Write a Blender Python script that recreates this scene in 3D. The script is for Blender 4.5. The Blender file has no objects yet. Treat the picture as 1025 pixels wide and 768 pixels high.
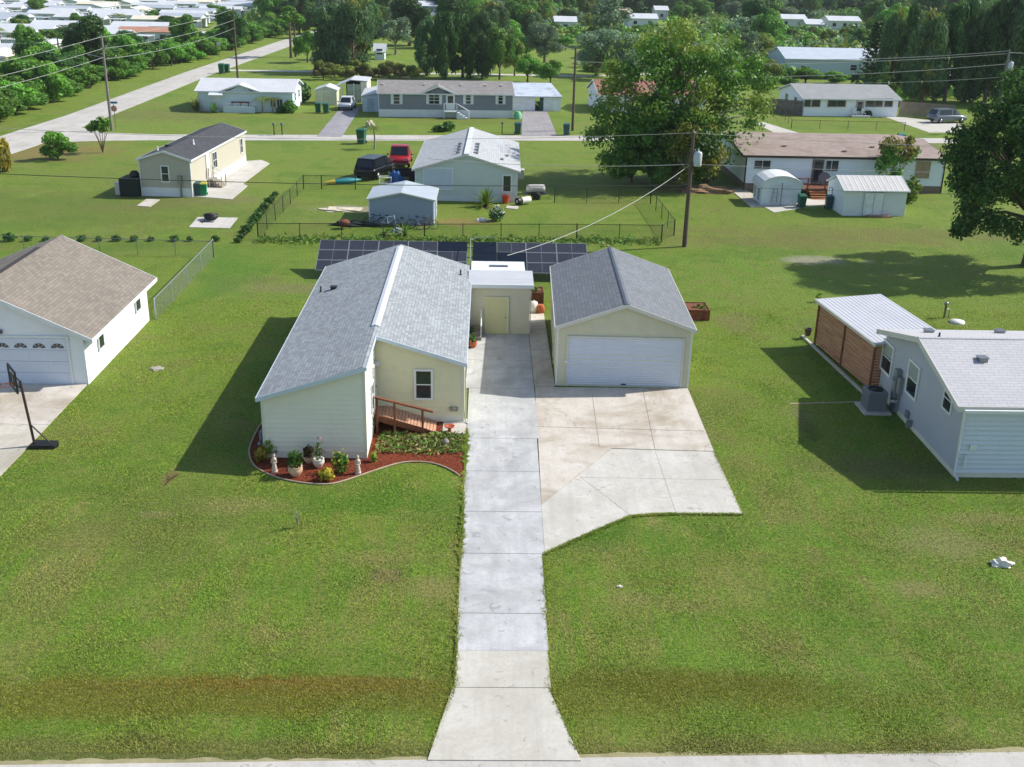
import bpy, bmesh, math, random
import numpy as np
from mathutils import Vector, Matrix
S=bpy.context.scene; C=S.collection
random.seed(7)
PI=math.pi
# ---------------------------------------------------------------- camera model (photo 1025x768)
FP=1090.0; CX,CY=512.5,384.0
def _n(v):
    l=math.sqrt(sum(a*a for a in v)); return tuple(a/l for a in v)
def _c(a,b): return (a[1]*b[2]-a[2]*b[1],a[2]*b[0]-a[0]*b[2],a[0]*b[1]-a[1]*b[0])
_vx=450.0; _v=(490.0,-40.0)
_vy=CY+(FP*FP+(_v[0]-CX)*(_vx-CX))/(CY-_v[1])
YW=_n((_v[0]-CX,_v[1]-CY,FP)); ZW=tuple(-a for a in _n((_vx-CX,_vy-CY,FP))); XW=_c(YW,ZW)
CH=18.4
def ray(px,py):
    r=(px-CX,py-CY,FP)
    return tuple(sum(a*b for a,b in zip(r,w)) for w in (XW,YW,ZW))
def at(px,py,z=0.0):                      # ground point (at height z) seen at a pixel
    r=ray(px,py); t=(z-CH)/r[2]; return Vector((r[0]*t,r[1]*t,z))
def hgt(px,py,b):                          # height of a point standing over ground point b
    r=ray(px,py); t=(b[0]*r[0]+b[1]*r[1])/(r[0]**2+r[1]**2); return CH+t*r[2]
def onwall(px,py,A,B):
    dx,dy=B[0]-A[0],B[1]-A[1]; L=math.hypot(dx,dy); nx,ny=dy/L,-dx/L
    r=ray(px,py); t=(A[0]*nx+A[1]*ny)/(r[0]*nx+r[1]*ny); X,Y=r[0]*t,r[1]*t
    return ((X-A[0])*dx/L+(Y-A[1])*dy/L, CH+t*r[2])
# ---------------------------------------------------------------- materials
def lin(h):
    h=h.lstrip('#'); o=[]
    for i in (0,2,4):
        c=int(h[i:i+2],16)/255; o.append(c/12.92 if c<=.04045 else ((c+.055)/1.055)**2.4)
    return tuple(o)+(1.0,)
def mul(c,k): return tuple(min(1,a*k) for a in c[:3])+(1.0,)
class NT:
    def __init__(s,name):
        s.m=bpy.data.materials.new(name); s.m.use_nodes=True; s.t=s.m.node_tree; s.t.nodes.clear()
        s.out=s.t.nodes.new('ShaderNodeOutputMaterial'); s.b=s.n('ShaderNodeBsdfPrincipled')
        s.l(s.b.outputs[0],s.out.inputs[0])
    def n(s,t,**k):
        x=s.t.nodes.new(t)
        for a,b in k.items(): setattr(x,a,b)
        return x
    def l(s,a,b): s.t.links.new(a,b)
    def val(s,x,v):
        if hasattr(v,'node'): s.l(v,x)
        else: x.default_value=v
    def coord(s,kind='Object',scale=(1,1,1),rot=(0,0,0)):
        c=s.n('ShaderNodeTexCoord'); m=s.n('ShaderNodeMapping'); m.inputs['Scale'].default_value=scale; m.inputs['Rotation'].default_value=rot
        s.l(c.outputs[kind],m.inputs[0]); return m.outputs[0]
    def world(s,scale=(1,1,1),rot=(0,0,0)):
        c=s.n('ShaderNodeNewGeometry'); m=s.n('ShaderNodeMapping'); m.inputs['Scale'].default_value=scale; m.inputs['Rotation'].default_value=rot
        s.l(c.outputs['Position'],m.inputs[0]); return m.outputs[0]
    def noise(s,vec,scale,detail=3,rough=.55,dist=0):
        x=s.n('ShaderNodeTexNoise'); s.l(vec,x.inputs['Vector']); x.inputs['Scale'].default_value=scale
        x.inputs['Detail'].default_value=detail; x.inputs['Roughness'].default_value=rough; x.inputs['Distortion'].default_value=dist
        return x.outputs['Fac']
    def mr(s,v,a,b,c=0,d=1):
        x=s.n('ShaderNodeMapRange'); s.val(x.inputs[0],v); x.inputs[1].default_value=a; x.inputs[2].default_value=b
        x.inputs[3].default_value=c; x.inputs[4].default_value=d; return x.outputs[0]
    def math(s,op,a,b=0.0,clamp=False):
        x=s.n('ShaderNodeMath',operation=op,use_clamp=clamp); s.val(x.inputs[0],a); s.val(x.inputs[1],b); return x.outputs[0]
    def mix(s,f,a,b,mode='MIX'):
        x=s.n('ShaderNodeMix',data_type='RGBA',blend_type=mode); s.val(x.inputs[0],f); s.val(x.inputs[6],a); s.val(x.inputs[7],b); return x.outputs[2]
    def bump(s,h,strength=.3,dist=.02):
        x=s.n('ShaderNodeBump'); s.l(h,x.inputs['Height']); x.inputs['Strength'].default_value=strength; x.inputs['Distance'].default_value=dist
        s.l(x.outputs[0],s.b.inputs['Normal'])
    def col(s,c): s.val(s.b.inputs['Base Color'],c)
    def set(s,rough=.7,metal=0,spec=.5):
        s.b.inputs['Roughness'].default_value=rough; s.b.inputs['Metallic'].default_value=metal
        s.b.inputs['Specular IOR Level'].default_value=spec
_mc={}
def pbr(name,c,rough=.7,metal=0,amt=.12,scale=1.5,spec=.4,dirt=None,bump=0,bscale=60):
    if name in _mc: return _mc[name]
    t=NT(name); t.set(rough,metal,spec)
    if isinstance(c,str): c=lin(c)
    v=t.coord(); f=t.noise(v,scale,4,.6)
    col=t.mix(t.mr(f,.3,.7),mul(c,1-amt),mul(c,1+amt))
    if dirt:
        g=t.noise(v,dirt[1],5,.65,.5); col=t.mix(t.mr(g,.5,.72,0,dirt[2]),col,lin(dirt[0]))
    t.col(col)
    if bump: t.bump(t.noise(v,bscale,3),bump,.01)
    _mc[name]=t.m; return t.m
def shingle(name,c,axis,amt=.22,ex=.16,wd=.34,patch=.12,algae=None):
    t=NT(name); t.set(.9,0,.2); c=lin(c)
    v=t.coord()
    if axis=='y':                       # rows stack across x
        s=t.n('ShaderNodeSeparateXYZ'); t.l(v,s.inputs[0]); k=t.n('ShaderNodeCombineXYZ'); t.l(s.outputs[1],k.inputs[0]); t.l(s.outputs[0],k.inputs[1]); vv=k.outputs[0]
    else: vv=v
    b=t.n('ShaderNodeTexBrick'); t.l(vv,b.inputs['Vector']); b.offset=.5; b.inputs['Scale'].default_value=1
    b.inputs['Brick Width'].default_value=wd; b.inputs['Row Height'].default_value=ex; b.inputs['Mortar Size'].default_value=.009
    b.inputs['Mortar Smooth'].default_value=.4
    b.inputs['Color1'].default_value=mul(c,1-amt); b.inputs['Color2'].default_value=mul(c,1+amt); b.inputs['Mortar'].default_value=mul(c,.5)
    n=t.noise(v,.5,4,.6); col=t.mix(t.mr(n,.3,.7),mul(lin('#ffffff'),1-patch),(1,1,1,1)); col=t.mix(1.0,b.outputs[0],col,'MULTIPLY')
    n2=t.noise(v,9,3,.7); col=t.mix(t.mr(n2,.35,.65,0,.25),col,mul(c,.7))
    if algae: col=t.mix(t.mr(t.noise(v,.35,5,.7,.6),.5,.75,0,algae[1]),col,lin(algae[0]))
    t.col(col); t.bump(b.outputs['Fac'],-.4,.012)
    return t.m
def ribroof(name,c,axis,pitch=.23,rough=.42,metal=.0,stain=None):
    t=NT(name); t.set(rough,metal,.5); c=lin(c); v=t.coord()
    s=t.n('ShaderNodeSeparateXYZ'); t.l(v,s.inputs[0]); u=s.outputs[1 if axis=='y' else 0]
    fr=t.math('FRACT',t.math('MULTIPLY',u,1/pitch)); rib=t.mr(t.math('ABSOLUTE',t.math('SUBTRACT',fr,.5)),0,.14,1,0)
    n=t.noise(v,.7,4,.6); col=t.mix(t.mr(n,.3,.7),mul(c,.9),mul(c,1.04))
    if stain: col=t.mix(t.mr(t.noise(v,1.4,5,.7,.4),.52,.75,0,stain[1]),col,lin(stain[0]))
    t.col(col); t.bump(rib,.6,.03); return t.m
def concrete(name,c,c2,stain='#6d675d',sa=.35,scale=.8,rings=()):
    t=NT(name); t.set(.88,0,.25); v=t.world(); c=lin(c); c2=lin(c2)
    n=t.noise(v,scale,5,.65,.3); col=t.mix(t.mr(n,.35,.65),c,c2)
    n=t.noise(v,.33,6,.7,.8); col=t.mix(t.mr(n,.46,.66,0,sa*1.15),col,lin(stain))
    vs=t.world((1.9,.16,1)); n=t.noise(vs,1.2,4,.65); col=t.mix(t.mr(n,.48,.7,0,.42),col,mul(c,.74))
    n=t.noise(v,9,4,.75); col=t.mix(t.mr(n,.45,.68,0,.32),col,mul(c,.74)); n=t.noise(v,.9,4,.6,2.5); col=t.mix(t.mr(t.math('ABSOLUTE',t.math('SUBTRACT',n,.5)),0,.012,.30,0),col,mul(c,.6))
    n=t.noise(v,2.3,2,.5,1.5); col=t.mix(t.mr(n,.66,.70,0,.5),col,mul(c,.5))
    for (x,y,r_,w_,k_) in rings:
        L=t.n('ShaderNodeVectorMath',operation='DISTANCE'); t.l(v,L.inputs[0]); L.inputs[1].default_value=(x,y,.046); d_=t.math('ABSOLUTE',t.math('SUBTRACT',L.outputs['Value'],r_))
        col=t.mix(t.math('MULTIPLY',t.mr(d_,0,w_,k_,0),t.mr(t.noise(v,.35,3,.6),.5,.58,0,1)),col,mul(c,.45))
    t.col(col); t.bump(t.noise(v,60,2),.15,.004); return t.m
def leafmat(name,c,c2,trans=.22,hue=.0):
    t=NT(name); t.set(.55,0,.25); c=lin(c); c2=lin(c2)
    v=t.coord(); g=t.n('ShaderNodeNewGeometry'); o=t.n('ShaderNodeObjectInfo')
    f=t.noise(v,.55,3,.6); col=t.mix(t.mr(f,.32,.68),c,c2)
    col=t.mix(t.mr(g.outputs['Random Per Island'],0,1,0,.75),col,mul(c,.42))
    h=t.n('ShaderNodeHueSaturation'); t.l(col,h.inputs['Color'])
    t.l(t.mr(o.outputs['Random'],0,1,.497,.512),h.inputs['Hue']); t.l(t.mr(o.outputs['Random'],0,1,.72,1.25),h.inputs['Value'])
    t.col(h.outputs[0])
    tr=t.n('ShaderNodeBsdfTranslucent'); h2=t.n('ShaderNodeHueSaturation'); h2.inputs['Value'].default_value=1.5; h2.inputs['Hue'].default_value=.485
    t.l(h.outputs[0],h2.inputs['Color']); t.l(h2.outputs[0],tr.inputs[0])
    mx=t.n('ShaderNodeMixShader'); mx.inputs[0].default_value=trans; t.l(t.b.outputs[0],mx.inputs[1]); t.l(tr.outputs[0],mx.inputs[2]); t.l(mx.outputs[0],t.out.inputs[0])
    return t.m
def blob(t,v,x,y,rx,ry,edge=.35,rot=0,nz=None):
    m=t.n('ShaderNodeMapping'); m.vector_type='TEXTURE'; m.inputs['Location'].default_value=(x,y,0); m.inputs['Rotation'].default_value=(0,0,rot); m.inputs['Scale'].default_value=(rx,ry,1e6)
    t.l(v,m.inputs[0]); l=t.n('ShaderNodeVectorMath',operation='LENGTH'); t.l(m.outputs[0],l.inputs[0])
    d=l.outputs['Value']
    if nz is not None: d=t.math('ADD',d,t.mr(nz,.2,.8,-1.1,1.1))
    return t.mr(d,1-edge,1+edge,1,0)
def grassmat(name,blade=False):
    t=NT(name); t.set(.75 if not blade else .6,0,.12)
    v=t.world(); n1=t.noise(v,.055,4,.6,.3); n2=t.noise(v,.42,5,.68,.6); n3=t.noise(v,3.2,4,.7); n4=t.noise(v,17,3,.75)
    g1=lin('#6e9c28'); g2=lin('#92a63c'); g3=lin('#b3aa64'); dk=lin('#456e1c')
    col=t.mix(t.mr(n1,.42,.58),g1,g2)
    col=t.mix(t.mr(n2,.44,.66,0,.8),col,g3)
    col=t.mix(t.mr(n3,.5,.72,0,.5),col,dk)
    # mowing passes
    vm=t.world((1.5,.05,1),(0,0,.05)); m1=t.noise(vm,1.0,3,.6); col=t.mix(t.mr(m1,.38,.46,.45,0),col,lin('#93a048')); col=t.mix(t.mr(m1,.47,.56,0,.7),col,lin('#7eac30'))
    vm=t.world((.09,1.1,1),(0,0,.12)); m1=t.noise(vm,1.0,4,.6); col=t.mix(t.mr(m1,.46,.64,0,.5),col,lin('#8f9448'))
    # thin straw flecks and worn spots
    col=t.mix(t.mr(n4,.52,.75,0,.65),col,lin('#a89f66'))
    w=t.math('MULTIPLY',t.mr(n2,.6,.72),t.mr(n4,.35,.6)); col=t.mix(t.math('MULTIPLY',w,.5),col,lin('#b0a070'))
    # drier yards beyond the back fences
    sy=t.n('ShaderNodeSeparateXYZ'); t.l(v,sy.inputs[0])
    far=t.math('MULTIPLY',t.mr(t.math('ADD',sy.outputs[1],t.mr(n1,0,1,-25,25)),70,85,0,1),.5); col=t.mix(far,col,lin('#979a56')); md=t.math('MULTIPLY',t.mr(sy.outputs[1],30,46),t.mr(n1,.3,.6,.25,.8)); col=t.mix(md,col,lin('#8aa636')); n5=t.noise(v,.17,4,.7,.8); col=t.mix(t.mr(n5,.5,.62,0,.5),col,lin('#5c8e24')); col=t.mix(t.mr(n5,.36,.46,.45,0),col,lin('#948f52')); n6=t.noise(v,1.1,4,.75,.5); col=t.mix(t.mr(n6,.54,.68,0,.45),col,lin('#a2955e')); col=t.mix(t.mr(n6,.32,.44,.4,0),col,lin('#4c7426'))
    for (x,y,rx,ry,c,a) in SPOTS:
        col=t.mix(t.math('MULTIPLY',blob(t,v,x,y,rx,ry,.45,0,n2),a),col,lin(c))
    tex=t.noise(v,8.5,5,.8); col=t.mix(t.mr(tex,.47,.6,.0,.62),col,mul(dk,.78)); col=t.mix(t.mr(tex,.36,.46,.5,.0),col,lin('#94a248')); fz=t.noise(t.world((1.6,4.2,1)),2.2,4,.85); col=t.mix(t.mr(fz,.5,.68,0,.5),col,lin('#aca66c'))
    t.col(col)
    if blade:
        g=t.n('ShaderNodeNewGeometry'); cc=t.mix(1.0,t.mix(t.mr(g.outputs['Random Per Island'],0,1,0,.6),col,lin('#92a448')),(1.3,1.2,1.15,1),'MULTIPLY'); t.col(cc); vm=t.n('ShaderNodeVectorMath',operation='ADD'); sc=t.n('ShaderNodeVectorMath',operation='SCALE'); t.l(g.outputs['Normal'],sc.inputs[0]); sc.inputs['Scale'].default_value=.55; t.l(sc.outputs[0],vm.inputs[0]); vm.inputs[1].default_value=(0,0,1); nn=t.n('ShaderNodeVectorMath',operation='NORMALIZE'); t.l(vm.outputs[0],nn.inputs[0]); t.l(nn.outputs[0],t.b.inputs['Normal'])
        tr=t.n('ShaderNodeBsdfTranslucent'); t.l(t.mix(.35,cc,lin('#9db83a')),tr.inputs[0]); mx=t.n('ShaderNodeMixShader'); mx.inputs[0].default_value=.22
        t.l(t.b.outputs[0],mx.inputs[1]); t.l(tr.outputs[0],mx.inputs[2]); t.l(mx.outputs[0],t.out.inputs[0])
    else: t.bump(t.math('ADD',n4,t.math('MULTIPLY',tex,1.5)),1,.12)
    return t.m
# ---------------------------------------------------------------- mesh builder
class MB:
    def __init__(s): s.v=[];s.f=[];s.mi=[];s.sm=[]
    def add(s,vs,fs,mi=0,sm=False,M=None):
        o=len(s.v)
        for p in vs: s.v.append(tuple(M@Vector(p)) if M else tuple(p))
        for f in fs: s.f.append(tuple(i+o for i in f)); s.mi.append(mi); s.sm.append(sm)
        return s
    def box(s,x0,y0,z0,x1,y1,z1,mi=0,M=None):
        return s.add([(x0,y0,z0),(x1,y0,z0),(x1,y1,z0),(x0,y1,z0),(x0,y0,z1),(x1,y0,z1),(x1,y1,z1),(x0,y1,z1)],
          [(0,3,2,1),(4,5,6,7),(0,1,5,4),(1,2,6,5),(2,3,7,6),(3,0,4,7)],mi,False,M)
    def cbox(s,c,d,mi=0,rz=0):
        M=Matrix.Translation(c)@Matrix.Rotation(rz,4,'Z'); return s.box(-d[0]/2,-d[1]/2,-d[2]/2,d[0]/2,d[1]/2,d[2]/2,mi,M)
    def prism(s,pts,z0,z1,mi=0,M=None):   # polygon in xy extruded in z
        n=len(pts); return s.add([(p[0],p[1],z0) for p in pts]+[(p[0],p[1],z1) for p in pts],
          [tuple(range(n-1,-1,-1)),tuple(range(n,2*n))]+[(i,(i+1)%n,n+(i+1)%n,n+i) for i in range(n)],mi,False,M)
    def ext(s,prof,y0,y1,mi=0,M=None,swap=False): # profile (a,z) extruded along b
        n=len(prof); q=(lambda a,b,z:(b,a,z)) if swap else (lambda a,b,z:(a,b,z))
        return s.add([q(p[0],y0,p[1]) for p in prof]+[q(p[0],y1,p[1]) for p in prof],
          [tuple(range(n)),tuple(range(2*n-1,n-1,-1))]+[(i,n+i,n+(i+1)%n,(i+1)%n) for i in range(n)],mi,False,M)
    def tube(s,pts,r,n=8,mi=0,cap=True,sm=True):
        pts=[Vector(p) for p in pts]; rs=r if isinstance(r,(list,tuple)) else [r]*len(pts); V=[]
        for i,p in enumerate(pts):
            d=(pts[min(i+1,len(pts)-1)]-pts[max(i-1,0)]).normalized(); a=Vector((0,0,1)) if abs(d.z)<.9 else Vector((1,0,0))
            u=d.cross(a).normalized(); w=d.cross(u)
            for k in range(n):
                t=2*PI*k/n; V.append(p+(u*math.cos(t)+w*math.sin(t))*rs[i])
        F=[(i*n+k,i*n+(k+1)%n,(i+1)*n+(k+1)%n,(i+1)*n+k) for i in range(len(pts)-1) for k in range(n)]
        s.add(V,F,mi,sm)
        if cap: s.add(V[:n],[tuple(range(n-1,-1,-1))],mi); s.add(V[-n:],[tuple(range(n))],mi)
        return s
    def lathe(s,prof,n=16,mi=0,c=(0,0,0),M=None):
        V=[(c[0]+r*math.cos(2*PI*k/n),c[1]+r*math.sin(2*PI*k/n),c[2]+z) for r,z in prof for k in range(n)]
        F=[(i*n+k,i*n+(k+1)%n,(i+1)*n+(k+1)%n,(i+1)*n+k) for i in range(len(prof)-1) for k in range(n)]
        s.add(V,F,mi,True,M); s.add(V[:n],[tuple(range(n-1,-1,-1))],mi,False,M); s.add(V[-n:],[tuple(range(n))],mi,False,M); return s
    def build(s,name,mats,parent=None,loc=None,weld=False):
        me=bpy.data.meshes.new(name); me.from_pydata(s.v,[],s.f)
        if not isinstance(mats,(list,tuple)): mats=[mats]
        for m in mats: me.materials.append(m)
        me.polygons.foreach_set('material_index',s.mi); me.polygons.foreach_set('use_smooth',s.sm)
        bm=bmesh.new(); bm.from_mesh(me)
        if weld: bmesh.ops.remove_doubles(bm,verts=bm.verts,dist=1e-4)
        bmesh.ops.recalc_face_normals(bm,faces=bm.faces); bm.to_mesh(me); bm.free()
        o=bpy.data.objects.new(name,me); C.objects.link(o)
        if parent: o.parent=parent
        if loc is not None: o.location=loc
        return o
def tag(o,label=None,cat=None,group=None,kind=None):
    if label: o['label']=label
    if cat: o['category']=cat
    if group: o['group']=group
    if kind: o['kind']=kind
    return o
def thing(name,label,cat,loc=(0,0,0),rz=0,group=None):
    o=bpy.data.objects.new(name,None); C.objects.link(o); o.location=loc; o.rotation_euler=(0,0,rz); o.empty_display_size=.3
    return tag(o,label,cat,group)
def struct(name,mb,mats): return tag(mb.build(name,mats),kind='structure')
KIDS={}
def dup(root,loc,rz=0,scale=None,label=None,group=None,mat=None):
    def kids(o): return [c for c in bpy.data.objects if c.parent==o]
    def cp(o,par):
        c=o.copy(); C.objects.link(c)
        if par: c.parent=par
        if o not in KIDS: KIDS[o]=kids(o)
        for k in KIDS[o]: cp(k,c)
        return c
    r=cp(root,None); r.location=loc; r.rotation_euler=(0,0,rz)
    if scale: r.scale=scale
    if label: r['label']=label
    if group: r['group']=group
    return r
# ---------------------------------------------------------------- buildings
class Bld:
    def __init__(s,name,label,cat,O,rz,w,d,group=None):
        s.o=Vector((O[0],O[1],0)); s.rz=rz; s.w=w; s.d=d; s.root=thing(name,label,cat,s.o,rz,group)
        s.walls={'F':((0,0),(w,0)),'R':((w,0),(w,d)),'B':((w,d),(0,d)),'L':((0,d),(0,0))}
    def W(s,p): 
        c,n=math.cos(s.rz),math.sin(s.rz); return (s.o.x+c*p[0]-n*p[1], s.o.y+n*p[0]+c*p[1])
    def uz(s,wall,px,py): A,B=s.walls[wall]; return onwall(px,py,s.W(A),s.W(B))
    def frame(s,wall):
        A,B=s.walls[wall]; dx,dy=B[0]-A[0],B[1]-A[1]; L=math.hypot(dx,dy); dx/=L;dy/=L
        # local x along wall, y = outward, z up
        return Matrix(((dx,dy,0,A[0]),(dy,-dx,0,A[1]),(0,0,1,0),(0,0,0,1)))
    def laps(s,mb,wall,prof,lap=.2,z0=0,out=.037,mi=0):
        # prof: list of (u,z) of the top outline from left to right
        M=s.frame(wall); zt=max(p[1] for p in prof); z=z0
        def span(z):
            us=[]
            for (a,b) in zip(prof,prof[1:]):
                if a[1]>=z and b[1]>=z: us+= [a[0],b[0]]
                elif (a[1]-z)*(b[1]-z)<0:
                    t=(z-a[1])/(b[1]-a[1]); us.append(a[0]+t*(b[0]-a[0])); us.append(a[0] if a[1]>z else b[0])
            return (min(us),max(us)) if us else None
        while z<zt-.01:
            a=span(z+1e-4); b=span(min(z+lap,zt)-1e-3); 
            if not a: break
            if not b: b=((a[0]+a[1])/2,)*2
            z1=min(z+lap,zt)
            mb.add([(a[0],out,z),(a[1],out,z),(b[1],.004,z1),(b[0],.004,z1),(a[0],0,z),(a[1],0,z)],[(0,1,2,3),(4,5,1,0)],mi,False,M)
            z+=lap
    def gable(s,he,hr,axis,wall,roof,trim,ov=.25,ovg=.2,lap=.2,skirt=0,skmat=None,rp=.5,th=.1,he2=None,cap=None,w=None,d=None,soff=(0,0),fascia=.16):
        w=w or s.w; d=d or s.d; he2=he2 or he
        A,Bn=(w,d) if axis=='y' else (d,w); sw=axis=='x'; x0,y0=soff
        M=Matrix.Translation((x0,y0,0)); rx=A*rp
        mb=MB(); mb.ext([(0,0),(A,0),(A,he2),(rx,hr),(0,he)],0,Bn,0,M,sw)
        if lap:
            gp=[(0,he),(rx,hr),(A,he2)]; gq=[(A-u,z) for u,z in reversed(gp)]
            if axis=='y': s.laps(mb,'F',gp,lap,skirt); s.laps(mb,'B',gq,lap,skirt); s.laps(mb,'R',[(0,he2),(Bn,he2)],lap,skirt); s.laps(mb,'L',[(0,he),(Bn,he)],lap,skirt)
            else: s.laps(mb,'R',gp,lap,skirt); s.laps(mb,'L',gq,lap,skirt); s.laps(mb,'F',[(0,he),(Bn,he)],lap,skirt); s.laps(mb,'B',[(0,he2),(Bn,he2)],lap,skirt)
        s.wall=mb.build('wall',wall,s.root)
        if skirt:
            k=MB(); e=.035; k.box(x0-e,y0-e,0,x0+w+e,y0+d+e,skirt); k.build('skirting',skmat,s.root)
        k1=(hr-he)/rx; k2=(hr-he2)/(A-rx)
        r=MB(); g=.012
        L0=(-ov,he-ov*k1+g); R0=(A+ov,he2-ov*k2+g); P0=(rx,hr+g)
        r.ext([L0,P0,R0,(R0[0],R0[1]+th),(rx,hr+g+th),(L0[0],L0[1]+th)],-ovg,Bn+ovg,0,M,sw); s.roof=r.build('roof',roof,s.root)
        t=MB(); e=.03
        for b in (-ovg-e,Bn+ovg):       # barge boards
            t.ext([(L0[0],L0[1]-fascia+th),(rx,P0[1]-fascia+th),(R0[0],R0[1]-fascia+th),(R0[0],R0[1]+th+.01),(rx,P0[1]+th+.01),(L0[0],L0[1]+th+.01)],b,b+e,0,M,sw)
        t.ext([(L0[0]-e,L0[1]-fascia+th),(L0[0]-.002,L0[1]-fascia+th),(L0[0]-.002,L0[1]+th),(L0[0]-e,L0[1]+th)],-ovg-e,Bn+ovg+e,0,M,sw)
        t.ext([(R0[0]+.002,R0[1]-fascia+th),(R0[0]+e,R0[1]-fascia+th),(R0[0]+e,R0[1]+th),(R0[0]+.002,R0[1]+th)],-ovg-e,Bn+ovg+e,0,M,sw)
        t.build('fascia',trim,s.root)
        if cap:
            c=MB(); q=.11; zt=hr+g+th
            c.ext([(rx-q,zt-q*k1+.004),(rx,zt+.004),(rx+q,zt-q*k2+.004),(rx+q,zt-q*k2+.03),(rx,zt+.035),(rx-q,zt-q*k1+.03)],-ovg-.03,Bn+ovg+.03,0,M,sw); c.build('ridge_cap',cap,s.root)
        s.k=(k1,k2,rx,he,hr,th+g)
    def corners(s,mat,h,z0=0,t=.07):
        for x,y in ((0,0),(s.w,0),(s.w,s.d),(0,s.d)): m=MB(); m.box(x-.035 if x==0 else x-t+.035,y-.035 if y==0 else y-t+.035,z0,x+t-.035 if x==0 else x+.035,y+t-.035 if y==0 else y+.035,h); m.build('corner_trim',mat,s.root)
    def win(s,wall,u0,z0,u1,z1,tr,gl,mull=(0,1),fr=.07,shut=None,sill=False,name='window',blind=0):
        M=s.frame(wall); f=MB(); o=.055; p=.09
        f.box(u0-fr,o-.03,z0-fr,u1+fr,p,z0,0,M); f.box(u0-fr,o-.03,z1,u1+fr,p,z1+fr,0,M); f.box(u0-fr,o-.03,z0,u0,p,z1,0,M); f.box(u1,o-.03,z0,u1+fr,p,z1,0,M)
        nx,nz=mull
        for i in range(nx): x=u0+(u1-u0)*(i+1)/(nx+1); f.box(x-.02,o,z0,x+.02,p-.008,z1,0,M)
        for i in range(nz): z=z0+(z1-z0)*(i+1)/(nz+1); f.box(u0,o,z-.022,u1,p-.012,z+.022,0,M)
        w=f.build(name,tr,s.root); g=MB(); g.box(u0,.0,z0,u1,o+.004,z1,0,M); g.build('pane',gl,w)
        if blind: g=MB(); g.box(u0,.0,z1-(z1-z0)*blind,u1,o+.008,z1,0,M); g.build('blind',BLND,w)
        if shut:
            wd,sm=shut
            for a in (u0-fr-wd-.02,u1+fr+.02):
                q=MB(); q.box(a,.0,z0-fr,a+wd,.07,z1+fr,0,M)
                for k in range(int((z1-z0)/.12)): q.box(a+.04,.07,z0+k*.12,a+wd-.04,.078,z0+k*.12+.07,0,M)
                q.build('shutter',sm,s.root)
        return w
    def winpx(s,wall,x0,y0,x1,y1,*a,**k):
        u0,z1=s.uz(wall,x0,y0); u1,z0=s.uz(wall,x1,y1); 
        if u0>u1: u0,u1=u1,u0
        return s.win(wall,u0,z0,u1,z1,*a,**k)
    def door(s,wall,u0,z0,u1,z1,mat,tr,knob=None,panes=None,fr=.07):
        M=s.frame(wall); f=MB(); p=.09
        f.box(u0-fr,0,z0,u0,p,z1+fr,0,M); f.box(u1,0,z0,u1+fr,p,z1+fr,0,M); f.box(u0,0,z1,u1,p,z1+fr,0,M)
        dr=MB(); dr.box(u0,.0,z0,u1,.06,z1,0,M); w=u1-u0
        for a,b in ((.12,.45),(.55,.88)):
            for c,d in ((.1,.45),(.52,.92)): dr.box(u0+w*a,.06,z0+(z1-z0)*c,u0+w*b,.07,z0+(z1-z0)*d,0,M)
        D=dr.build('door',mat,s.root); f.build('door_frame',tr,D)
        h=MB(); c=M@Vector((u1-.09,.09,z0+(z1-z0)*.47)); h.lathe([(.01,-.03),(.035,-.015),(.035,.015),(.01,.03)],8,0,c); h.build('handle',knob or MET,D)
        if panes:
            g=MB(); a,b,c,d=panes; g.box(u0+w*a,.06,z0+(z1-z0)*c,u0+w*b,.076,z0+(z1-z0)*d,0,M); g.build('pane',GLASS,D)
        return D
    def vent(s,x,y,kind='pipe'):
        pass
    def roofz(s,a):
        k1,k2,rx,he,hr,t=s.k; return (hr-(rx-a)*k1 if a<rx else hr-(a-rx)*k2)+t
SKYS=0.14; SUNE=4.8; EXPO=0.33; HAZE=0.00011
# ================================================================ world, ground, roads
def P2(*p): return [tuple(at(a,b)[:2]) for a,b in p]
def a2(px,py,z=0): v=at(px,py,z); return (v.x,v.y)
BLND=pbr('window_blind','#9aa09a',.7,0,.05); SPOTS=[]
def spot(px,py,rx,ry,c,a): x,y=a2(px,py); SPOTS.append((x,y,rx,ry,c,a))
spot(200,696,16,.7,'#8f8230',.7); spot(150,690,2.6,.42,'#a0682e',.7); spot(235,685,1.9,.34,'#a0602c',.7); spot(310,687,2.6,.42,'#a4582c',.8); spot(372,690,1.3,.4,'#985c30',.6); spot(95,690,2.0,.25,'#8f6230',.6); spot(395,682,1.2,.2,'#9a5632',.6); spot(300,706,1.6,.5,'#9a6a24',.5); spot(120,708,2.4,.4,'#8a6a22',.5); spot(215,700,12,.5,'#8a6a22',.4); spot(690,685,3.4,.5,'#7d641c',.9); spot(60,700,5,.6,'#8c7c34',.5)
spot(120,697,30,1.4,'#6b8422',.3); spot(800,700,25,1.2,'#6c8430',.25)
spot(512,754,30,.45,'#7f7a48',.8); spot(386,577,.5,.5,'#a08a63',.8); spot(600,548,1.0,.45,'#a49c62',.6)
spot(290,288,3.6,1.0,'#a3926c',.6); spot(240,280,2.6,.9,'#8d8a52',.6); spot(170,478,.25,.8,'#9c845c',.8)
spot(950,545,2.0,1.1,'#a39d68',.7); spot(735,322,1,1.4,'#9a8a62',.6)
spot(350,209,2.4,1.0,'#c4b9a4',.9); spot(465,222,1.6,1.3,'#b58e62',.7); spot(700,190,3.6,1.6,'#a08468',.9); spot(780,243,9,1.6,'#8f8250',.6)
spot(890,235,14,2.2,'#90834f',.6); spot(30,150,8,6,'#a98a5c',.8); spot(205,200,4.5,1.8,'#a09468',.7); spot(150,207,3,1.2,'#9a9262',.6)
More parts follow.
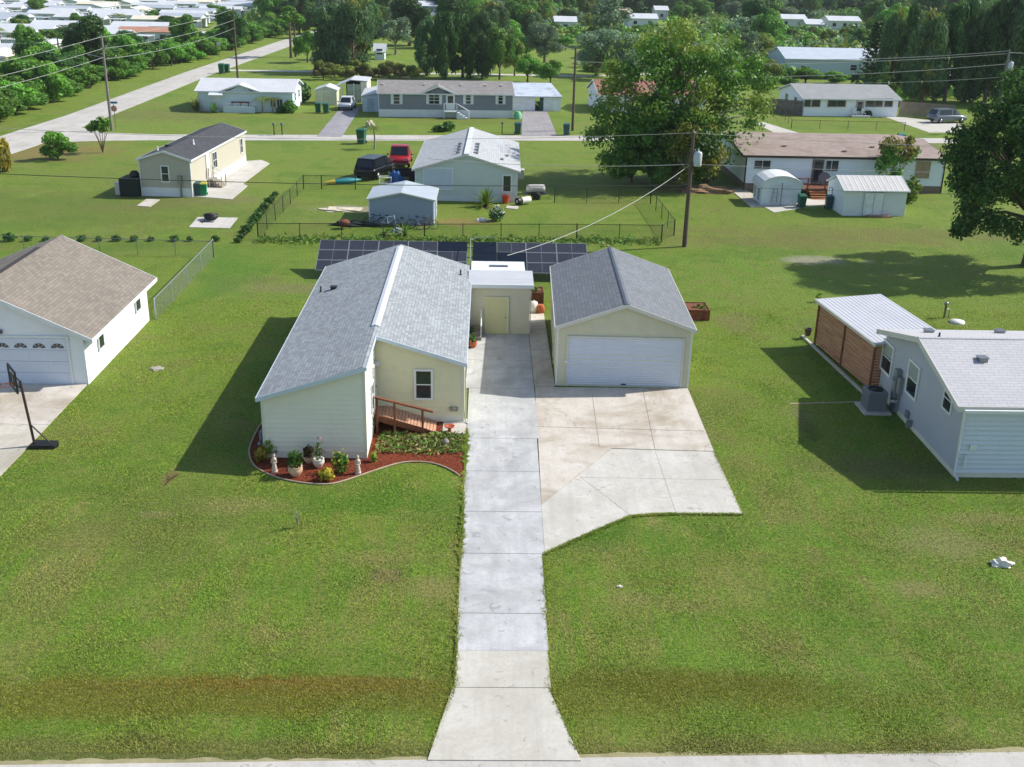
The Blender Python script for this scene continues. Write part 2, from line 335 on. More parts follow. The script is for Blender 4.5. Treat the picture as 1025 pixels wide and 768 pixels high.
spot(805,425,.4,1.2,'#54462f',.55); spot(822,261,2.2,1.1,'#c3bca4',.9); spot(905,470,3,1.2,'#8b7d5c',.6); spot(800,415,.5,1.0,'#8f8568',.6); spot(470,120,9,4,'#8a8a45',.6); spot(170,115,8,5,'#8d7d58',.5)
spot(60,210,14,6,'#73813c',.5); spot(150,520,3,3,'#7a8240',.5)
spot(430,590,.9,.6,'#b3a06c',.55); spot(375,560,1.1,.5,'#b0a068',.5); spot(240,505,1.6,.6,'#b3a56c',.5); spot(155,515,.5,.2,'#a3946a',.6); spot(60,570,1.0,2.6,'#a79a62',.5); spot(640,600,.9,.35,'#b0a46c',.5); spot(690,605,.8,.3,'#a89c62',.45); spot(930,590,1.2,.5,'#b3a272',.6); spot(985,520,1.4,.4,'#b0a070',.5); spot(700,430,.6,1.3,'#a09860',.4); spot(560,530,3.5,1.2,'#4f8a1c',.6); spot(400,500,3.5,1.0,'#4c8a1c',.6); spot(870,360,2.6,5,'#548c24',.6); spot(230,270,2,6,'#5f962a',.6)
GRASS=grassmat('lawn_ground'); BLADE=grassmat('lawn_blades',True)
mb=MB(); mb.add([(-1500,-200,0),(1500,-200,0),(1500,2600,0),(-1500,2600,0)],[(0,1,2,3)]); struct('ground',mb,GRASS)
ROADC=concrete('road_asphalt','#b3afa8','#c2beb6','#9b968d',.4,.3)
CONW=concrete('concrete_white','#b9b5ac','#c8c4bc','#a09a8c',.35)
CONB=concrete('concrete_bluish','#aeafaf','#c2c2c1','#92918f',.6,.8,[(4.6,34.2,4.2,.28,.3),(5.5,36.5,4.9,.25,.22),(-3.5,31,3.9,.25,.2)])
CONT=concrete('concrete_tan','#bdb5a9','#c8c2b8','#94846c',.65,.8,[(6.4,43.2,3.75,.16,.4),(8,47,5.6,.2,.3)])
CONC=concrete('concrete_cream','#b9b5aa','#c5c1b8','#a39d8e',.4)
JOINT=pbr('joint_dark','#989080',.95); MET=pbr('metal_grey','#8a8d90',.4,.8,.05); 
GLASS=NT('window_glass'); GLASS.set(.06,0,.8); GLASS.col(GLASS.mix(GLASS.noise(GLASS.coord(),1.3,2),lin('#141a1f'),lin('#333d42'))); GLASS=GLASS.m
WHITE=pbr('paint_white','#d9dcdd',.5,0,.05); OFFW=pbr('paint_off_white','#c8c6bc',.6,0,.06); BLACK=pbr('paint_black','#1b1c1d',.5,0,.2)
# roads as sheets
def strip(name,pts,mat,z=.012,kind='structure'):
    m=MB(); m.prism(pts,-.2,z); return struct(name,m,mat)
lroad=[(-47.2,90),(-45.4,112),(-45.4,124.5),(-45.2,155),(-45.2,181),(-43.2,247),(-40,330),(-36,430),(-41,430),(-45,330),(-48,262),(-50.2,187),(-50.4,134),(-51.4,117),(-52.5,90)]
strip('side_road',lroad,ROADC,.016)
strip('cross_street',[(-46.5,113.5),(-40,115.7),(-35,116.6),(11.3,121.7),(60,125.2),(140,129),(140,132.8),(60,129),(11.5,125.4),(-36,120.6),(-42,121.3),(-46.5,126)],ROADC,.012)
strip('back_street',[(-45.3,191.5),(17,193.7),(48,210),(160,220),(160,222.6),(48,212.7),(17,196.2),(-45.3,194)],CONC,.01)
ea,eb=at(0,766.5),at(1025,753.5); es=(eb.y-ea.y)/(eb.x-ea.x)
def ey(x): return ea.y+es*(x-ea.x)
strip('front_road',[(-60,ey(-60)-6),(60,ey(60)-6),(60,ey(60)),(-60,ey(-60))],ROADC,.02)
m=MB(); rj=random.Random(2); up_=[(x*.25,ey(x*.25)+.12+rj.uniform(-.05,.06)+.05*math.sin(x*.13)) for x in range(240,-241,-1)]; m.prism([(-60,ey(-60)-.05),(60,ey(60)-.05)]+up_,-.1,.012)
struct('road_edge_shoulder',m,concrete('shoulder','#9f9676','#8d8a60','#6c6a40',.9,2.5))
# -------- driveway of the main lot
m=MB(); XL=-.70
def slab(x0,x1,y0,y1,mi,x0b=None,x1b=None,z=.045):
    m.prism([(x0 if x0b is None else x0b,y0+.012),(x1 if x1b is None else x1b,y0+.012),(x1,y1-.012),(x0,y1-.012)],-.1,z,mi)
slab(-.70,1.91,24.5,26.2,2,-.70,1.91); slab(-.70,1.94,26.17,28.1,1); slab(-.70,1.98,28.1,31.65,1); slab(-.70,2.115,31.65,34.6,1,-.70,2.07); slab(-.70,2.16,34.6,37.9,1,-.70,2.115)
slab(-.70,2.2,37.9,41.0,1,-.70,2.16); slab(-.70,2.3,41.0,46.6,1); slab(-.84,2.3,46.6,50.4,1); slab(-.84,2.3,50.4,54.4,1)
slab(-.75,1.85,21.62,24.5,2,-1.28,2.5)
slab(2.325,3.28,46.9,52,3); slab(2.325,3.28,52,58.5,3)
struct('driveway',m,[CONW,CONB,CONC,CONT])
m=MB(); tan=P2((537.9,426),(537.6,425),(535.4,388.2),(688.3,389.6),(714.6,452.6),(612,449.5),(542,505.5))
wh=P2((545.2,555),(542,506.2),(612.2,450.2),(714.9,453.2),(743,515.5),(675,515),(653,515.6),(631,517.6),(607,528),(575,542))
m.prism(tan,-.1,.04,0); m.prism(wh,-.1,.046,1)
def joint(a,b,w=.012,z=.05):
    A=at(*a);B=at(*b); d=(B-A).normalized(); n=Vector((-d.y,d.x,0))*w/2; m.prism([tuple((A+n)[:2]),tuple((A-n)[:2]),tuple((B-n)[:2]),tuple((B+n)[:2])],z-.008,z,2)
for a,b in (((643.5,391),(655.6,450.5)),((655.8,452.5),(676.6,515)),((580,479),(723.6,481.4)),((580,478),(631,517)),((592,390),(600,448)),((536.5,428),(704.5,432.5)),((612,450.5),(714.6,453.2))): joint(a,b)
struct('parking_pad',m,[CONT,CONW,JOINT])
# ================================================================ main house
SHg=shingle('shingle_grey','#9a9fa2','y',.2,.14,.26); CREAM=pbr('siding_cream','#d8d4b2',.6,0,.03,.8,.4,('#a9a68e',.7,.25))
CREAMW=pbr('siding_pale','#e2e0cf',.6,0,.03,.8,.4,('#aeb2a6',.6,.25)); SKW=pbr('skirt_white','#d6d4c4',.6,0,.05)
BLUEW=pbr('fascia_bluewhite','#c2cdd8',.5,0,.05)
hx0,hx1,hy0,hy1,hym=-8.56,-.88,39.0,57.5,42.75; RX=-4.6; he,hr,he2=2.6,3.86,2.72
main=Bld('house','cream L-shaped house with grey shingle roof beside the long white driveway','house',(hx0,hy0),0,hx1-hx0,hy1-hy0)
w=hx1-hx0; rx=RX-hx0; D=hy1-hy0; ym=hym-hy0
mb=MB(); mb.ext([(0,0),(rx,0),(rx,hr),(0,he)],0,D); mb.ext([(rx,0),(w,0),(w,he2),(rx,hr)],ym,D)
main.walls['F2']=((rx,ym),(w,ym)); main.walls['FW']=((0,0),(rx,0)); main.walls['RW']=((rx,0),(rx,ym)); main.walls['R']=((w,ym),(w,D))
main.laps(mb,'FW',[(0,he),(rx,hr)],.2,.3,mi=0); main.laps(mb,'RW',[(0,hr),(ym,hr)],.2,.3,mi=0); main.laps(mb,'L',[(0,he),(D,he)],.2,.3)
main.laps(mb,'F2',[(0,hr),(w-rx,he2)],.2,.3,mi=1); main.laps(mb,'R',[(0,he2),(D-ym,he2)],.2,.3,mi=1)
mb.build('wall',[CREAMW,CREAM],main.root)
mb=MB(); e=.03; mb.box(-e,-e,0,rx+e,ym+.1,.3); mb.box(-e,ym-e,0,w+e,D+e,.301); mb.build('skirting',SKW,main.root)
mb=MB(); k1=(hr-he)/rx; k2=(hr-he2)/(w-rx); ov=.13; th=.1
mb.ext([(-ov,he-ov*k1+.012),(rx,hr+.012),(rx,hr+.012+th),(-ov,he-ov*k1+.012+th)],-.35,D+.25)
mb.ext([(rx,hr+.012),(w+ov,he2-ov*k2+.012),(w+ov,he2-ov*k2+.012+th),(rx,hr+.012+th)],ym-.35,D+.25)
mb.add([(rx,-.35,hr+.112),(rx,ym-.35,hr+.112),(rx+.12,ym-.35,hr+.085),(rx+.12,-.35,hr+.085),(rx,-.35,hr+.0),(rx,ym-.35,hr+.0),(rx+.12,ym-.35,hr+.0),(rx+.12,-.35,hr+.0)],[(0,1,2,3),(4,7,6,5),(0,3,7,4),(3,2,6,7),(1,5,6,2)])
RF=mb.build('roof',SHg,main.root)
mb=MB(); mb.ext([(-ov,he-ov*k1-.06),(rx+.12,hr-.06+.02),(rx+.12,hr+.12),(-ov,he-ov*k1+.118)],-.385,-.352); mb.ext([(rx+.12,hr-.06),(w+ov,he2-ov*k2-.06),(w+ov,he2-ov*k2+.118),(rx+.12,hr+.09)],ym-.385,ym-.352)
mb.box(-ov-.03,-.385,he-ov*k1-.06,-ov-.002,D+.25,he-ov*k1+.115); mb.box(w+ov+.002,ym-.385,he2-ov*k2-.06,w+ov+.03,D+.25,he2-ov*k2+.115); mb.box(rx+.122,-.385,hr-.06,rx+.15,ym-.386,hr+.1)
mb.build('fascia',BLUEW,main.root)
mb=MB(); zt=hr+.112; mb.ext([(rx-.17,zt-.17*k1+.01),(rx,zt+.012),(rx+.17,zt-.17*k2+.01),(rx+.17,zt-.17*k2+.05),(rx,zt+.06),(rx-.17,zt-.17*k1+.05)],ym+.9,D-.3); mb.build('ridge_vent',WHITE,main.root)
mb=MB()
for x,y in ((0,0),(rx,0)): mb=MB(); mb.box(x-.04 if x==0 else x-.05,-.045,.3,x+.05 if x==0 else x+.045,.05,he if x==0 else hr-.05); mb.build('corner_trim',SKW,main.root)
mb=MB(); mb.box(w-.05,ym-.045,.3,w+.045,ym+.05,he2); mb.build('corner_trim',SKW,main.root)
def rpt(b,px,py,k=0): pass
def pipe(parent,x,y,z,h=.25,r=.05,mat=None,name='vent_pipe'):
    p=MB(); p.lathe([(r*1.8,-.08),(r*1.8,.03),(r,.05),(r,h)],10,0,(x,y,z)); return p.build(name,mat or MET,parent)
def boxvent(parent,x,y,z,s=.3,slope=0,mat=None):
    p=MB(); M=Matrix.Translation((x,y,z))@Matrix.Rotation(slope,4,'X' if not isinstance(slope,tuple) else 'Y'); p.box(-s/2,-s/2,-.06,s/2,s/2,.1,0,M); p.box(-s/2-.03,-s/2-.03,.1,s/2+.03,s/2+.03,.13,0,M); return p.build('roof_vent',mat or MET,parent)
def rz_main(x): return (hr-(rx-x)*k1 if x<rx else hr-(x-rx)*k2)+.112
for px,py in ((321,285),(461,271)):
    p=at(px,py,3.2); pipe(main.root,p.x-hx0,p.y-hy0,rz_main(p.x-hx0),.28,.04,BLACK)
p=at(334,286,3.2); boxvent(main.root,p.x-hx0,p.y-hy0,rz_main(p.x-hx0),.28,0,BLACK)
main.winpx('F2',416.5,371,431.5,398,WHITE,GLASS,(0,1),.09)
main.win('RW',1.9,1.2,2.5,2.3,WHITE,GLASS,(0,1)); main.door('RW',2.75,.75,3.6,2.75,WHITE,SKW)
for u in (1.0,): main.win('L',3,1.1,4,2.2,WHITE,GLASS); 
main.win('L',8,1.1,9,2.2,WHITE,GLASS); main.win('L',14,1.1,15,2.2,WHITE,GLASS)
main.win('R',1.5,1.1,2.4,2.2,WHITE,GLASS); main.door('R',9.2,.75,10.1,2.7,WHITE,SKW); main.win('R',5.5,1.1,6.4,2.2,WHITE,GLASS)
# lights, cable box on walls
mb=MB(); M=main.frame('F2'); u,z=main.uz('F2',380,363); mb.lathe([(.03,0),(.09,.03),(.1,.16),(.05,.2)],10,0,M@Vector((.12,.12,2.55))); mb.build('wall_lamp',WHITE,main.root)
u,z=main.uz('F2',454,409); mb=MB(); mb.box(u-.18,.02,z-.1,u+.18,.09,z+.1,0,M); mb.lathe([(.03,0),(.12,.06),(.02,.14)],8,0,M@Vector((u,.1,z))); mb.build('wall_vent',pbr('vent_grey','#8d8e84'),main.root)
# downspout at right corner
mb=MB(); mb.tube([(w+.16,ym-.2,he2-.1),(w+.09,ym-.09,he2-.4),(w+.09,ym-.09,.1),(w+.2,ym-.3,.06)],.035,6); mb.build('downspout',OFFW,main.root)
# ramp
WOODR=pbr('wood_redbrown','#744732',.75,0,.25,3,.3); WOODT=pbr('wood_tan','#b88d74',.8,0,.18,3,.3); WOODD=pbr('wood_dark','#4a3022',.85,0,.2,3)
rxr=a2(437,429)[0]; ry0,ry1=41.55,42.85; rx0=RX+.12
ramp=thing('entry_ramp','red-brown wooden entry ramp with handrail in front of the recessed cream wall','ramp',((rx0+rxr)/2,ry0,0)); cx=(rx0+rxr)/2
dk=MB(); n=19; zt=.72; 
def rz_(x): t=(x-rx0)/(rxr-rx0); return zt if t<.12 else zt*(1-(t-.12)/.88)+.05
for i in range(n):
    xa=rx0+(rxr-rx0)*i/n; xb=rx0+(rxr-rx0)*(i+1)/n-.02; za,zb=rz_(xa),rz_(xb)
    dk.add([(xa-cx,0,za),(xb-cx,0,zb),(xb-cx,ry1-ry0,zb),(xa-cx,ry1-ry0,za),(xa-cx,0,za-.05),(xb-cx,0,zb-.05),(xb-cx,ry1-ry0,zb-.05),(xa-cx,ry1-ry0,za-.05)],[(0,1,2,3),(4,7,6,5),(0,4,5,1),(1,5,6,2),(2,6,7,3),(3,7,4,0)])
dk.build('deck',WOODT,ramp)
for yy in (-.06,ry1-ry0+.01):
    b=MB(); xs=[rx0-cx,rx0+.12*(rxr-rx0)-cx,rxr-.35-cx]; zz=[rz_(x+cx) for x in xs]
    for i in range(2): b.add([(xs[i],yy,zz[i]-.26),(xs[i+1],yy,zz[i+1]-.2),(xs[i+1],yy,zz[i+1]+.03),(xs[i],yy,zz[i]+.03),(xs[i],yy+.045,zz[i]-.26),(xs[i+1],yy+.045,zz[i+1]-.2),(xs[i+1],yy+.045,zz[i+1]+.03),(xs[i],yy+.045,zz[i]+.03)],[(0,1,2,3),(4,7,6,5),(0,4,5,1),(3,2,6,7),(0,3,7,4),(1,5,6,2)])
    b.build('side_board',WOODR,ramp)
xp=[rx0+.08,rx0+.8,rxr-.55]
for x in xp:
    b=MB(); b.box(x-cx-.045,-.15,0,x-cx+.045,-.06,rz_(x)+.85); b.build('post',WOODR,ramp)
b=MB(); xa,xb=rx0-cx,rxr-.12-cx; za,zb=rz_(rx0)+.86,rz_(rxr-.55)+.74
b.add([(xa,-.17,za),(xb,-.17,zb),(xb,-.03,zb),(xa,-.03,za),(xa,-.17,za+.07),(xb,-.17,zb+.07),(xb,-.03,zb+.07),(xa,-.03,za+.07)],[(0,3,2,1),(4,5,6,7),(0,1,5,4),(1,2,6,5),(2,3,7,6),(3,0,4,7)]); b.build('handrail',WOODR,ramp)
# ---------------- flower bed
MULCH=NT('mulch_red'); MULCH.set(.95,0,.1); v=MULCH.world(); MULCH.col(MULCH.mix(MULCH.mr(MULCH.noise(v,18,4,.8),.38,.64),lin('#3e1a12'),lin('#9a5138'))); MULCH.bump(MULCH.noise(v,22,3,.8),1,.06); MULCH=MULCH.m
edge=[(270,418),(262,424),(254,438),(249.5,452),(254,466),(268,475),(288,481.5),(312,485),(332,485),(352,479.5),(380,470),(404,463.5),(428,463.5),(447,469),(460.5,477)]
m=MB(); m.prism(P2(*edge)+[(-.73,37.3),(-.73,42.9),(-8.5,42.9)],-.05,.02); struct('flower_bed',m,MULCH)
m=MB(); pts=[at(*e) for e in edge]; pp=[]
for i in range(len(pts)-1):
    for t in (0,.33,.66): 
        p0=pts[max(i-1,0)];p1=pts[i];p2=pts[i+1];p3=pts[min(i+2,len(pts)-1)]
        q=.5*((2*p1)+(p2-p0)*t+(2*p0-5*p1+4*p2-p3)*t*t+(3*p1-p0-3*p2+p3)*t**3); pp.append((q.x,q.y,.03))
pp.append(tuple(pts[-1])); m.tube(pp,.036,6); tag(m.build('bed_edging',pbr('edging_dull','#a2937c',.9,0,.15,3)),'curved pale concrete edging round the red mulch flower bed','edging')
# helper for leafy clumps ------------------------------------------------
def leaves(n,gen,size,seed=1,el=1.6,droop=0,flat=None):
    r=np.random.default_rng(seed); P,N=gen(r,n); P=np.asarray(P,float); N=np.asarray(N,float)
    N+=r.normal(0,.55,N.shape); 
    if droop: N[:,2]*=.35
    N/=np.linalg.norm(N,axis=1)[:,None]+1e-9
    T=r.normal(0,1,N.shape); 
    if droop: T=T*.45; T[:,2]-=droop
    T-=N*np.sum(N*T,1)[:,None]; T/=np.linalg.norm(T,axis=1)[:,None]+1e-9; B=np.cross(N,T)
    s=size*r.uniform(.55,1.35,(n,1)); a=T*s*el*.5; b=B*s*.5
    V=np.empty((n,4,3)); V[:,0]=P-a; V[:,1]=P+b+a*.1+N*s*.12; V[:,2]=P+a; V[:,3]=P-b+a*.1+N*s*.12
    return V.reshape(-1,3)
def quadmesh(name,V,mats,extra=None,mi=None):
    n=len(V)//4; me=bpy.data.meshes.new(name); me.vertices.add(len(V)); me.vertices.foreach_set('co',V.astype(np.float32).ravel())
    me.loops.add(n*4); me.loops.foreach_set('vertex_index',np.arange(n*4,dtype=np.int32)); me.polygons.add(n)
    me.polygons.foreach_set('loop_start',np.arange(0,n*4,4,dtype=np.int32)); 
    try: me.polygons.foreach_set('loop_total',np.full(n,4,dtype=np.int32))
    except Exception: pass
    for m in mats if isinstance(mats,(list,tuple)) else [mats]: me.materials.append(m)
    if mi is not None: me.polygons.foreach_set('material_index',np.asarray(mi,dtype=np.int32))
    me.update(calc_edges=True); return me
def ballgen(c,R,shell=.6):
    c=np.array(c,float); R=np.array(R,float)
    def g(r,n):
        d=r.normal(0,1,(n,3)); d/=np.linalg.norm(d,axis=1)[:,None]; k=r.uniform(shell,1,(n,1))**.6; return c+d*R*k, d
    return g
L_GREEN=leafmat('leaf_green','#557a26','#3a6320'); L_YEL=leafmat('leaf_yellow','#c0b03a','#93942e'); L_PINK=leafmat('flower_pink','#c45a78','#b03a5a',.2); L_LIME=leafmat('leaf_lime','#88a83c','#6d9433')
TERRA=pbr('terracotta','#b0603c',.8,0,.15,4); CREAMPOT=pbr('pot_cream','#c9a98c',.75,0,.15,6,.4,('#7c6450',3,.5)); WPOT=pbr('pot_white','#d6d2c8',.6,0,.08,6); STAT=pbr('statue_stone','#c9b6a8',.7,0,.12,8)
def link(me,name,parent=None):
    o=bpy.data.objects.new(name,me); C.objects.link(o)
    if parent: o.parent=parent
    return o
def potplant(px,py,label,pot,leaf,ph=.38,pr=.26,R=(.35,.35,.4),n=160,sz=.12,flower=None,seed=1):
    ph*=.78; pr*=.76; R=(R[0]*.9,R[1]*.9,R[2]*.85); sz*=.8; p=at(px,py,.02); t=thing('potted_plant',label,'potted plant',p)
    if pot: m=MB(); m.lathe([(pr*.55,0),(pr*.95,ph*.45),(pr*1.02,ph*.75),(pr*.85,ph*.93),(pr*1.0,ph),(pr*.8,ph),(pr*.75,ph-.06)],16); m.build('pot',pot,t)
    h0=ph if pot else 0
    V=leaves(n,ballgen((0,0,h0+R[2]*.85),R,.15),sz,seed); mi=[0]*n; ms=[leaf]
    if flower: k=int(n*.3); V=np.vstack([V,leaves(k,ballgen((0,0,h0+R[2]*1.15),(R[0],R[1],R[2]),.8),sz*.8,seed+9)]); mi+=[1]*k; ms.append(flower)
    link(quadmesh('foliage',V,ms,mi=mi),'foliage',t)
    st=MB()
    for k in range(6): a=k*1.05; st.tube([(0,0,max(0,h0-.1)),(math.cos(a)*R[0]*.6,math.sin(a)*R[1]*.6,h0+R[2])],.008,4)
    st.build('stems',L_GREEN,t); return t
potplant(296,476,'bushy green plant in a large cream clay pot in the mulch bed',CREAMPOT,L_GREEN,.5,.36,(.36,.36,.45),220,.13,None,2)
potplant(319,467,'tall pink-flowered plant in a white pot against the pale wall',WPOT,L_GREEN,.42,.3,(.3,.3,.5),90,.09,L_PINK,3)
potplant(309,463,'dark green plant in a small brown clay pot nearest the wall',CREAMPOT,leafmat('leaf_dark_red','#6a4a2e','#3f5a24'),.34,.25,(.28,.28,.3),140,.1,None,4)
def bedplant(px,py,label,leaf,R,n,sz,seed,fl=None):
    p=at(px,py,.02); t=thing('garden_plant',label,'plant',p); V=leaves(n,ballgen((0,0,R[2]*.9),R,.1),sz,seed); mi=[0]*n; ms=[leaf]
    if fl: k=int(n*.25); V=np.vstack([V,leaves(k,ballgen((0,0,R[2]*1.2),R,.9),sz*.8,seed+5)]); mi+=[1]*k; ms.append(fl)
    link(quadmesh('foliage',V,ms,mi=mi),'foliage',t)
    st=MB()
    for k in range(5): a=k*1.3; st.tube([(0,0,0),(math.cos(a)*R[0]*.6,math.sin(a)*R[1]*.6,R[2])],.01,4)
    st.build('stems',L_GREEN,t)
bedplant(262,462,'yellow-green shrub at the left end of the mulch bed',L_YEL,(.3,.3,.35),110,.13,11); bedplant(270,457,'yellow variegated shrub close to the wall corner',L_LIME,(.35,.35,.4),130,.13,12)
bedplant(341,473,'round green shrub between the white pot and the right statue',L_GREEN,(.32,.32,.48),170,.11,13,L_YEL); bedplant(327,481,'low yellow-flowering plant by the edging of the bed',L_YEL,(.32,.3,.26),150,.11,14)
bedplant(374,462,'small yellow-green plant at the right corner of the wing wall',L_LIME,(.16,.16,.22),50,.1,15)
def statue(px,py,label):
    m=MB(); m.box(-.12,-.12,0,.12,.12,.07); m.lathe([(.1,.07),(.12,.16),(.09,.36),(.075,.46),(.1,.6),(.115,.66),(.05,.72),(.045,.74),(.065,.79),(.06,.85),(.02,.9)],12)
    m.tube([(-.1,0,.64),(-.12,-.06,.5),(0,-.1,.47)],.03,6); m.tube([(.1,0,.64),(.12,-.06,.5),(0,-.1,.47)],.03,6)
    o=m.build('garden_statue',STAT,None,at(px,py,.02)); tag(o,label,'statue'); o.scale=(.85,.85,.85)
statue(275,472.5,'pale stone garden statue on the left, before the yellow-green shrub'); statue(358.5,474,'pale stone garden statue on the right of the round green shrub')
# hose reel by the side wall
m=MB(); 
for k in range(4): m.tube([(.0,.24*math.cos(a)*(1-.1*k),.3+.24*math.sin(a)*(1-.1*k)) for a in [i*PI/8 for i in range(17)]],.025,6,0,False)
t=thing('hose_reel','grey coiled garden hose on its reel by the shaded side wall','hose',at(262,443,.02)); m.build('hose',pbr('hose_grey','#8c9094',.6),t); m=MB(); m.box(-.12,-.3,0,.12,.3,.04); m.box(-.1,-.03,.04,-.06,.03,.5); m.box(.06,-.03,.04,.1,.03,.5); m.build('stand',MET,t)
# weedy green groundcover before the ramp
r=np.random.default_rng(5); 
def gcover(r,n):
    x=r.uniform(-4.3,-.85,n); y=r.uniform(39.3,41.4,n)+.15*np.sin(x*3); k=r.uniform(0,1,n)<np.clip((y-38.9)/1.4,.1,1); x=np.where(k,x,-3); y=np.where(k,y,40.8); return np.stack([x,y,
 .02+r.uniform(0,.13,n)],1), np.tile([0,0,1.],(n,1))
tag(link(quadmesh('groundcover_plants',leaves(1900,gcover,.075,6,2.6),[L_GREEN,L_LIME,leafmat('leaf_olive','#8e9a5c','#6f7d45'),leafmat('leaf_straw','#a89c68','#8b8a55')],mi=r.integers(0,4,1900)),'groundcover_plants'),'low mixed green groundcover in front of the wooden ramp','groundcover',kind='stuff')
m=MB(); m.prism([(-1.72,41.45),(-.72,41.45),(-.72,43.0),(-1.72,43.0)],-.05,.04); struct('landing_slab',m,CONW)
# red bird bath + small stone
t=thing('bird_bath','orange-red terracotta bird bath at the corner beside the white driveway','bird bath',at(450,433,.02)); m=MB(); m.lathe([(.13,0),(.08,.06),(.06,.16),(.08,.2)],12); m.build('pedestal',TERRA,t); m=MB(); m.lathe([(.08,.2),(.2,.26),(.23,.31),(.19,.3),(.08,.24)],16); m.build('bowl',pbr('terracotta_red','#a5523a',.6,0,.1),t)
m=MB(); m.lathe([(.1,0),(.16,.08),(.13,.18),(.05,.24)],9); tag(m.build('garden_rock',pbr('rock','#86807a',.9,0,.2,6),None,at(446,445,.02)),'small grey rock in the mulch beside the driveway','rock')
# pots on the drive by house side
potplant(473,348,'small round orange terracotta planter at the house corner on the driveway',TERRA,L_GREEN,.42,.3,(.22,.22,.25),90,.1,None,21)
potplant(471,339,'leafy plant in a white pot behind the orange planter',WPOT,L_GREEN,.36,.22,(.2,.2,.25),70,.1,None,22)
# side steps with white rail
t=thing('side_steps','white-railed wooden side steps between the cream house and the utility shed','steps',(-.8,53.3,0)); 
for k in range(3): m=MB(); m.box(.02,.28*k,0,.62,.28*k+.3,.2*(k+1)); m.build('step',pbr('step_grey','#77716a'),t)
for xx in (.6,):
    m=MB(); m.tube([(xx,-.05,.85),(xx,.85,1.45)],.035,6)
    for k in range(5): m.box(xx-.02,.02+.23*k,.1,xx+.02,.06+.23*k,.9+.13*k)
    m.build('railing',WHITE,t)
# ---------------- utility shed
sh0=a2(470,333.5); sw_=3.1
she=Bld('utility_shed','cream flat-roofed utility shed at the end of the driveway','shed',(-.80,54.5),0,3.12,1.95)
mb=MB(); mb.ext([(0,0),(0,2.65),(1.9,2.75),(1.9,0)],0,3.12,0,None,True); mb.build('wall',pbr('shed_wall','#cdc9b4',.65,0,.03,.8,.4,('#9e9a88',.8,.25)),she.root)
ROOFW=ribroof('white_metal_roof','#bfc0c2','y',.4); mb=MB(); mb.ext([(-.25,2.66),(-.25,2.76),(.7,2.88),(2.05,2.92),(2.05,2.82),(.7,2.76)],-.1,3.3,0,None,True); mb.build('roof',ROOFW,she.root)
mb=MB(); mb.box(-.12,-.3,2.6,3.32,-.255,2.79); mb.build('fascia',WHITE,she.root)
DOORC=NT('door_cream'); DOORC.set(.6,0,.4); v=DOORC.coord(); s_=DOORC.n('ShaderNodeSeparateXYZ'); DOORC.l(v,s_.inputs[0]); DOORC.col(lin('#cfcc9c')); DOORC.bump(DOORC.math('PINGPONG',s_.outputs[0],.07),1,.05); DOORC=DOORC.m
u0,z1=she.uz('F',487,298); u1,z0=she.uz('F',507.5,333); mb=MB(); 
D=she.door('F',u0,.04,u1,z1,DOORC,CREAM,BLACK)
mb=MB(); mb.tube([(3.16,-.04,2.4),(3.16,-.04,.05)],.03,6); mb.build('downspout',OFFW,she.root)
# rear white annex with dark opening
t=thing('annex_shed','white low annex with a dark slot in its roof behind the utility shed','annex',(.9,57.2,0)); m=MB(); m.box(-1.6,-.55,0,1.15,1.2,2.82); m.build('body',OFFW,t); m=MB(); m.box(-1.68,-.62,2.82,1.22,1.27,2.9); m.build('roof',WHITE,t); m=MB(); m.box(-.7,.1,2.9,.3,.4,2.94); m.build('slot',pbr('slot_grey','#55585c'),t)
# ---------------- garage
SHd=shingle('shingle_slate','#797d82','y',.13,.16,.33,.1); GSID=pbr('siding_beige','#cbc7ae',.6,0,.04,.8,.4,('#a29f88',.9,.2))
gar=Bld('garage','beige detached garage with dark slate shingle roof and white roll-up door','garage',(3.34,47.2),-.03,6.12,9.9)
gar.gable(2.9,3.98,'y',GSID,SHd,OFFW,.14,.3,.22,cap=pbr('ridge_slate','#5b626c',.9)); gar.corners(WHITE,2.88)
u0,z1=gar.uz('F',569.5,337.5); u1,z0=gar.uz('F',680,387); z0=.06; M=gar.frame('F')
mb=MB(); n=20
for k in range(n):
    za=z0+(z1-z0)*k/n; zb=z0+(z1-z0)*(k+1)/n; mb.add([(u0,.03,za),(u1,.03,za),(u1,.047,(za+zb)/2),(u0,.047,(za+zb)/2),(u1,.03,zb),(u0,.03,zb)],[(0,1,2,3),(3,2,4,5)],0,False,M)
mb.box(u0,.0,z0,u1,.029,z1,0,M); RD=mb.build('garage_door',pbr('door_white','#c9cfdb',.45,0,.03),gar.root)
mb=MB(); mb.box(u0-.09,0,0,u0-.001,.08,z1+.09,0,M); mb.box(u1+.001,0,0,u1+.09,.08,z1+.09,0,M); mb.box(u0,.0,z1+.001,u1,.1,z1+.09,0,M); mb.build('door_frame',OFFW,RD)
mb=MB(); mb.box((u0+u1)/2-.12,.056,.12,(u0+u1)/2+.12,.08,.17,0,M); mb.build('handle',BLACK,RD)
mb=MB(); mb.lathe([(.02,0),(.08,.03),(.08,.1),(.02,.13)],10,0,M@Vector((.42,.08,1.15))); mb.build('wall_lamp',WHITE,gar.root)
gar.win('L',2.5,1.2,3.4,2.1,OFFW,GLASS); gar.win('R',4,1.2,4.9,2.1,OFFW,GLASS); gar.door('L',6.2,.05,7.1,2.1,WHITE,OFFW)
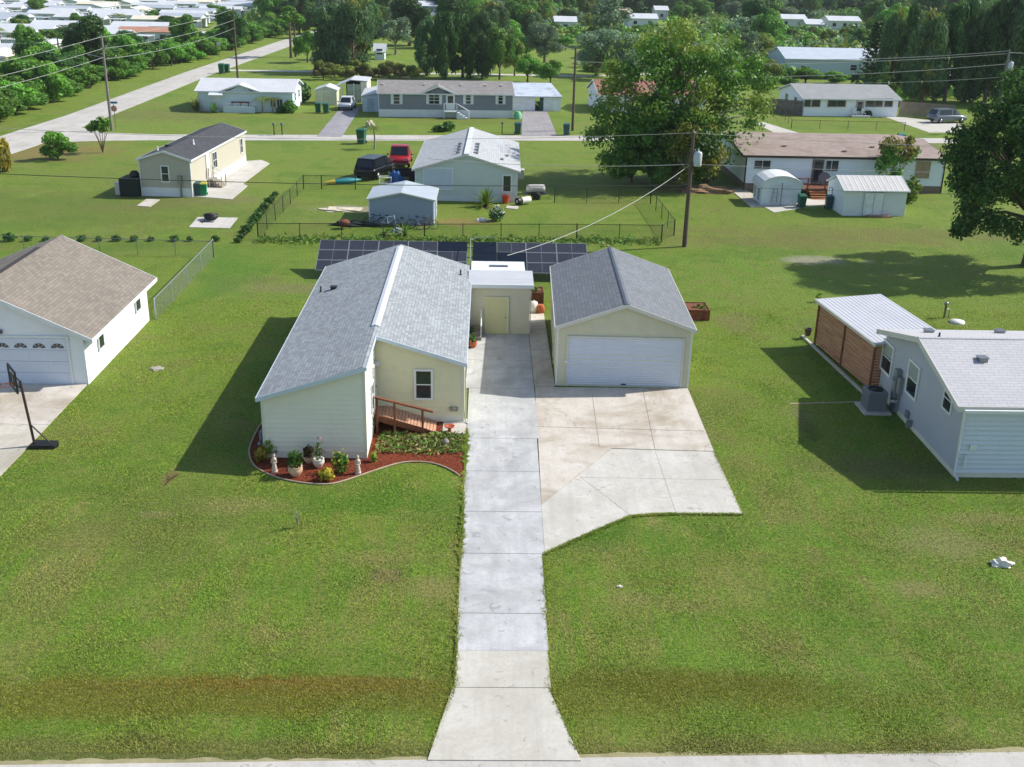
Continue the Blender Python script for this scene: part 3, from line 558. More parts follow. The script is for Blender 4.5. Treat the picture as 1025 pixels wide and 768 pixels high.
# rusty planter boxes
RUST=pbr('rust','#7a4a36',.9,0,.35,3,.3,('#3d2a20',2,.8)); SOIL=pbr('soil','#3a2e24',.95)
def crate(x,y,w,d,h,label,rz=0,plants=True,seed=31):
    t=thing('planter_box',label,'planter box',(x,y,0),rz); m=MB(); e=.05
    m.box(0,0,0,w,e,h); m.box(0,d-e,0,w,d,h); m.box(0,e,0,e,d-e,h); m.box(w-e,e,0,w,d-e,h)
    for k in range(3): m.box(-.012,-.012,h*(k+.9)/3-.03,w+.012,d+.012,h*(k+.9)/3-.025)
    m.build('box',RUST,t); m=MB(); m.box(e,e,0,w-e,d-e,h*.6); m.build('soil',SOIL,t)
    if plants: link(quadmesh('foliage',leaves(120,ballgen((w*.6,d*.4,h*.7),(w*.35,d*.35,.35),.1),.14,seed),L_GREEN),'foliage',t)
p=at(688.5,321); crate(p.x,p.y,1.2,1.5,.62,'rusty metal planter box beside the right wall of the garage',0,True,33)
crate(2.35,60.0,1.0,1.2,.7,'rust-red planter box in the gap between shed and garage',0,True,35)
t=thing('tank','white round water tank standing before the rust-red box in the gap','tank',(2.65,58.4,0)); m=MB(); m.lathe([(.02,0),(.28,.02),(.3,.3),(.28,.6),(.1,.7)],14); m.build('body',WPOT,t); m=MB(); m.lathe([(.06,.69),(.07,.76),(.02,.78)],10); m.build('cap',BLACK,t)
t=thing('tank','copper-coloured round pot standing right of the white tank in the gap','pot',(3.1,58.3,0)); m=MB(); m.lathe([(.02,0),(.22,.03),(.24,.35),(.16,.5)],14); m.build('body',TERRA,t)
# ---------------- solar array
PANB=NT('solar_cells'); PANB.set(.18,0,.5); v=PANB.coord(); s_=PANB.n('ShaderNodeTexBrick'); PANB.l(v,s_.inputs['Vector']); s_.offset=0; s_.inputs['Scale'].default_value=1; s_.inputs['Brick Width'].default_value=.16; s_.inputs['Row Height'].default_value=.16; s_.inputs['Mortar Size'].default_value=.004
s_.inputs['Color1'].default_value=lin('#2f3036'); s_.inputs['Color2'].default_value=lin('#34353c'); s_.inputs['Mortar'].default_value=lin('#4c5260'); PANB.col(s_.outputs[0]); PANB=PANB.m
PANK=pbr('solar_black','#141a26',.15,0,.1); FRW=pbr('panel_frame','#90949a',.4,.3,.03); FRK=pbr('panel_frame_black','#1b2028',.4)
yb,zb,yt,zt=64.75,.5,67.5,1.72; tl=math.hypot(yt-yb,zt-zb); ta=math.atan2(zt-zb,yt-yb)
sol=thing('solar_array','long ground-mounted solar panel array with white-framed and black panels behind the house','solar array',(-2,yb,0),.006)
xs=[-10.41,-8.56,-6.71,-4.86,-3.01,-1.15]; xs2=[-.8,.7,2.54,4.46,6.39]
cells=[(xs[i],xs[i+1],i) for i in range(5)]+[(xs2[i],xs2[i+1],i+5) for i in range(4)]
for x0,x1,ci in cells:
    for rrow in range(3):     # 0 = bottom row
        blk=(ci==4 and rrow==2) or ci==5 or (ci==6 and rrow<2)
        M=Matrix.Translation((x0+2,0,zb))@Matrix.Rotation(ta,4,'X')@Matrix.Translation((0,tl*rrow/3,0)); Wd=x1-x0-.012; Hh=tl/3-.012; f=.026; m=MB()
        m.box(f,f,.0,Wd-f,Hh-f,.035,0,M)
        if not blk: m.box(Wd/2-.008,f,.036,Wd/2+.008,Hh-f,.04,1,M)
        for a in ((0,0,0,Wd,f,.045),(0,Hh-f,0,Wd,Hh,.045),(0,f,0,f,Hh-f,.045),(Wd-f,f,0,Wd,Hh-f,.045)): m.box(*a,1,M)
        m.build('solar_panel',[PANK,FRK] if blk else [PANB,FRW],sol)
for i in range(8):
    x=-10+i*2.3+2
    m=MB(); m.box(x-.04,.45,0,x+.04,.53,zb+.12); m.build('post',MET,sol)
    m=MB(); m.box(x-.04,2.3,0,x+.04,2.38,zb+.92); m.build('post',MET,sol)
M=Matrix.Translation((0,0,zb))@Matrix.Rotation(ta,4,'X'); m=MB()
for yy in (.5,1.5,2.5): m.box(-8.4,yy,-.07,8.3,yy+.05,-.01,0,M)
m.build('rail',MET,sol)
t=thing('conduit_frame','slim grey-green conduit frame rising through the gap in the solar array','conduit',(-.97,64.6,0)); m=MB(); m.tube([(0,0,0),(0,.1,1.2),(0,2.4,2.1)],.028,6); m.tube([(0,2.4,2.1),(.0,2.4,0)],.028,6); m.tube([(0,2.4,2.1),(1.5,2.9,2.1)],.02,6); m.build('pipe',pbr('pipe_green','#7d8c86',.6),t)
# ================================================================ left neighbour
SHt=shingle('shingle_tan','#857d73','y',.16,.15,.28,.15); WHW=pbr('stucco_white','#e6e8ec',.7,0,.02,.8,.3,('#b3b6bb',.6,.2))
lh=Bld('house','white stucco house with tan shingle gable roof and a garage door with fan windows','house',(-27.25,46.55),0,9.25,9.5)
lh.gable(2.42,4.4,'y',WHW,SHt,WHITE,.5,.3,0,cap=SHt,fascia=.2,rp=.545)
u1,z0=lh.uz('F',72,384); _,z1=lh.uz('F',72,339); z0=.03; u0=u1-4.9; M=lh.frame('F'); DW=pbr('door_pale','#ccd3df',.5,0,.03)
mb=MB(); 
for k in range(4):
    za=z0+(z1-z0)*k/4; mb.box(u0,.0,za+.008,u1,.05,za+(z1-z0)/4-.008,0,M)
    for i in range(6): 
        if k<3: q=(u1-u0)/6; mb.box(u0+q*i+.1,.05,za+.1,u0+q*(i+1)-.1,.058,za+(z1-z0)/4-.1,0,M)
Dg=mb.build('garage_door',DW,lh.root)
for i in range(6):
    q=(u1-u0)/6; c=u0+q*(i+.5); zb=z0+(z1-z0)*.79; g=MB()
    for j in range(4):
        a0=PI*j/4+.07; a1=PI*(j+1)/4-.07; pts=[(c+.09*math.cos(a0),zb+.05*math.sin(a0)),(c+.3*math.cos(a0),zb+.24*math.sin(a0)),(c+.3*math.cos(a1),zb+.24*math.sin(a1)),(c+.09*math.cos(a1),zb+.05*math.sin(a1))]
        g.add([tuple(M@Vector((p[0],.062,p[1]))) for p in pts]+[tuple(M@Vector((p[0],.05,p[1]))) for p in pts],[(0,1,2,3),(0,4,5,1),(2,6,7,3),(1,5,6,2),(0,3,7,4)])
    g.build('fan_pane',GLASS,Dg)
mb=MB(); mb.box(u0-.12,0,0,u0-.01,.06,z1+.12,0,M); mb.box(u1+.01,0,0,u1+.12,.06,z1+.12,0,M); mb.box(u0-.01,0,z1+.01,u1+.01,.06,z1+.12,0,M); mb.build('door_frame',WHITE,Dg)
mb=MB(); mb.box(u1-3.45,.03,z1+.22,u1-2.75,.12,z1+.38,0,M); mb.build('vent_grille',pbr('vent_dark','#5a5c60'),lh.root)
lh.winpx('R',96.5,334,103,345.5,WHITE,GLASS,(0,0),.06); lh.winpx('R',134,299,139.5,308.5,WHITE,GLASS,(0,0),.05); 
mb=MB(); mb.box(6.05,1.2,lh.roofz(6.0)-.05,6.2,7.6,lh.roofz(6.0)+.02); 
mb=MB(); mb.box(4.72,.4,4.46,4.94,7.2,4.53); mb.build('ridge_vent',pbr('vent_black','#3a3533'),lh.root)
m=MB()
for i,(a,b) in enumerate(((46.5,41.9),(41.9,37.1),(37.1,32),(32,27),(27,21.6))):
    for xa,xb in ((-24.2,-21.1),(-21.1,-18.05)): m.box(xa+.012,b+.012,-.1,xb-.012,a-.012,.04,i%2)
struct('side_driveway',m,[CONT,concrete('concrete_grey','#b5afa2','#c4beb1','#8d8675',.5)])
# basketball hoop
b=at(35,447); t=thing('basketball_hoop','black portable basketball hoop with clear backboard at the driveway edge','basketball hoop',b)
m=MB(); m.prism([(-.1,-.3),(.85,-.25),(.95,0),(.85,.25),(-.1,.3)],.02,.16); m.build('base',BLACK,t)
top=Vector((-.15,-.1,hgt(17,384,b)+.1)); m=MB(); m.tube([(0,0,.1),tuple(top)],.055,8); m.tube([(.6,0,.2),tuple(top*.35)],.03,6); m.build('pole',pbr('pole_brown','#3a2b27',.5),t)
m=MB(); z=top.z; m.tube([tuple(top),(-.38,-.1,z+.25)],.03,6); m.tube([tuple(top*.9),(-.38,-.1,z-.2)],.03,6); m.build('bracket',BLACK,t)
BB=Matrix.Translation((-.42,-.1,z+.1))@Matrix.Rotation(.6,4,'Z'); m=MB()
for a in ((-.035,-.62,-.45,.035,.62,-.38),(-.035,-.62,.38,.035,.62,.45),(-.035,-.62,-.38,.035,-.55,.38),(-.035,.55,-.38,.035,.62,.38),(-.03,-.25,-.25,.03,.25,-.21),(-.03,-.25,.15,.03,.25,.19),(-.03,-.25,-.21,.03,-.21,.15),(-.03,.21,-.21,.03,.25,.15)): m.box(*a,0,BB)
bd=m.build('backboard',BLACK,t)
m=MB(); m.box(-.01,-.55,-.38,.01,.55,.38,0,BB); GL2=NT('clear_acrylic'); GL2.set(.1); GL2.b.inputs['Alpha'].default_value=.18; GL2.col(lin('#aab4bc')); m.build('panel',GL2.m,bd)
m=MB(); m.tube([tuple(BB@Vector((-.27+.23*math.cos(a),.23*math.sin(a),-.22))) for a in [i*PI/8 for i in range(17)]],.015,6,0,False); m.build('rim',pbr('rim_orange','#a8431f'),t)
# ---------------- chain link fences
def chain(name,label,pts,h,mat,post=2.6,sp=.13,wr=.006,rail=.022,group=None,posts=None):
    o=pts[0]; t=thing(name,label,'fence',(o[0],o[1],0),0,group); R=MB(); Wm=MB()
    for a,b in zip(pts,pts[1:]):
        a=Vector((a[0]-o[0],a[1]-o[1],0)); b=Vector((b[0]-o[0],b[1]-o[1],0)); L=(b-a).length; d=(b-a)/L; n=max(1,round(L/post))
        R.tube([tuple(a+Vector((0,0,h))),tuple(b+Vector((0,0,h)))],rail,5)
        for i in range(n+1):
            p=a+d*(L*i/n); m=MB(); k=1.5 if i in (0,n) else 1; m.lathe([(.028*k,0),(.028*k,h+.04),(.012,h+.08)],6,0,p); m.build('post',mat,t)
        q=Vector((-d.y,d.x,0))
        k=-h; 
        while k<L:
            for s in (1,-1):
                u0,z0,u1,z1=(k,0,k+h,h) if s>0 else (k,h,k+h,0)
                # clip
                ua,ub=max(u0,0),min(u1,L)
                if ub>ua:
                    f=lambda u: z0+(z1-z0)*(u-u0)/(u1-u0)
                    A=a+d*ua+Vector((0,0,f(ua))); B=a+d*ub+Vector((0,0,f(ub))); e=Vector((0,0,wr)); 
                    Wm.add([A-e,B-e,B+e,A+e],[(0,1,2,3)])
            k+=sp
    R.build('rail',mat,t); Wm.build('mesh',mat,t); return t
SILV=pbr('galvanised','#9da3a6',.45,.5,.05); FBLK=pbr('fence_black','#20241f',.6)
fc=a2(213.5,257.5); chain('chain_link_fence','galvanised chain link fence behind the white stucco house, silver top rail',[(-17.7,56.2),(-17.7,fc[1])],1.15,SILV,3,.12,.007)
chain('chain_link_fence','grey chain link fence running along the row of small shrubs',[(-17.7,fc[1]),(-40,fc[1]+1.0)],1.05,pbr('galvanised_dull','#6f776f',.5,.4),2.6,.16,.005)
pf=[a2(322,189.5),a2(304,189.5),a2(258.5,240)]
chain('black_fence','black chain link fence with the front corner nearest the slanted hedge row',[a2(356,190),pf[0],pf[1],pf[2],a2(425,240.5),a2(577,240.5),a2(662,241.5),a2(674.5,236),a2(651,204),a2(555,203)],1.15,FBLK,2.9,.15,.006)
# small shrubs
def shrubmesh(seed,R,n,sz,mat): 
    m=quadmesh('foliage',leaves(n,ballgen((0,0,R[2]*.8),R,.1),sz,seed),mat); return m
L_DK=leafmat('leaf_dark','#3c6428','#4f7a32'); L_MID=leafmat('leaf_mid','#5c8a30','#77a03a'); L_BRI=leafmat('leaf_bright','#80b43c','#5f9632'); L_OLV=leafmat('leaf_olive_tree','#959c42','#648232'); L_GRY=leafmat('leaf_greygreen','#75916a','#879e78'); L_FEA=leafmat('leaf_feather','#527a48','#6d8c4e')
proto=None
for i,px in enumerate((10,28,46,82,99,117,134,151,175,190,216)):
    p=at(px,241.5)
    if not proto:
        proto=thing('shrub','small round shrub in the planted row behind the tan-roofed house','shrub',p,0,'small shrubs in the row behind the tan-roofed house'); link(shrubmesh(51,(.45,.4,.35),160,.14,L_DK),'foliage',proto); m=MB(); m.tube([(0,0,0),(0,0,.35)],.02,5); m.build('stem',WOODD,proto); P0=proto
    else: dup(P0,p,i*1.3,(random.uniform(.55,.9),)*3)
h0,h1=at(238,243),at(276,196)
for i in range(16):
    p=h0.lerp(h1,i/15); dup(P0,p,i*2.1,(random.uniform(.6,.95),)*3,'small dark shrub in the slanted hedge row beside the black fence','shrubs in the slanted hedge row by the black fence')
# ================================================================ right neighbour (near)
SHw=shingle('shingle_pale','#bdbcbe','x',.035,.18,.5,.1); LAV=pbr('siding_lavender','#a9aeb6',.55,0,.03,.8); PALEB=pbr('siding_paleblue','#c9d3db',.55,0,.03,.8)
rh=Bld('house','grey-sided house with pale grey shingle roof and three tall white windows facing the lawn','house',(18.35,37.9),0,17,8.8)
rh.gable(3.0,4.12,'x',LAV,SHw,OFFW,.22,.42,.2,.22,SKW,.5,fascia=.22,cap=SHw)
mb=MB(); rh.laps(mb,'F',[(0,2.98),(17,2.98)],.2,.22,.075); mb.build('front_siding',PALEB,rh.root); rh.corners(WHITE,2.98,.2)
WT=pbr('window_trim','#e0e2e0',.5,0,.03)
rh.winpx('L',887,341,891.7,376,WT,GLASS,(0,1),.1,None,False,'window',.45); rh.winpx('L',912.9,361.5,917,399.5,WT,GLASS,(0,1),.1,None,False,'window',.5); rh.winpx('L',948.7,386,952.3,414,WT,GLASS,(0,1),.07)
mb=MB(); mb.tube([(-.12,-.12,2.95),(-.08,-.08,2.7),(-.08,-.1,.2),(-.05,-.45,.08)],.055,8); mb.build('downspout',WHITE,rh.root)
mb=MB(); mb.box(-.25,-.46,2.86,17.2,-.36,2.98); mb.build('gutter',WHITE,rh.root)
for px,py in ((982,366),(1001,330),(930,330.5)):
    p=at(px,py,3.6); boxvent(rh.root,p.x-18.35,p.y-37.9,rh.roofz(p.y-37.9)+.02,.34)
for px,py in ((937,355),):
    p=at(px,py,3.4); pipe(rh.root,p.x-18.35,p.y-37.9,rh.roofz(p.y-37.9),.2,.04,BLACK)
p=at(973,391,3.1)
M=rh.frame('F'); mb=MB(); u,z=rh.uz('F',973,455); mb.box(.35,.08,1.2,.62,.13,1.45,0,M); mb.box(.2,.08,.5,.26,.2,1.0,0,M); mb.build('outlet_box',WHITE,rh.root)
# meters
M=rh.frame('L'); t=MB(); u,z=rh.uz('L',900,400); t.box(u-.35,.03,.75,u-.02,.28,2.0,0,M); t.box(u+.02,.03,1.0,u+.3,.22,1.75,0,M); t.box(u-.2,.05,.1,u-.14,.12,.75,0,M); t.box(u+.1,.05,.1,u+.16,.12,1.0,0,M); t.lathe([(.1,0),(.1,.08),(.02,.1)],12,0,None or (0,0,0),M@Matrix.Translation((u-.18,.28,1.6))@Matrix.Rotation(-PI/2,4,'X')); t.build('electric_meter',pbr('meter_grey','#8f9496',.5,.3),rh.root)
t=MB(); u2,z2=rh.uz('L',909,421); t.box(u2-.15,.03,.35,u2+.15,.14,.65,0,M); t.box(u2+.5,.03,.1,u2+.54,.3,.45,0,M); t.build('utility_box',pbr('meter_grey2','#7c8284'),rh.root)
# AC unit
c=at(876,413); t=thing('air_conditioner','grey outdoor air conditioner unit on a pale pad against the grey-sided house','air conditioner',(c.x,c.y+.3,0),0)
m=MB(); m.box(-.6,-.65,0,.62,.75,.09); m.build('pad',CONC,t); ACG=pbr('ac_grey','#80848a',.5,.3,.06)
m=MB(); m.box(-.42,-.42,.1,.42,.5,.98); 
for k in range(14): m.box(-.435,-.38,.18+k*.055,-.42,.46,.2+k*.055); m.box(-.38,-.435,.18+k*.055,.38,-.42,.2+k*.055)
m.build('body',ACG,t); m=MB(); m.lathe([(.34,.982),(.34,1.02),(.3,1.02),(.3,.985)],20,0,(0,.04,0)); m.lathe([(.02,.985),(.28,.985),(.28,.99),(.02,1.0)],16,0,(0,.04,0)); m.build('fan_grille',BLACK,t)
t=thing('pool_heater','smaller grey box unit with a round white pipe standing right of the air conditioner','unit',(c.x+1.05,c.y+.25,0)); m=MB(); m.box(-.25,-.25,0,.25,.3,.62); m.build('body',ACG,t); m=MB(); m.tube([(-.4,-.1,.5),(0,-.32,.55),(.35,-.1,.5)],.07,8); m.build('duct',OFFW,t)
# slatted shed
A=at(815.5,345.5); B=at(870,392); rz=-math.atan2(-(B.x-A.x),-(B.y-A.y)) ; rz=math.atan2(-(A.x-B.x),(A.y-B.y)); dd=(A-B).length
sl=Bld('slatted_shed','open shed with horizontal reddish wood slats and white ribbed metal roof','shed',(B.x,B.y),rz,3.1,dd)
WS=NT('wood_slats'); WS.set(.75,0,.3); v=WS.coord('Object',(1,.3,6)); WS.col(WS.mix(WS.mr(WS.noise(v,2.2,4,.7),.3,.7),lin('#8a5a42'),lin('#c79d7e'))); WS=WS.m
for wl,L in (('L',dd),('F',3.1),('B',3.1)):
    M=sl.frame(wl); m=MB(); H=2.35
    for k in range(16): z=.12+k*.142; m.box(.02,-.02,z,L-.02,.005,z+.112,0,M)
    m.build('slat_wall',WS,sl.root)
    for f in (0,.5,1) if wl=='L' else (1,): m=MB(); m.box(L*f-.06,.006,.0,L*f+.06,.06,2.38,0,M); m.build('post',WOODR,sl.root)
m=MB(); m.box(.2,.2,.02,3.0,dd-.2,.1); m.build('floor',WOODD,sl.root)
RW2=ribroof('rib_white','#d6d5da','x',.28); m=MB(); m.ext([(-.16,2.38),(3.35,2.6),(3.35,2.65),(-.16,2.43)],-.3,dd+.25)
for k in range(17): xx=-.1+k*.21; zz=2.43+.22*(xx+.16)/3.51; m.box(xx-.02,-.3,zz-.01,xx+.02,dd+.25,zz+.012)
m.build('roof',pbr('rib_white_y','#c4c4c8',.45,0,.05,.6,.4,('#b5b2ae',.8,.4)),sl.root)
m=MB(); m.box(-.2,-.32,2.3,-.165,dd+.27,2.44); m.build('fascia',OFFW,sl.root)
m=MB(); a,b=at(803,337),at(864,394); d=(b-a).normalized(); n=Vector((-d.y,d.x,0)); 
m.prism([tuple((a+n*.07)[:2]),tuple((a-n*.07)[:2]),tuple((b-n*.07)[:2]),tuple((b+n*.07)[:2])],-.05,.09); tag(m.build('concrete_curb',CONC),'low pale concrete curb along the foot of the wooden slat wall','curb')
m=MB(); a,b=at(790,404.5),at(857,402.5); d=(b-a).normalized(); n=Vector((-d.y,d.x,0)); m.prism([tuple((a+n*.08)[:2]),tuple((a-n*.08)[:2]),tuple((b-n*.08)[:2]),tuple((b+n*.08)[:2])],-.05,.015); tag(m.build('garden_edging',pbr('edging_tan','#8f8562',.9)),'thin tan edging strip on the grass left of the air conditioner','edging')
t=thing('flower_pot','small dark empty flower pot at the far end of the slat shed','pot',at(808.5,336,.16)); m=MB(); m.lathe([(.12,0),(.2,.35),(.22,.4),(.16,.4),(.14,.3)],12); m.build('pot',pbr('pot_dark','#4c4038'),t)
t=thing('standpipe','short grey metal standpipe in the lawn behind the grey-sided house','standpipe',at(945,318)); m=MB(); m.lathe([(.06,0),(.06,.75),(.12,.76),(.12,.9),(.03,.93)],10); m.tube([(0,0,.5),(.25,0,.5),(.25,0,0)],.035,6); m.build('pipe',MET,t)
m=MB(); m.lathe([(.42,0),(.4,.1),(.1,.14)],18); tag(m.build('tank_cover',WPOT,None,at(958,323)),'round white septic cover lying beside the grey standpipe','cover')
# crumpled bag etc
def lump(name,label,cat,px,py,R,mat,seed=1):
    r=random.Random(seed); bm=bmesh.new(); bmesh.ops.create_icosphere(bm,subdivisions=3,radius=1)
    for v in bm.verts:
        k=1+.28*math.sin(v.co.x*5+seed)*math.cos(v.co.y*4.3)+.18*math.sin(v.co.z*9+v.co.x*7)+r.uniform(-.05,.05); v.co=Vector((v.co.x*R[0]*k,v.co.y*R[1]*k,max(-.02,v.co.z*R[2]*k)))
    me=bpy.data.meshes.new(name); bm.to_mesh(me); bm.free(); me.materials.append(mat); o=bpy.data.objects.new(name,me); C.objects.link(o); o.location=at(px,py,.02); return tag(o,label,cat)
lump('plastic_bag','crumpled white plastic bag lying on the right front lawn','bag',1002,565,(.36,.2,.2),WPOT,3); lump('paper_scrap','tiny white scrap of paper on the lawn right of the driveway','litter',620,587,(.09,.05,.03),WPOT,4)
lump('septic_cover','flat grey-beige stone cover in the grass right of the white stucco house','cover',157.5,369,(.3,.28,.05),pbr('stonebeige','#9d978a'),5)
t=thing('sapling','spindly little sapling with pale buds in the front lawn','sapling',at(298,528)); m=MB()
for k in range(7): a=k*.9; m.tube([(0,0,.05),(.04*math.cos(a),.04*math.sin(a),.3),(.14*math.cos(a),.14*math.sin(a),.55+.04*k)],[.014,.01,.005],5)
m.build('twigs',pbr('twig','#8d8878'),t); link(quadmesh('foliage',leaves(24,ballgen((0,0,.45),(.16,.16,.3),.5),.05,8),L_LIME),'foliage',t)
t=thing('fallen_branch','small brown fallen branch on the grass beside the house shadow','branch',at(172,480)); m=MB(); m.tube([(-.1,-.5,.03),(0,0,.06),(.12,.45,.04)],[.02,.03,.012],5); m.tube([(0,0,.06),(.25,.2,.12)],[.02,.008],5); m.tube([(0,-.1,.05),(-.2,.15,.1)],[.02,.008],5); m.build('twigs',WOODD,t)
# ================================================================ back-left mobile home
SHk=shingle('shingle_charcoal','#4d4e52','y',.18,.16,.33,.15); BEI=pbr('siding_taupe','#b2ad9c',.6,0,.03,.8); 
mh=Bld('mobile_home','beige mobile home with charcoal roof and white skirting beside its concrete pad','mobile home',(-27.9,88.35),-.0625,4.12,16)
mh.gable(2.95,3.6,'y',BEI,SHk,WHITE,.16,.16,.17,.72,WHITE); mh.corners(WHITE,2.93,.7)
mh.winpx('F',161.5,166.5,169.5,181.5,WHITE,GLASS,(0,1),.09)
mh.winpx('R',212,153.5,216.8,167,WHITE,GLASS,(1,1),.05); mh.winpx('R',239.7,139.5,242.4,152,WHITE,GLASS,(0,1),.05)
u0,z1=mh.uz('R',205.3,158); mh.door('R',u0,.75,u0+.95,2.75,WHITE,OFFW); mh.win('L',3,1.3,4,2.3,WHITE,GLASS); mh.win('L',10,1.3,11,2.3,WHITE,GLASS)
pipe(mh.root,2.9,5,mh.roofz(2.9),.4,.06,WHITE); pipe(mh.root,.9,2,mh.roofz(.9),.35,.05,WHITE); boxvent(mh.root,1.3,3.4,mh.roofz(1.3),.4,0,BLACK)
M=mh.frame('F'); m=MB(); m.box(3.2,.05,.0,3.32,.2,1.3,0,M); m.box(3.1,.03,1.1,3.42,.3,1.75,0,M); m.build('electric_meter',MET,mh.root)
t=Vector(mh.W((mh.w+.05,u0))); st=thing('entry_steps','grey wooden entry steps with posts at the beige mobile home door','steps',(t.x,t.y,0),-.0625)
for k in range(4): m=MB(); m.box(.05,.0+0,.0,1.15-.26*k+.1,1.15,.18*(k+1)); m.build('step',pbr('step_wood','#8b857a'),st)
for yy in (-.06,1.16):
    for xx in (.15,1.2): m=MB(); m.box(xx-.04,yy-.02,0,xx+.04,yy+.06,1.65 if xx<1 else 1.0); m.build('post',pbr('post_tan','#b7a68a'),st)
    m=MB(); m.tube([(.15,yy+.02,1.65),(1.2,yy+.02,1.0)],.04,6); m.build('handrail',WHITE,st)
def pad(name,pts,mat,z=.05): m=MB(); m.prism(P2(*pts),-.1,z); return struct(name,m,mat)
pad('concrete_pad',[(193.3,197),(232,200),(248,186.5),(243,184.5),(270,164),(262,160.5),(247,161.5),(210,185)],CONW,.04)
pad('patio_slab',[(189,228),(229.6,229),(238,218.5),(198,217.8)],CONW,.04); pad('stepping_slab',[(137,206.5),(150,207.5),(160,200.5),(147,199.5)],CONT,.05)
def binn(px,py,label,mat,lid=None,s=1,grp=None):
    o=thing('garbage_bin',label,'bin',at(px,py),random.uniform(-.2,.2),grp); m=MB(); m.add([(-.24,-.26,.08),(.24,-.26,.08),(.24,.26,.08),(-.24,.26,.08),(-.3,-.33,.98),(.3,-.33,.98),(.3,.36,.98),(-.3,.36,.98)],[(0,3,2,1),(4,5,6,7),(0,1,5,4),(1,2,6,5),(2,3,7,6),(3,0,4,7)]); m.build('body',mat,o)
    m=MB(); m.add([(-.32,-.36,.99),(.32,-.36,.99),(.32,.38,.99),(-.32,.38,.99),(-.28,-.3,1.06),(.28,-.3,1.06),(.28,.36,1.1),(-.28,.36,1.1)],[(0,3,2,1),(4,5,6,7),(0,1,5,4),(1,2,6,5),(2,3,7,6),(3,0,4,7)]); m.build('lid',lid or mat,o)
    for sx in (-.27,.27): m=MB(); m.lathe([(.03,-.03),(.11,-.03),(.11,.03),(.03,.03)],10,0,(0,0,0),Matrix.Translation((sx,.3,.11))@Matrix.Rotation(PI/2,4,'Y')); m.build('wheel',BLACK,o)
    o.scale=(s,)*3; return o
GRN=pbr('bin_green','#1c5a42',.5,0,.1); DGR=pbr('bin_teal','#1f4a4c',.5,0,.1); YEL=pbr('bin_yellow','#a9a23a',.5)
binn(198.5,196,'dark green wheeled bin nearest the corner of the beige mobile home',DGR); binn(204,196,'bright green wheeled bin with a yellow lid beside the beige mobile home',pbr('bin_bright','#1f7a52'),YEL)
t=thing('fire_pit','round black fire pit on the white patio slab','fire pit',at(211.5,220,.04)); m=MB(); m.lathe([(.3,0),(.5,.15),(.55,.4),(.48,.4),(.4,.15),(.2,.1)],18); m.build('bowl',BLACK,t); m=MB(); m.lathe([(.2,.3),(.5,.42),(.1,.52)],14); m.build('lid',pbr('charcoal','#33312f'),t)
m=MB(); m.box(-.5,-.06,0,.5,.06,.05); m.box(-.3,-.3,0,-.22,.3,.04); tag(m.build('iron_poker',BLACK,None,at(207,222.5,.04)),'black iron poker lying in front of the fire pit','poker')
t=thing('water_tank','black boxed tank screen at the left side of the beige mobile home','tank',at(131,196.5),-.06); m=MB(); m.box(-.75,-.3,0,.7,1.6,1.45)
for k in range(9): m.box(-.76,-.32,.1+k*.15,.71,-.3,.16+k*.15)
m.build('screen',pbr('screen_green','#1a2723',.7),t); m=MB(); m.lathe([(.35,1.45),(.4,1.7),(.2,1.95)],12,0,(.2,.7,0)); m.build('cap',BLACK,t)
t=thing('water_softener','white square unit standing left of the black tank screen','unit',at(120,194.5)); m=MB(); m.box(-.25,-.3,0,.25,.3,.95); m.box(-.28,-.33,.95,.28,.33,1.0); m.box(-.15,-.33,.2,.15,-.3,.7); m.build('body',WPOT,t)
t=thing('garden_bench','white and blue bench against the left wall of the beige mobile home','bench',at(140,190)); m=MB(); m.box(-.2,-.6,.4,.3,.6,.46); m.box(.25,-.6,.46,.3,.6,.95); m.build('seat',WHITE,t); m=MB(); m.box(-.18,-.55,0,-.12,-.49,.4); m.box(-.18,.49,0,-.12,.55,.4); m.box(.24,-.55,0,.3,-.49,.4); m.box(.24,.49,0,.3,.55,.4); m.build('legs',BLACK,t)
# ================================================================ middle back house
SHl=shingle('shingle_lightgrey','#b2b5b7','y',.1,.18,.4,.1); MINT=pbr('siding_mint','#c3cdc6',.6,0,.03,.8)
O=at(416,200.5); R=at(517,201.5); wd=(R-O).length
md=Bld('house','pale green house with light grey ridge-vented roof inside the black fence','house',(O.x,O.y),-.015,wd,14.5)
md.gable(2.5,3.72,'y',MINT,SHl,OFFW,.25,.25,.2,.42,WHITE,fascia=.14); md.corners(WHITE,2.48,.4)
m=MB(); m.box(wd/2-.2,-.2,md.roofz(wd/2)-.02,wd/2+.2,14.7,md.roofz(wd/2)+.05); m.build('ridge_cap',pbr('ridge_pale','#c9ccce',.8),md.root)
for k in range(4):
    for s in (-1,1): boxvent(md.root,wd/2+s*.75,1.6+k*1.5,md.roofz(wd/2+.75)+.02,.3)
for a,b in ((7,2.5),(7.4,5)): boxvent(md.root,a,b,md.roofz(a),.22)
BLIND=ribroof('blind_white','#c4cede','x',.18); u0,z1=md.uz('F',424.5,168.5); u1,z0=md.uz('F',452.5,189); md.win('F',u0,z0,u1,z1,WHITE,BLIND,(0,0),.1)
md.winpx('F',504,176,511,191.5,WHITE,GLASS,(0,0),.1)
t=thing('wall_air_conditioner','small grey and white air conditioner at the right wall of the pale green house','air conditioner',(md.W((wd+.15,4))[0],md.W((wd,4))[1],1.2)); m=MB(); m.box(-.15,-.35,0,.45,.35,.75); m.build('body',ACG,t); m=MB(); m.box(-.2,-.4,.75,.5,.4,.8); m.build('lid',WPOT,t)
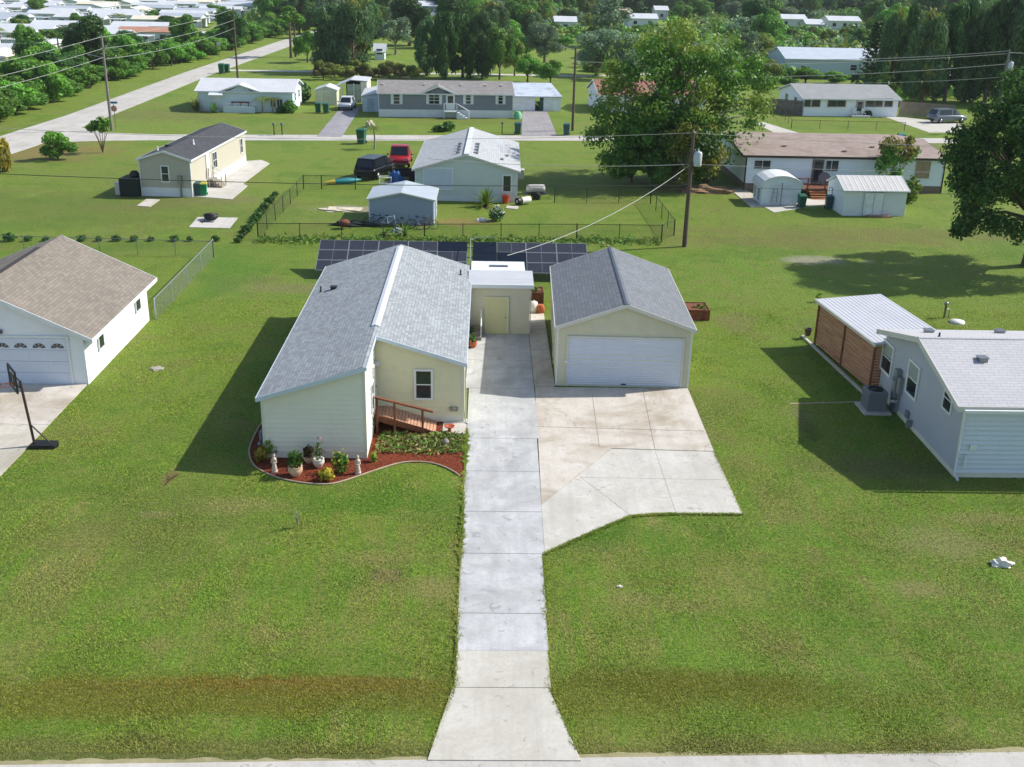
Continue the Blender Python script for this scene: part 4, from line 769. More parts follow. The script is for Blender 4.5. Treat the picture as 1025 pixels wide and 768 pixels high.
# grey shed
O=at(370,224.5); R=at(434,225); wd=(R-O).length; SGR=pbr('siding_bluegrey','#8f9cab',.6,0,.03,.8)
gs=Bld('garden_shed','small blue-grey clapboard shed with pale low gable roof behind the bicycles','shed',(O.x,O.y),-.01,wd,4.3); gs.gable(1.82,2.32,'y',SGR,ribroof('shed_roof','#aeb6be','y',.3),OFFW,.15,.15,.16,fascia=.1); gs.corners(WHITE,1.8); gs.door('R',1.6,.05,2.5,1.7,WHITE,OFFW)
# ---------------- yucca, pots, junk
def spiky(px,py,label,n=46,L=1.3,mat=L_LIME,seed=1,name='yucca',cat='plant'):
    r=random.Random(seed); t=thing(name,label,cat,at(px,py)); m=MB()
    for k in range(n):
        a=r.uniform(0,2*PI); e=r.uniform(.15,1.45); l=L*r.uniform(.7,1.1); c,s=math.cos(a),math.sin(a); pts=[]
        for q in (0,.4,.75,1): rr=l*q*math.cos(e); z=.15+l*q*math.sin(e)-.35*l*q*q*math.cos(e); pts.append((c*rr,s*rr,max(.03,z)))
        wv=Vector((-s,c,0)); W=[.05,.06,.04,.003]
        V=[];
        for p,w_ in zip(pts,W): V+= [Vector(p)+wv*w_,Vector(p)-wv*w_]
        m.add(V,[(0,1,3,2),(2,3,5,4),(4,5,7,6)])
    m.build('leaves',mat,t); m=MB(); m.lathe([(.16,0),(.13,.2),(.05,.35)],8); m.build('stem',WOODD,t); return t
spiky(486,207,'large spiky yellow-green yucca against the pale green house',70,1.7,L_LIME,3)
bedplant(497,221,'dark round bush with pale flowers in the fenced yard',L_DK,(.6,.5,.55),260,.16,61,leafmat('flower_white','#cfd3cf','#b9c0bb',.2))
lump('white_sack','white sack on the grass left of the dark round bush','sack',482,221,(.45,.25,.2),WPOT,9)
t=thing('bucket','bright orange bucket by the corner of the pale green house','bucket',at(506,203.5)); m=MB(); m.lathe([(.22,0),(.3,.6),(.32,.62),(.26,.6),(.2,.1)],14); m.build('body',pbr('orange','#d8502a',.5),t); m=MB(); m.tube([(-.3,0,.6),(-.2,-.2,.75),(0,-.26,.8),(.2,-.2,.75),(.3,0,.6)],.012,5); m.build('handle',MET,t)
t=thing('propane_tank','white cylinder tank with a black end lying in the fenced yard','tank',at(524,205),.7); m=MB(); m.lathe([(.05,-.75),(.25,-.65),(.28,-.5),(.28,.5),(.25,.65),(.05,.75)],16,0,(0,0,0),Matrix.Translation((0,0,.35))@Matrix.Rotation(PI/2,4,'Y')); m.build('tank',WPOT,t); m=MB(); m.lathe([(.285,-.72),(.3,-.3),(.285,-.29)],16,0,(0,0,0),Matrix.Translation((0,0,.35))@Matrix.Rotation(PI/2,4,'Y')); m.build('end_cap',BLACK,t)
pad('paving_stones',[(506,209),(518,210),(519,207),(508,206)],CONT,.05)
t=thing('garden_trailer','small garden trailer carrying a white tank, beside the corner of the fence','trailer',at(536,199),.15); m=MB(); m.box(-1.1,-.5,.45,.9,.5,.52); m.box(-2,-.04,.4,-1.1,.04,.46); m.build('bed',BLACK,t); m=MB(); m.lathe([(.05,-.8),(.3,-.72),(.34,-.5),(.34,.5),(.3,.72),(.05,.8)],14,0,(0,0,0),Matrix.Translation((0,0,.85))@Matrix.Rotation(PI/2,4,'Y')); m.build('tank',pbr('tank_dirty','#b9b3ae',.7,0,.1),t)
for s in (-1,1): m=MB(); m.lathe([(.05,-.06),(.3,-.06),(.33,0),(.3,.06),(.05,.06)],14,0,(0,0,0),Matrix.Translation((0,s*.58,.33))@Matrix.Rotation(PI/2,4,'X')); m.build('wheel',BLACK,t)
def bike(px,py,rz,lean,label,mat):
    t=thing('bicycle',label,'bicycle',at(px,py),rz); t.rotation_euler=(lean,0,rz); m=MB()
    for x in (-.52,.52):
        w_=MB(); w_.tube([(x+.33*math.cos(a),0,.34+.33*math.sin(a)) for a in [i*PI/9 for i in range(19)]],.022,5,0,False); W=w_.build('wheel',BLACK,t)
        w_=MB(); 
        for k in range(6): a=k*PI/6; w_.tube([(x-.31*math.cos(a),0,.34-.31*math.sin(a)),(x+.31*math.cos(a),0,.34+.31*math.sin(a))],.004,3)
        w_.build('spokes',MET,W)
    for a,b in (((-.52,.34),(-.15,.8)),((-.15,.8),(.38,.82)),((-.05,.32),(.4,.7)),((-.05,.32),(-.15,.8)),((-.52,.34),(-.05,.32)),((.36,.95),(.52,.34))): m.tube([(a[0],0,a[1]),(b[0],0,b[1])],.02,5)
    m.build('frame',mat,t); m=MB(); m.tube([(.36,-.28,.98),(.36,.28,.98)],.016,5); m.build('handlebar',BLACK,t); m=MB(); m.box(-.28,-.08,.86,-.02,.08,.92); m.build('saddle',BLACK,t)
bike(376,227,.1,-.25,'dark bicycle farthest left in the heap before the blue-grey shed',pbr('bike_dark','#2a2c35')); bike(389,228,-.1,-.3,'white-framed bicycle leaning at the middle of the blue-grey shed wall',WHITE)
bike(404,229,.2,.3,'grey bicycle leaning right of the white-framed one',MET); bike(419,229,-.15,-.25,'blue bicycle near the right end of the blue-grey shed',pbr('bike_blue','#3d6f9c')); bike(428,230,.3,-.4,'maroon bicycle at the right corner of the blue-grey shed',pbr('bike_maroon','#5c2a30'))
t=thing('barbecue','rusty overturned barbecue at the left end of the heap of bicycles','barbecue',at(345,229)); m=MB(); m.lathe([(.05,.2),(.35,.3),(.4,.5),(.3,.62),(.05,.68)],12); m.build('drum',RUST,t); m=MB(); 
for a in (0,2.1,4.2): m.tube([(.2*math.cos(a),.2*math.sin(a),.35),(.4*math.cos(a),.4*math.sin(a),0)],.02,5)
m.build('legs',BLACK,t)
t=thing('tarpaulin_heap','dark tarpaulin heap on the grass left of the bicycles','tarpaulin',at(357,226)); 
o=lump('tarp','',None,360,226,(1.6,.5,.35),pbr('tarp_dark','#1f2a26',.6),12); o.parent=t; o.location=(0,0,0); 
if 'label' in o: del o['label']
lump('garbage_bag','grey garbage bag in front of the heap of bicycles','bag',398,232,(.4,.3,.25),pbr('bag_grey','#8d949b'),15)
spiky(405,236,'light green broad-leaved plant at the fence before the bicycles',30,1.1,L_LIME,8,'garden_plant'); spiky(385,237,'low green plant by the fence left of the broad-leaved one',24,.8,L_GREEN,9,'garden_plant')
# ---------------- fence weeds
r=np.random.default_rng(9)
fa,fb=at(258,241),at(662,242.5)
def wgen(r,n): t=r.uniform(0,1,n); x=fa.x+(fb.x-fa.x)*t; y=fa.y+(fb.y-fa.y)*t+r.normal(0,.55,n); h=.03+r.uniform(0,.3,n)*(.25+.75*np.sin(x*1.7+np.sin(x*.6)*2)**2); return np.stack([x,y,h],1),np.tile([0,0,1.],(n,1))
tag(link(quadmesh('fence_weeds',leaves(3600,wgen,.1,6,3),[L_GREEN,L_MID,L_OLV],mi=r.integers(0,3,3600)),'fence_weeds'),'strip of tall weeds along the black fence','weeds',kind='stuff')
# ================================================================ vehicles
TYRE=pbr('tyre','#17181a',.8); RIM=pbr('rim','#9a9da0',.35,.8); CGL=NT('car_glass'); CGL.set(.05,0,.8); CGL.col(lin('#11161b')); CGL=CGL.m; RED=pbr('tail_red','#8c1410',.3); HEAD=pbr('headlight','#cfd6da',.15)
def car(px,py,rz,label,mat,kind='suv',L=4.7,Wd=1.85,H=1.75,cat='car',name='parked_car',g=None):
    t=thing(name,label,cat,at(px,py,.04) if not isinstance(px,Vector) else px,rz,g); hw=Wd/2; b=MB(); gl=MB()
    # stations x (length), low profile & cabin; front = -x
    hood=.98 if kind!='sedan' else .85
    st=[(-L/2,.38,.72,.82),(-L/2+.12,.3,.86,.93),(-L/2+.9,.28,hood-.04,1),(-L/2+1.25,.28,hood,1),(0,.28,hood+.03,1.01),(L/2-.5,.28,hood+.03,1),(L/2-.06,.3,hood,.96),(L/2,.42,hood-.1,.88)]
    V=[];n=8
    for x,z0,z1,k in st:
        w_=hw*k; V+=[(x,-w_*.86,z0),(x,-w_,z0+.14),(x,-w_,z1-.12),(x,-w_*.9,z1),(x,w_*.9,z1),(x,w_,z1-.12),(x,w_,z0+.14),(x,w_*.86,z0)]
    F=[(i*n+k,i*n+(k+1)%n,(i+1)*n+(k+1)%n,(i+1)*n+k) for i in range(len(st)-1) for k in range(n)]+[tuple(range(n)),tuple(range(len(V)-1,len(V)-n-1,-1))]
    b.add(V,F,0,True)
    x0=-L/2+1.25; cab={'suv':[(x0-.25,hood-.02,.9),(x0+.45,H-.06,.78),(x0+1.0,H,.8),(L/2-.55,H-.03,.79),(L/2-.12,hood+.0,.88)],
      'pickup':[(x0-.1,hood-.02,.9),(x0+.55,H-.04,.78),(x0+1.0,H,.79),(x0+1.75,H-.03,.79),(x0+1.95,hood,.9)],
      'sedan':[(x0-.3,hood-.02,.88),(x0+.6,H-.05,.72),(x0+1.2,H,.74),(L/2-1.1,H-.06,.73),(L/2-.3,hood-.02,.86)]}[kind]
    V=[];
    for x,z,k in cab: V+=[(x,-hw*k,z),(x,hw*k,z),(x,-hw*.93,hood-.02),(x,hw*.93,hood-.02)]
    F=[]
    for i in range(len(cab)-1): a=i*4;c_=a+4; F+=[(a,c_,c_+1,a+1),(a,a+2,c_+2,c_),(a+1,c_+1,c_+3,a+3)]
    b.add(V,F,0,False)
    if kind=='pickup':
        b.box(x0+2.05,-hw*.96,hood-.02,L/2-.05,-hw*.86,hood+.06); b.box(x0+2.05,hw*.86,hood-.02,L/2-.05,hw*.96,hood+.06); gl.box(x0+2.1,-hw*.84,hood+.031,L/2-.12,hw*.84,hood+.05)
    b.build('body',mat,t)
    def quadp(a,b_,c_,d,off): 
        a,b_,c_,d=[Vector(q) for q in (a,b_,c_,d)]; nn=(b_-a).cross(d-a).normalized()*off; gl.add([a+nn,b_+nn,c_+nn,d+nn],[(0,1,2,3)])
    def inset(i,j,s):   # side window between stations
        A=Vector((cab[i][0],s*hw*cab[i][2],cab[i][1])); B=Vector((cab[j][0],s*hw*cab[j][2],cab[j][1])); A0=Vector((cab[i][0],s*hw*.93,hood)); B0=Vector((cab[j][0],s*hw*.93,hood))
        c_=(A+B+A0+B0)/4; P=[c_+(q-c_)*.82+Vector((0,s*.012,0)) for q in (A0,B0,B,A)]; gl.add(P,[(0,1,2,3)])
    for s in (-1,1):
        for i in range(1,len(cab)-2): inset(i,i+1,s)
        A=Vector((cab[0][0]+.15,s*hw*.93,hood+.02)); 
    def face(i,j,f0,f1,off):
        a,b_=cab[i],cab[j]; P=[]
        for f,s in ((f0,-1),(f0,1),(f1,1),(f1,-1)):
            x=a[0]+(b_[0]-a[0])*f; z=a[1]+(b_[1]-a[1])*f; k=a[2]+(b_[2]-a[2])*f; P.append((x+off,s*hw*k*.88,z+.012))
        gl.add(P,[(0,1,2,3)])
    face(0,1,.12,.9,-.012); face(len(cab)-1,len(cab)-2,.15,.85,.012)
    gl.build('windows',CGL,t)
    for x in (-L/2+.85,L/2-.95):
        for s in (-1,1):
            W=MB(); M=Matrix.Translation((x,s*(hw-.09),.34))@Matrix.Rotation(PI/2,4,'X'); W.lathe([(.1,-.11),(.33,-.11),(.345,-.06),(.345,.06),(.33,.11),(.1,.11)],18,0,(0,0,0),M); wh_=W.build('wheel',TYRE,t)
            W=MB(); W.lathe([(.02,-.125),(.2,-.118),(.21,0),(.2,.118),(.02,.125)],12,0,(0,0,0),M); W.build('rim',RIM,wh_)
    for s in (-1,1):
        W=MB(); W.box(-L/2+.03,s*hw*.62-.17,.66,-L/2+.12,s*hw*.62+.17,.8); W.build('headlight',HEAD,t)
        W=MB(); W.box(L/2-.1,s*hw*.78-.08,.7,L/2-.015,s*hw*.78+.08,.95); W.build('tail_light',RED,t)
        W=MB(); W.box(x0+.25,s*(hw+.02)-.0,hood+.02,x0+.38,s*(hw+.2),hood+.18) if s>0 else W.box(x0+.25,-(hw+.2),hood+.02,x0+.38,-(hw+.02),hood+.18); W.build('mirror',mat,t)
    W=MB(); W.box(-L/2-.04,-hw*.8,.36,-L/2+.1,hw*.8,.5); W.build('bumper',pbr('bumper','#2b2d30') if kind!='pickup' else MET,t); W=MB(); W.box(L/2-.08,-hw*.8,.4,L/2+.05,hw*.8,.54); W.build('bumper',pbr('bumper','#2b2d30'),t)
    return t
car(376,176,-PI/2-.35,'black SUV with dark roof parked at the black fence left of the red pickup',pbr('car_black','#15161b',.25,.3,.05),'suv',4.9,2.0,1.85)
car(401,164,PI/2-.08,'red pickup truck facing the camera behind the black SUV',pbr('car_red','#9c2027',.3,.2,.05),'pickup',5.2,2.0,1.85,'pickup','pickup_truck').rotation_euler[2]=PI/2
t=thing('flat_trailer','black flat utility trailer between the red pickup and the pale green house','trailer',at(411,181),.05); m=MB(); m.box(-1.6,-.9,.5,1.7,.9,.6)
for s in (-1,1): m.box(-1.6,s*.9-.03,.6,1.7,s*.9+.03,.95)
m.build('bed',BLACK,t)
for s in (-1,1): m=MB(); m.lathe([(.05,-.1),(.32,-.1),(.34,0),(.32,.1),(.05,.1)],14,0,(0,0,0),Matrix.Translation((.2,s*1.02,.34))@Matrix.Rotation(PI/2,4,'X')); m.build('wheel',TYRE,t)
lump('tarpaulin','bright blue tarpaulin over a heap beside the grey shed roof','tarpaulin',397,189,(.75,.6,1.4),pbr('tarp_blue','#2f5f9a',.6,0,.15,4),4)
t=thing('metal_cage','white metal frame cage left of the blue tarpaulin','cage',at(386,190)); 
m=MB()
for x in (-.5,.5):
    for y in (-.3,.3): m.tube([(x,y,0),(x,y,1.1)],.03,5)
for z in (.1,.6,1.1): m.tube([(-.5,-.3,z),(.5,-.3,z),(.5,.3,z),(-.5,.3,z),(-.5,-.3,z)],.03,5)
m.build('frame',WHITE,t)
t=thing('white_barrel','white plastic barrel at the foot of the white metal cage','barrel',at(389,195)); m=MB(); m.lathe([(.25,0),(.3,.2),(.3,.7),(.25,.85)],14); m.build('body',WPOT,t); m=MB(); m.lathe([(.27,.85),(.27,.9),(.05,.91)],14); m.build('lid',MET,t)
t=thing('kayak','teal kayak with a yellow tip lying on the grass left of the black SUV','kayak',at(346,184),.5); m=MB(); m.lathe([(.02,-1.5),(.2,-1),(.36,-.3),(.38,.3),(.24,1.0),(.03,1.5)],12,0,(0,0,0),Matrix.Translation((0,0,.25))@Matrix.Rotation(PI/2,4,'Y')@Matrix.Diagonal((.7,1,1,1))); m.build('hull',pbr('teal','#1f7d86',.5),t); m=MB(); m.lathe([(.02,-1.9),(.1,-1.7),(.21,-1.0)],12,0,(0,0,0),Matrix.Translation((0,0,.25))@Matrix.Rotation(PI/2,4,'Y')); m.build('nose',pbr('yellow','#c8b13c',.5),t)
lump('dirt_heap','low pale heap of sand and debris in the fenced yard','heap',343,210,(1.5,.7,.16),pbr('sand_pale','#c3b8a4',.95,0,.2,4),7)
# ================================================================ brown roofed home
SHb=shingle('shingle_brownpink','#9f8f86','x',.15,.18,.4,.12,('#5a3f30',.5)); LTB=pbr('siding_lightblue','#dde6ef',.6,0,.03,.8); GRYW=pbr('siding_shade','#aeb0ae',.6); BRK=pbr('skirt_brown','#7a6a5e',.85,0,.15,3); TRD=pbr('trim_dark','#3e3531',.6)
bh=Bld('mobile_home','long pale blue mobile home with a pinkish-brown roof and dark trim','mobile home',(22.6,95.1),0,17.5,13.5)
bh.gable(3.0,3.6,'x',LTB,SHb,TRD,.3,.35,.22,.62,BRK,fascia=.2)
for x,y in ((0,0),(17.5,0)): m=MB(); m.box(x-.06,y-.06,.05,x+.06,y+.06,2.95); m.build('downspout',TRD,bh.root)
u0,z1=bh.uz('F',813.5,159.5); D_=bh.door('F',u0,.75,u0+1.15,2.8,pbr('door_grey','#6a6762'),WHITE,MET,(.2,.8,.1,.9))
u0,z1=bh.uz('F',918.5,160); bh.win('F',u0,1.35,u0+1.15,2.7,pbr('trim_tan','#a48f78'),pbr('board_tan','#a08c74'),(1,0),.06)
u0,z1=bh.uz('F',826,160); bh.win('F',u0,1.8,u0+1.2,2.7,LTB,GLASS,(1,0),.06); u0,z1=bh.uz('F',755,165); bh.win('F',u0,1.9,u0+1.4,2.6,WHITE,GLASS,(1,0),.06)
bh.win('L',6,1.3,7,2.5,pbr('trim_grey','#8b8d8c'),GLASS,(0,1),.08)
M=bh.frame('L'); m=MB(); m.lathe([(.05,0),(.16,.1),(.12,.25)],8,0,M@Vector((9.6,.2,2.4))); m.lathe([(.05,0),(.16,.1),(.12,.25)],8,0,M@Vector((10.1,.2,2.4))); m.build('wall_lamp',WHITE,bh.root)
for a,b in ((4,3),(12,3.2),(9,1.5)): boxvent(bh.root,a,b,bh.roofz(b)+.02,.3,0,pbr('vent_pink','#a78c86'))
pad('side_path',[(731,190),(745,189),(773,207),(752,208)],CONT,.04)
pad('yard_paving',[(762,206),(800,203),(806,208),(775,213)],CONW,.03); pad('deck_paving',[(801,199),(826,199),(829,206),(808,207)],CONT,.035)
pt=at(814,197); t=thing('wood_deck','red-brown wooden deck with rails and steps at the back door of the pale blue home','deck',(pt.x,94.9,0)); m=MB(); m.box(-1.7,-2.4,.62,1.9,0,.72); m.build('floor',WOODR,t)
for x in (-1.65,-.6,.9,1.85):
    m=MB(); m.box(x-.05,-2.4,0,x+.05,-2.3,1.6); m.build('post',WOODR,t)
for xa_,xb_ in ((-1.7,-.4),(.9,1.9)): m=MB(); m.box(xa_,-2.42,1.5,xb_,-2.3,1.58); m.box(xa_,-2.42,1.1,xb_,-2.36,1.16); m.build('railing',WOODR,t)
for k in range(4): m=MB(); m.box(-.5,-2.5-.3*(k+1),.6-.15*(k+1),.85,-2.5-.3*k,.66-.15*(k+1)); m.build('step',pbr('wood_orange','#a7683f',.75),t)
t=thing('round_table','round dark metal patio table folded upright on the deck','table',(pt.x+1.2,94.0,.72)); m=MB(); m.lathe([(.55,-.02),(.55,.02)],16,0,(0,0,0),Matrix.Translation((0,0,.6))@Matrix.Rotation(1.4,4,'X')); m.build('top',pbr('table_metal','#6d6a70',.5),t); m=MB(); m.tube([(0,0,0),(0,0,.6)],.04,6); m.build('leg',BLACK,t)
binn(829,209,'dark green bin between the two sheds at the pale blue home',DGR); binn(802,208,'green bin beside the domed shed',GRN); 
lump('white_sack','white sack at the foot of the domed shed corner','sack',799,206,(.3,.25,.3),WPOT,33)
# domed shed
O=at(761,205.5); ds=Bld('domed_shed','pale blue plastic shed with a rounded white roof','shed',(O.x,O.y),.0,3.25,2.8); pf=[(0,0),(3.25,0),(3.25,1.45)]+[(1.625+1.75*math.cos(a),1.45+.95*math.sin(a)) for a in [i*PI/8 for i in range(1,8)]]+[(0,1.45)]
m=MB(); m.ext(pf,0,2.8); m.build('wall',pbr('plastic_blue','#d3dde2',.5,0,.04),ds.root); m=MB(); ro=[(1.625+1.85*math.cos(a),1.42+1.05*math.sin(a)) for a in [i*PI/10 for i in range(11)]]; ri=[(1.625+1.76*math.cos(a),1.42+.97*math.sin(a)) for a in [i*PI/10 for i in range(10,-1,-1)]]
V=[(p[0],y,p[1]) for y in (-.15,2.95) for p in ro]+[(p[0],y,p[1]) for y in (-.15,2.95) for p in ri[::-1]]; F=[]
for i in range(10): F+=[(i,i+1,12+i,11+i),(22+i,33+i,34+i,23+i),(i,22+i,23+i,i+1),(11+i,12+i,34+i,33+i)]
F+=[(0,11,33,22),(10,32,43,21)]; m.add(V,F,0,False); m.build('roof',pbr('plastic_white','#d9dada',.5,0,.05),ds.root)
ds.door('F',.8,.05,1.6,1.75,pbr('plastic_door','#c5d0d6',.5),WHITE); ds.door('F',1.65,.05,2.45,1.75,pbr('plastic_door','#c5d0d6',.5),WHITE)
m=MB(); M=ds.frame('L'); m.box(.4,.0,.3,.8,.04,1.2,0,M); m.box(1.6,.0,.3,2.2,.04,1.2,0,M); m.build('wall_panel',pbr('panel_greyb','#8d989e'),ds.root)
t=thing('ladder','aluminium step ladder leaning against the domed shed','ladder',at(775,207)); m=MB(); 
for s in (-.25,.25): m.tube([(s,-.3,0),(s*.6,.1,1.5)],.02,5); m.tube([(s,.5,0),(s*.6,.1,1.5)],.02,5)
for k in range(5): m.tube([(-.23+.03*k,-.22+.08*k,.3*k+.2),(.23-.03*k,-.22+.08*k,.3*k+.2)],.015,5)
m.build('frame',MET,t)
O=at(843,216); R=at(901.5,215); wd=(R-O).length; g2=Bld('garden_shed','pale blue-grey shed with double doors and a white weathered gable roof','shed',(O.x,O.y),.03,wd,4.1); g2.gable(1.98,2.75,'x',pbr('shed_bluegrey','#d2dbe2',.6,0,.04),ribroof('shed_roof_white','#c4c2be','x',.45,.5,0,('#a79c8c',.7)),pbr('trim_lightblue','#cfd9e1'),.15,.15,0,fascia=.1)
for a in (1.6,2.4): g2.door('F',a,.1,a+.76,1.85,pbr('shed_bluegrey2','#d9e1e7',.6),pbr('trim_lb2','#aab5bd'),fr=.03)
g2.win('L',.6,.5,1.2,1.6,pbr('trim_lb2','#aab5bd'),pbr('shed_bluegrey2','#d9e1e7',.6),(0,0),.04)
m=MB(); m.box(-.8,-.9,0,1.0,0,.12); tag(m.build('door_ramp',pbr('brown_mat','#8a6f62'),None,at(876,215.5)),'brown wooden step in front of the double-doored shed','step')
# ================================================================ across the street
ROOFM=ribroof('metal_white','#cccdce','x',.35); BLG=pbr('siding_paleaqua','#c9d6da',.6,0,.03,.8)
O=at(199.5,111.5); w1=Bld('mobile_home','pale blue mobile home with a bright white metal roof and small front gable','mobile home',(O.x,O.y),.045,11.6,9.5)
w1.gable(2.45,3.5,'x',BLG,ROOFM,WHITE,.25,.35,.2,.3,BLG,fascia=.12)
def frontgable(b,uc,hw,he,hz,wallmat,roofmat,trim,dep=3.2,out=.0):
    m=MB(); m.ext([(uc-hw,he-.35),(uc+hw,he-.35),(uc,hz-.1)],-out-.02,dep); m.build('gable_wall',wallmat,b.root)
    m=MB(); k=(hz-he)/hw; ex=.25; m.ext([(uc-hw-ex,he-ex*k),(uc,hz),(uc+hw+ex,he-ex*k),(uc+hw+ex,he-ex*k+.1),(uc,hz+.1),(uc-hw-ex,he-ex*k+.1)],-.3-out,dep); r=m.build('gable_roof',roofmat,b.root)
    m=MB(); m.ext([(uc-hw-ex,he-ex*k-.06),(uc,hz-.06),(uc+hw+ex,he-ex*k-.06),(uc+hw+ex,he-ex*k+.11),(uc,hz+.11),(uc-hw-ex,he-ex*k+.11)],-.33-out,-.302-out); m.build('gable_trim',trim,b.root)
u,_=w1.uz('F',240.5,100); frontgable(w1,u,2.3,2.5,3.25,BLG,ROOFM,WHITE,2.6)
for a,b,c,d in ((271,99.5,276,107),(277,99.5,283,107)): w1.winpx('F',a,b,c,d,WHITE,GLASS,(1,0),.06)
u0,_=w1.uz('F',213,100); w1.door('F',u0,.4,u0+1,2.2,WHITE,WHITE); m=MB(); M=w1.frame('F'); m.add([tuple(M@Vector(q)) for q in ((u0-.3,.02,2.5),(u0+1.3,.02,2.5),(u0+1.4,.8,2.1),(u0-.4,.8,2.1),(u0-.3,.02,2.44),(u0+1.3,.02,2.44),(u0+1.4,.8,2.04),(u0-.4,.8,2.04))],[(0,1,2,3),(4,7,6,5),(0,3,7,4),(1,5,6,2),(2,6,7,3),(0,4,5,1)]); m.build('awning',WHITE,w1.root)
m=MB(); p=M@Vector((u+-.9,.05,2.4)); m.lathe([(.02,-.05),(.2,0),(.02,.05)],6,0,p,None); m.build('wall_ornament',pbr('navy','#26354f'),w1.root); w1.win('R',2,1.2,3,2.1,WHITE,GLASS); w1.win('R',6,1.2,7,2.1,WHITE,GLASS)
p=at(239,113); t=thing('porch_deck','pale blue porch deck with white railing before the small-gabled home','deck',(p.x,p.y,0),.045); m=MB(); m.box(-1.9,0,0,2.0,1.6,.75); m.build('base',BLG,t); m=MB(); m.box(-1.9,-.05,1.05,2.0,0,1.1); 
for k in range(14): m.box(-1.9+k*.3,-.05,.75,-1.86+k*.3,-.01,1.05)
m.build('railing',WHITE,t)
t=thing('patio_bench','dark red patio bench on the pale blue porch deck','bench',(p.x+.1,p.y+.9,.75)); m=MB(); m.box(-1.1,-.3,.4,1.1,.3,.5); m.box(-1.1,.22,.5,1.1,.3,1.05); m.build('seat',pbr('maroon','#6d1f24',.6),t); m=MB(); 
for x in (-1,0,1): m.box(x-.04,-.25,0,x+.04,.2,.4)
m.build('legs',BLACK,t)
binn(261,96,'x',GRN) if False else None
spiky(197,112,'large shaggy palm bush at the left end of the small-gabled home',90,2.0,leafmat('leaf_shaggy','#7d8a3c','#5f5a34'),11,'palm_bush'); spiky(214,113,'fan-leaved bush under the white awning',60,1.5,L_MID,12,'palm_bush')
bedplant(291,113,'round green bush at the right end of the small-gabled home',L_MID,(.9,.8,.8),300,.3,71); bedplant(281,113,'low dark bush left of the round green one',L_DK,(.6,.5,.45),160,.25,72); bedplant(302,102,'dark round bush between the small-gabled home and the beige shed',L_DK,(1.4,1.2,1.4),420,.35,73)
# sheds
O=at(316.7,105); s1=Bld('garden_shed','small beige shed with white gable roof behind the two green bins','shed',(O.x,O.y),0,2.7,3.5); s1.gable(1.9,2.35,'y',pbr('siding_sage','#bfc0a8',.6),ROOFM,WHITE,.15,.15,.18,fascia=.1); s1.door('F',.8,.05,1.8,1.7,pbr('siding_sage','#bfc0a8',.6),WHITE)
O=at(341,104); s2=Bld('carport','white lean-to carport with hanging curtains behind the white car','carport',(O.x,O.y+2),0,3.4,5)
m=MB(); 
for x,y in ((0,0),(1.6,0),(3.3,0),(0,4.8),(3.3,4.8)): m.box(x-.05,y-.05,0,x+.05,y+.05,2.5)
m.build('posts',WHITE,s2.root); m=MB(); m.ext([(-1.0,1.95),(1.2,2.9),(3.5,2.75),(3.5,2.85),(1.2,3.0),(-1.0,2.05)],-.3,5.2); m.build('roof',ROOFM,s2.root); m=MB(); m.box(3.3,0,0,3.36,5,2.7); m.box(2.5,.0,0,3.3,.05,2.7); m.build('side_wall',pbr('cream_wall','#d8d2bd'),s2.root); m=MB(); m.box(0,4.6,0,3.3,4.65,2.6); m.build('back_wall',pbr('dark_in','#3f4440'),s2.root)
m=MB(); 
for k in range(8): m.box(.7+k*.22,.1+.05*(k%2),.05,.9+k*.22,.14+.05*(k%2),2.35)
m.build('curtain',pbr('curtain','#a9b3a4',.8),s2.root)
pad('side_drive',[(317,137),(342,137),(357,114),(361,108),(345,107),(338,111.5)],concrete('asphalt_light','#8c8a8e','#9b999c','#77747a',.3,.4),.03)
car(347.5,109,PI/2-.05,'white car parked facing the camera before the lean-to carport',pbr('car_white','#c9ccd0',.3,.1,.03),'sedan',4.4,1.8,1.6)
binn(318.5,113,'green wheeled bin left of the pair by the beige shed',GRN,None,1.15); binn(326.5,113.5,'green wheeled bin right of the pair by the beige shed',GRN,None,1.15)
# canopy shed
O=at(363,112); cs=Bld('storage_shed','blue-white lean-to shed with steep white roof at the left end of the grey house','shed',(O.x,O.y),.05,2.4,9); m=MB(); m.ext([(0,0),(2.4,0),(2.4,2.3),(0,1.9)],0,8.5); m.build('wall',pbr('shed_paleblue','#c2d0db'),cs.root); m=MB(); m.ext([(-.15,1.9),(2.5,2.4),(2.5,2.5),(-.15,2.0)],-.2,8.8); m.build('roof',ROOFM,cs.root); m=MB(); m.box(.6,-.03,0,1.5,-.002,1.7); m.build('door',pbr('shed_door_grey','#a9b6c0'),cs.root)
# grey house
SGH=pbr('siding_slate','#7d8289',.6,0,.03,.8); SHg2=shingle('shingle_greytan','#8f8b88','x',.15,.2,.45,.1)
O=at(379.5,117); R=at(513,118.3); wd=(R-O).length; gh=Bld('house','long slate-grey house with white-shuttered windows and white skirting across the street','house',(O.x,O.y),math.atan2(R.y-O.y,R.x-O.x),wd,8); gh.gable(2.85,3.95,'x',SGH,SHg2,WHITE,.25,.2,.2,.92,WHITE,fascia=.14); gh.corners(WHITE,2.8,.9)
u,_=gh.uz('F',438.5,95); frontgable(gh,u,2.0,2.9,3.7,SGH,SHg2,WHITE,2.5)
for a,c,mm in ((394,400,(0,2)),(429.5,439.5,(1,2)),(466.5,471,(0,2)),(499,503,(0,2))):
    u0,z1=gh.uz('F',a,94); u1,z0=gh.uz('F',c,104); gh.win('F',u0,z0,u1,z1,WHITE,GLASS,mm,.06,(.28,WHITE))
u0,z1=gh.uz('F',447,93.5); gh.door('F',u0,.95,u0+.95,2.75,WHITE,WHITE,MET,(.15,.85,.45,.92))
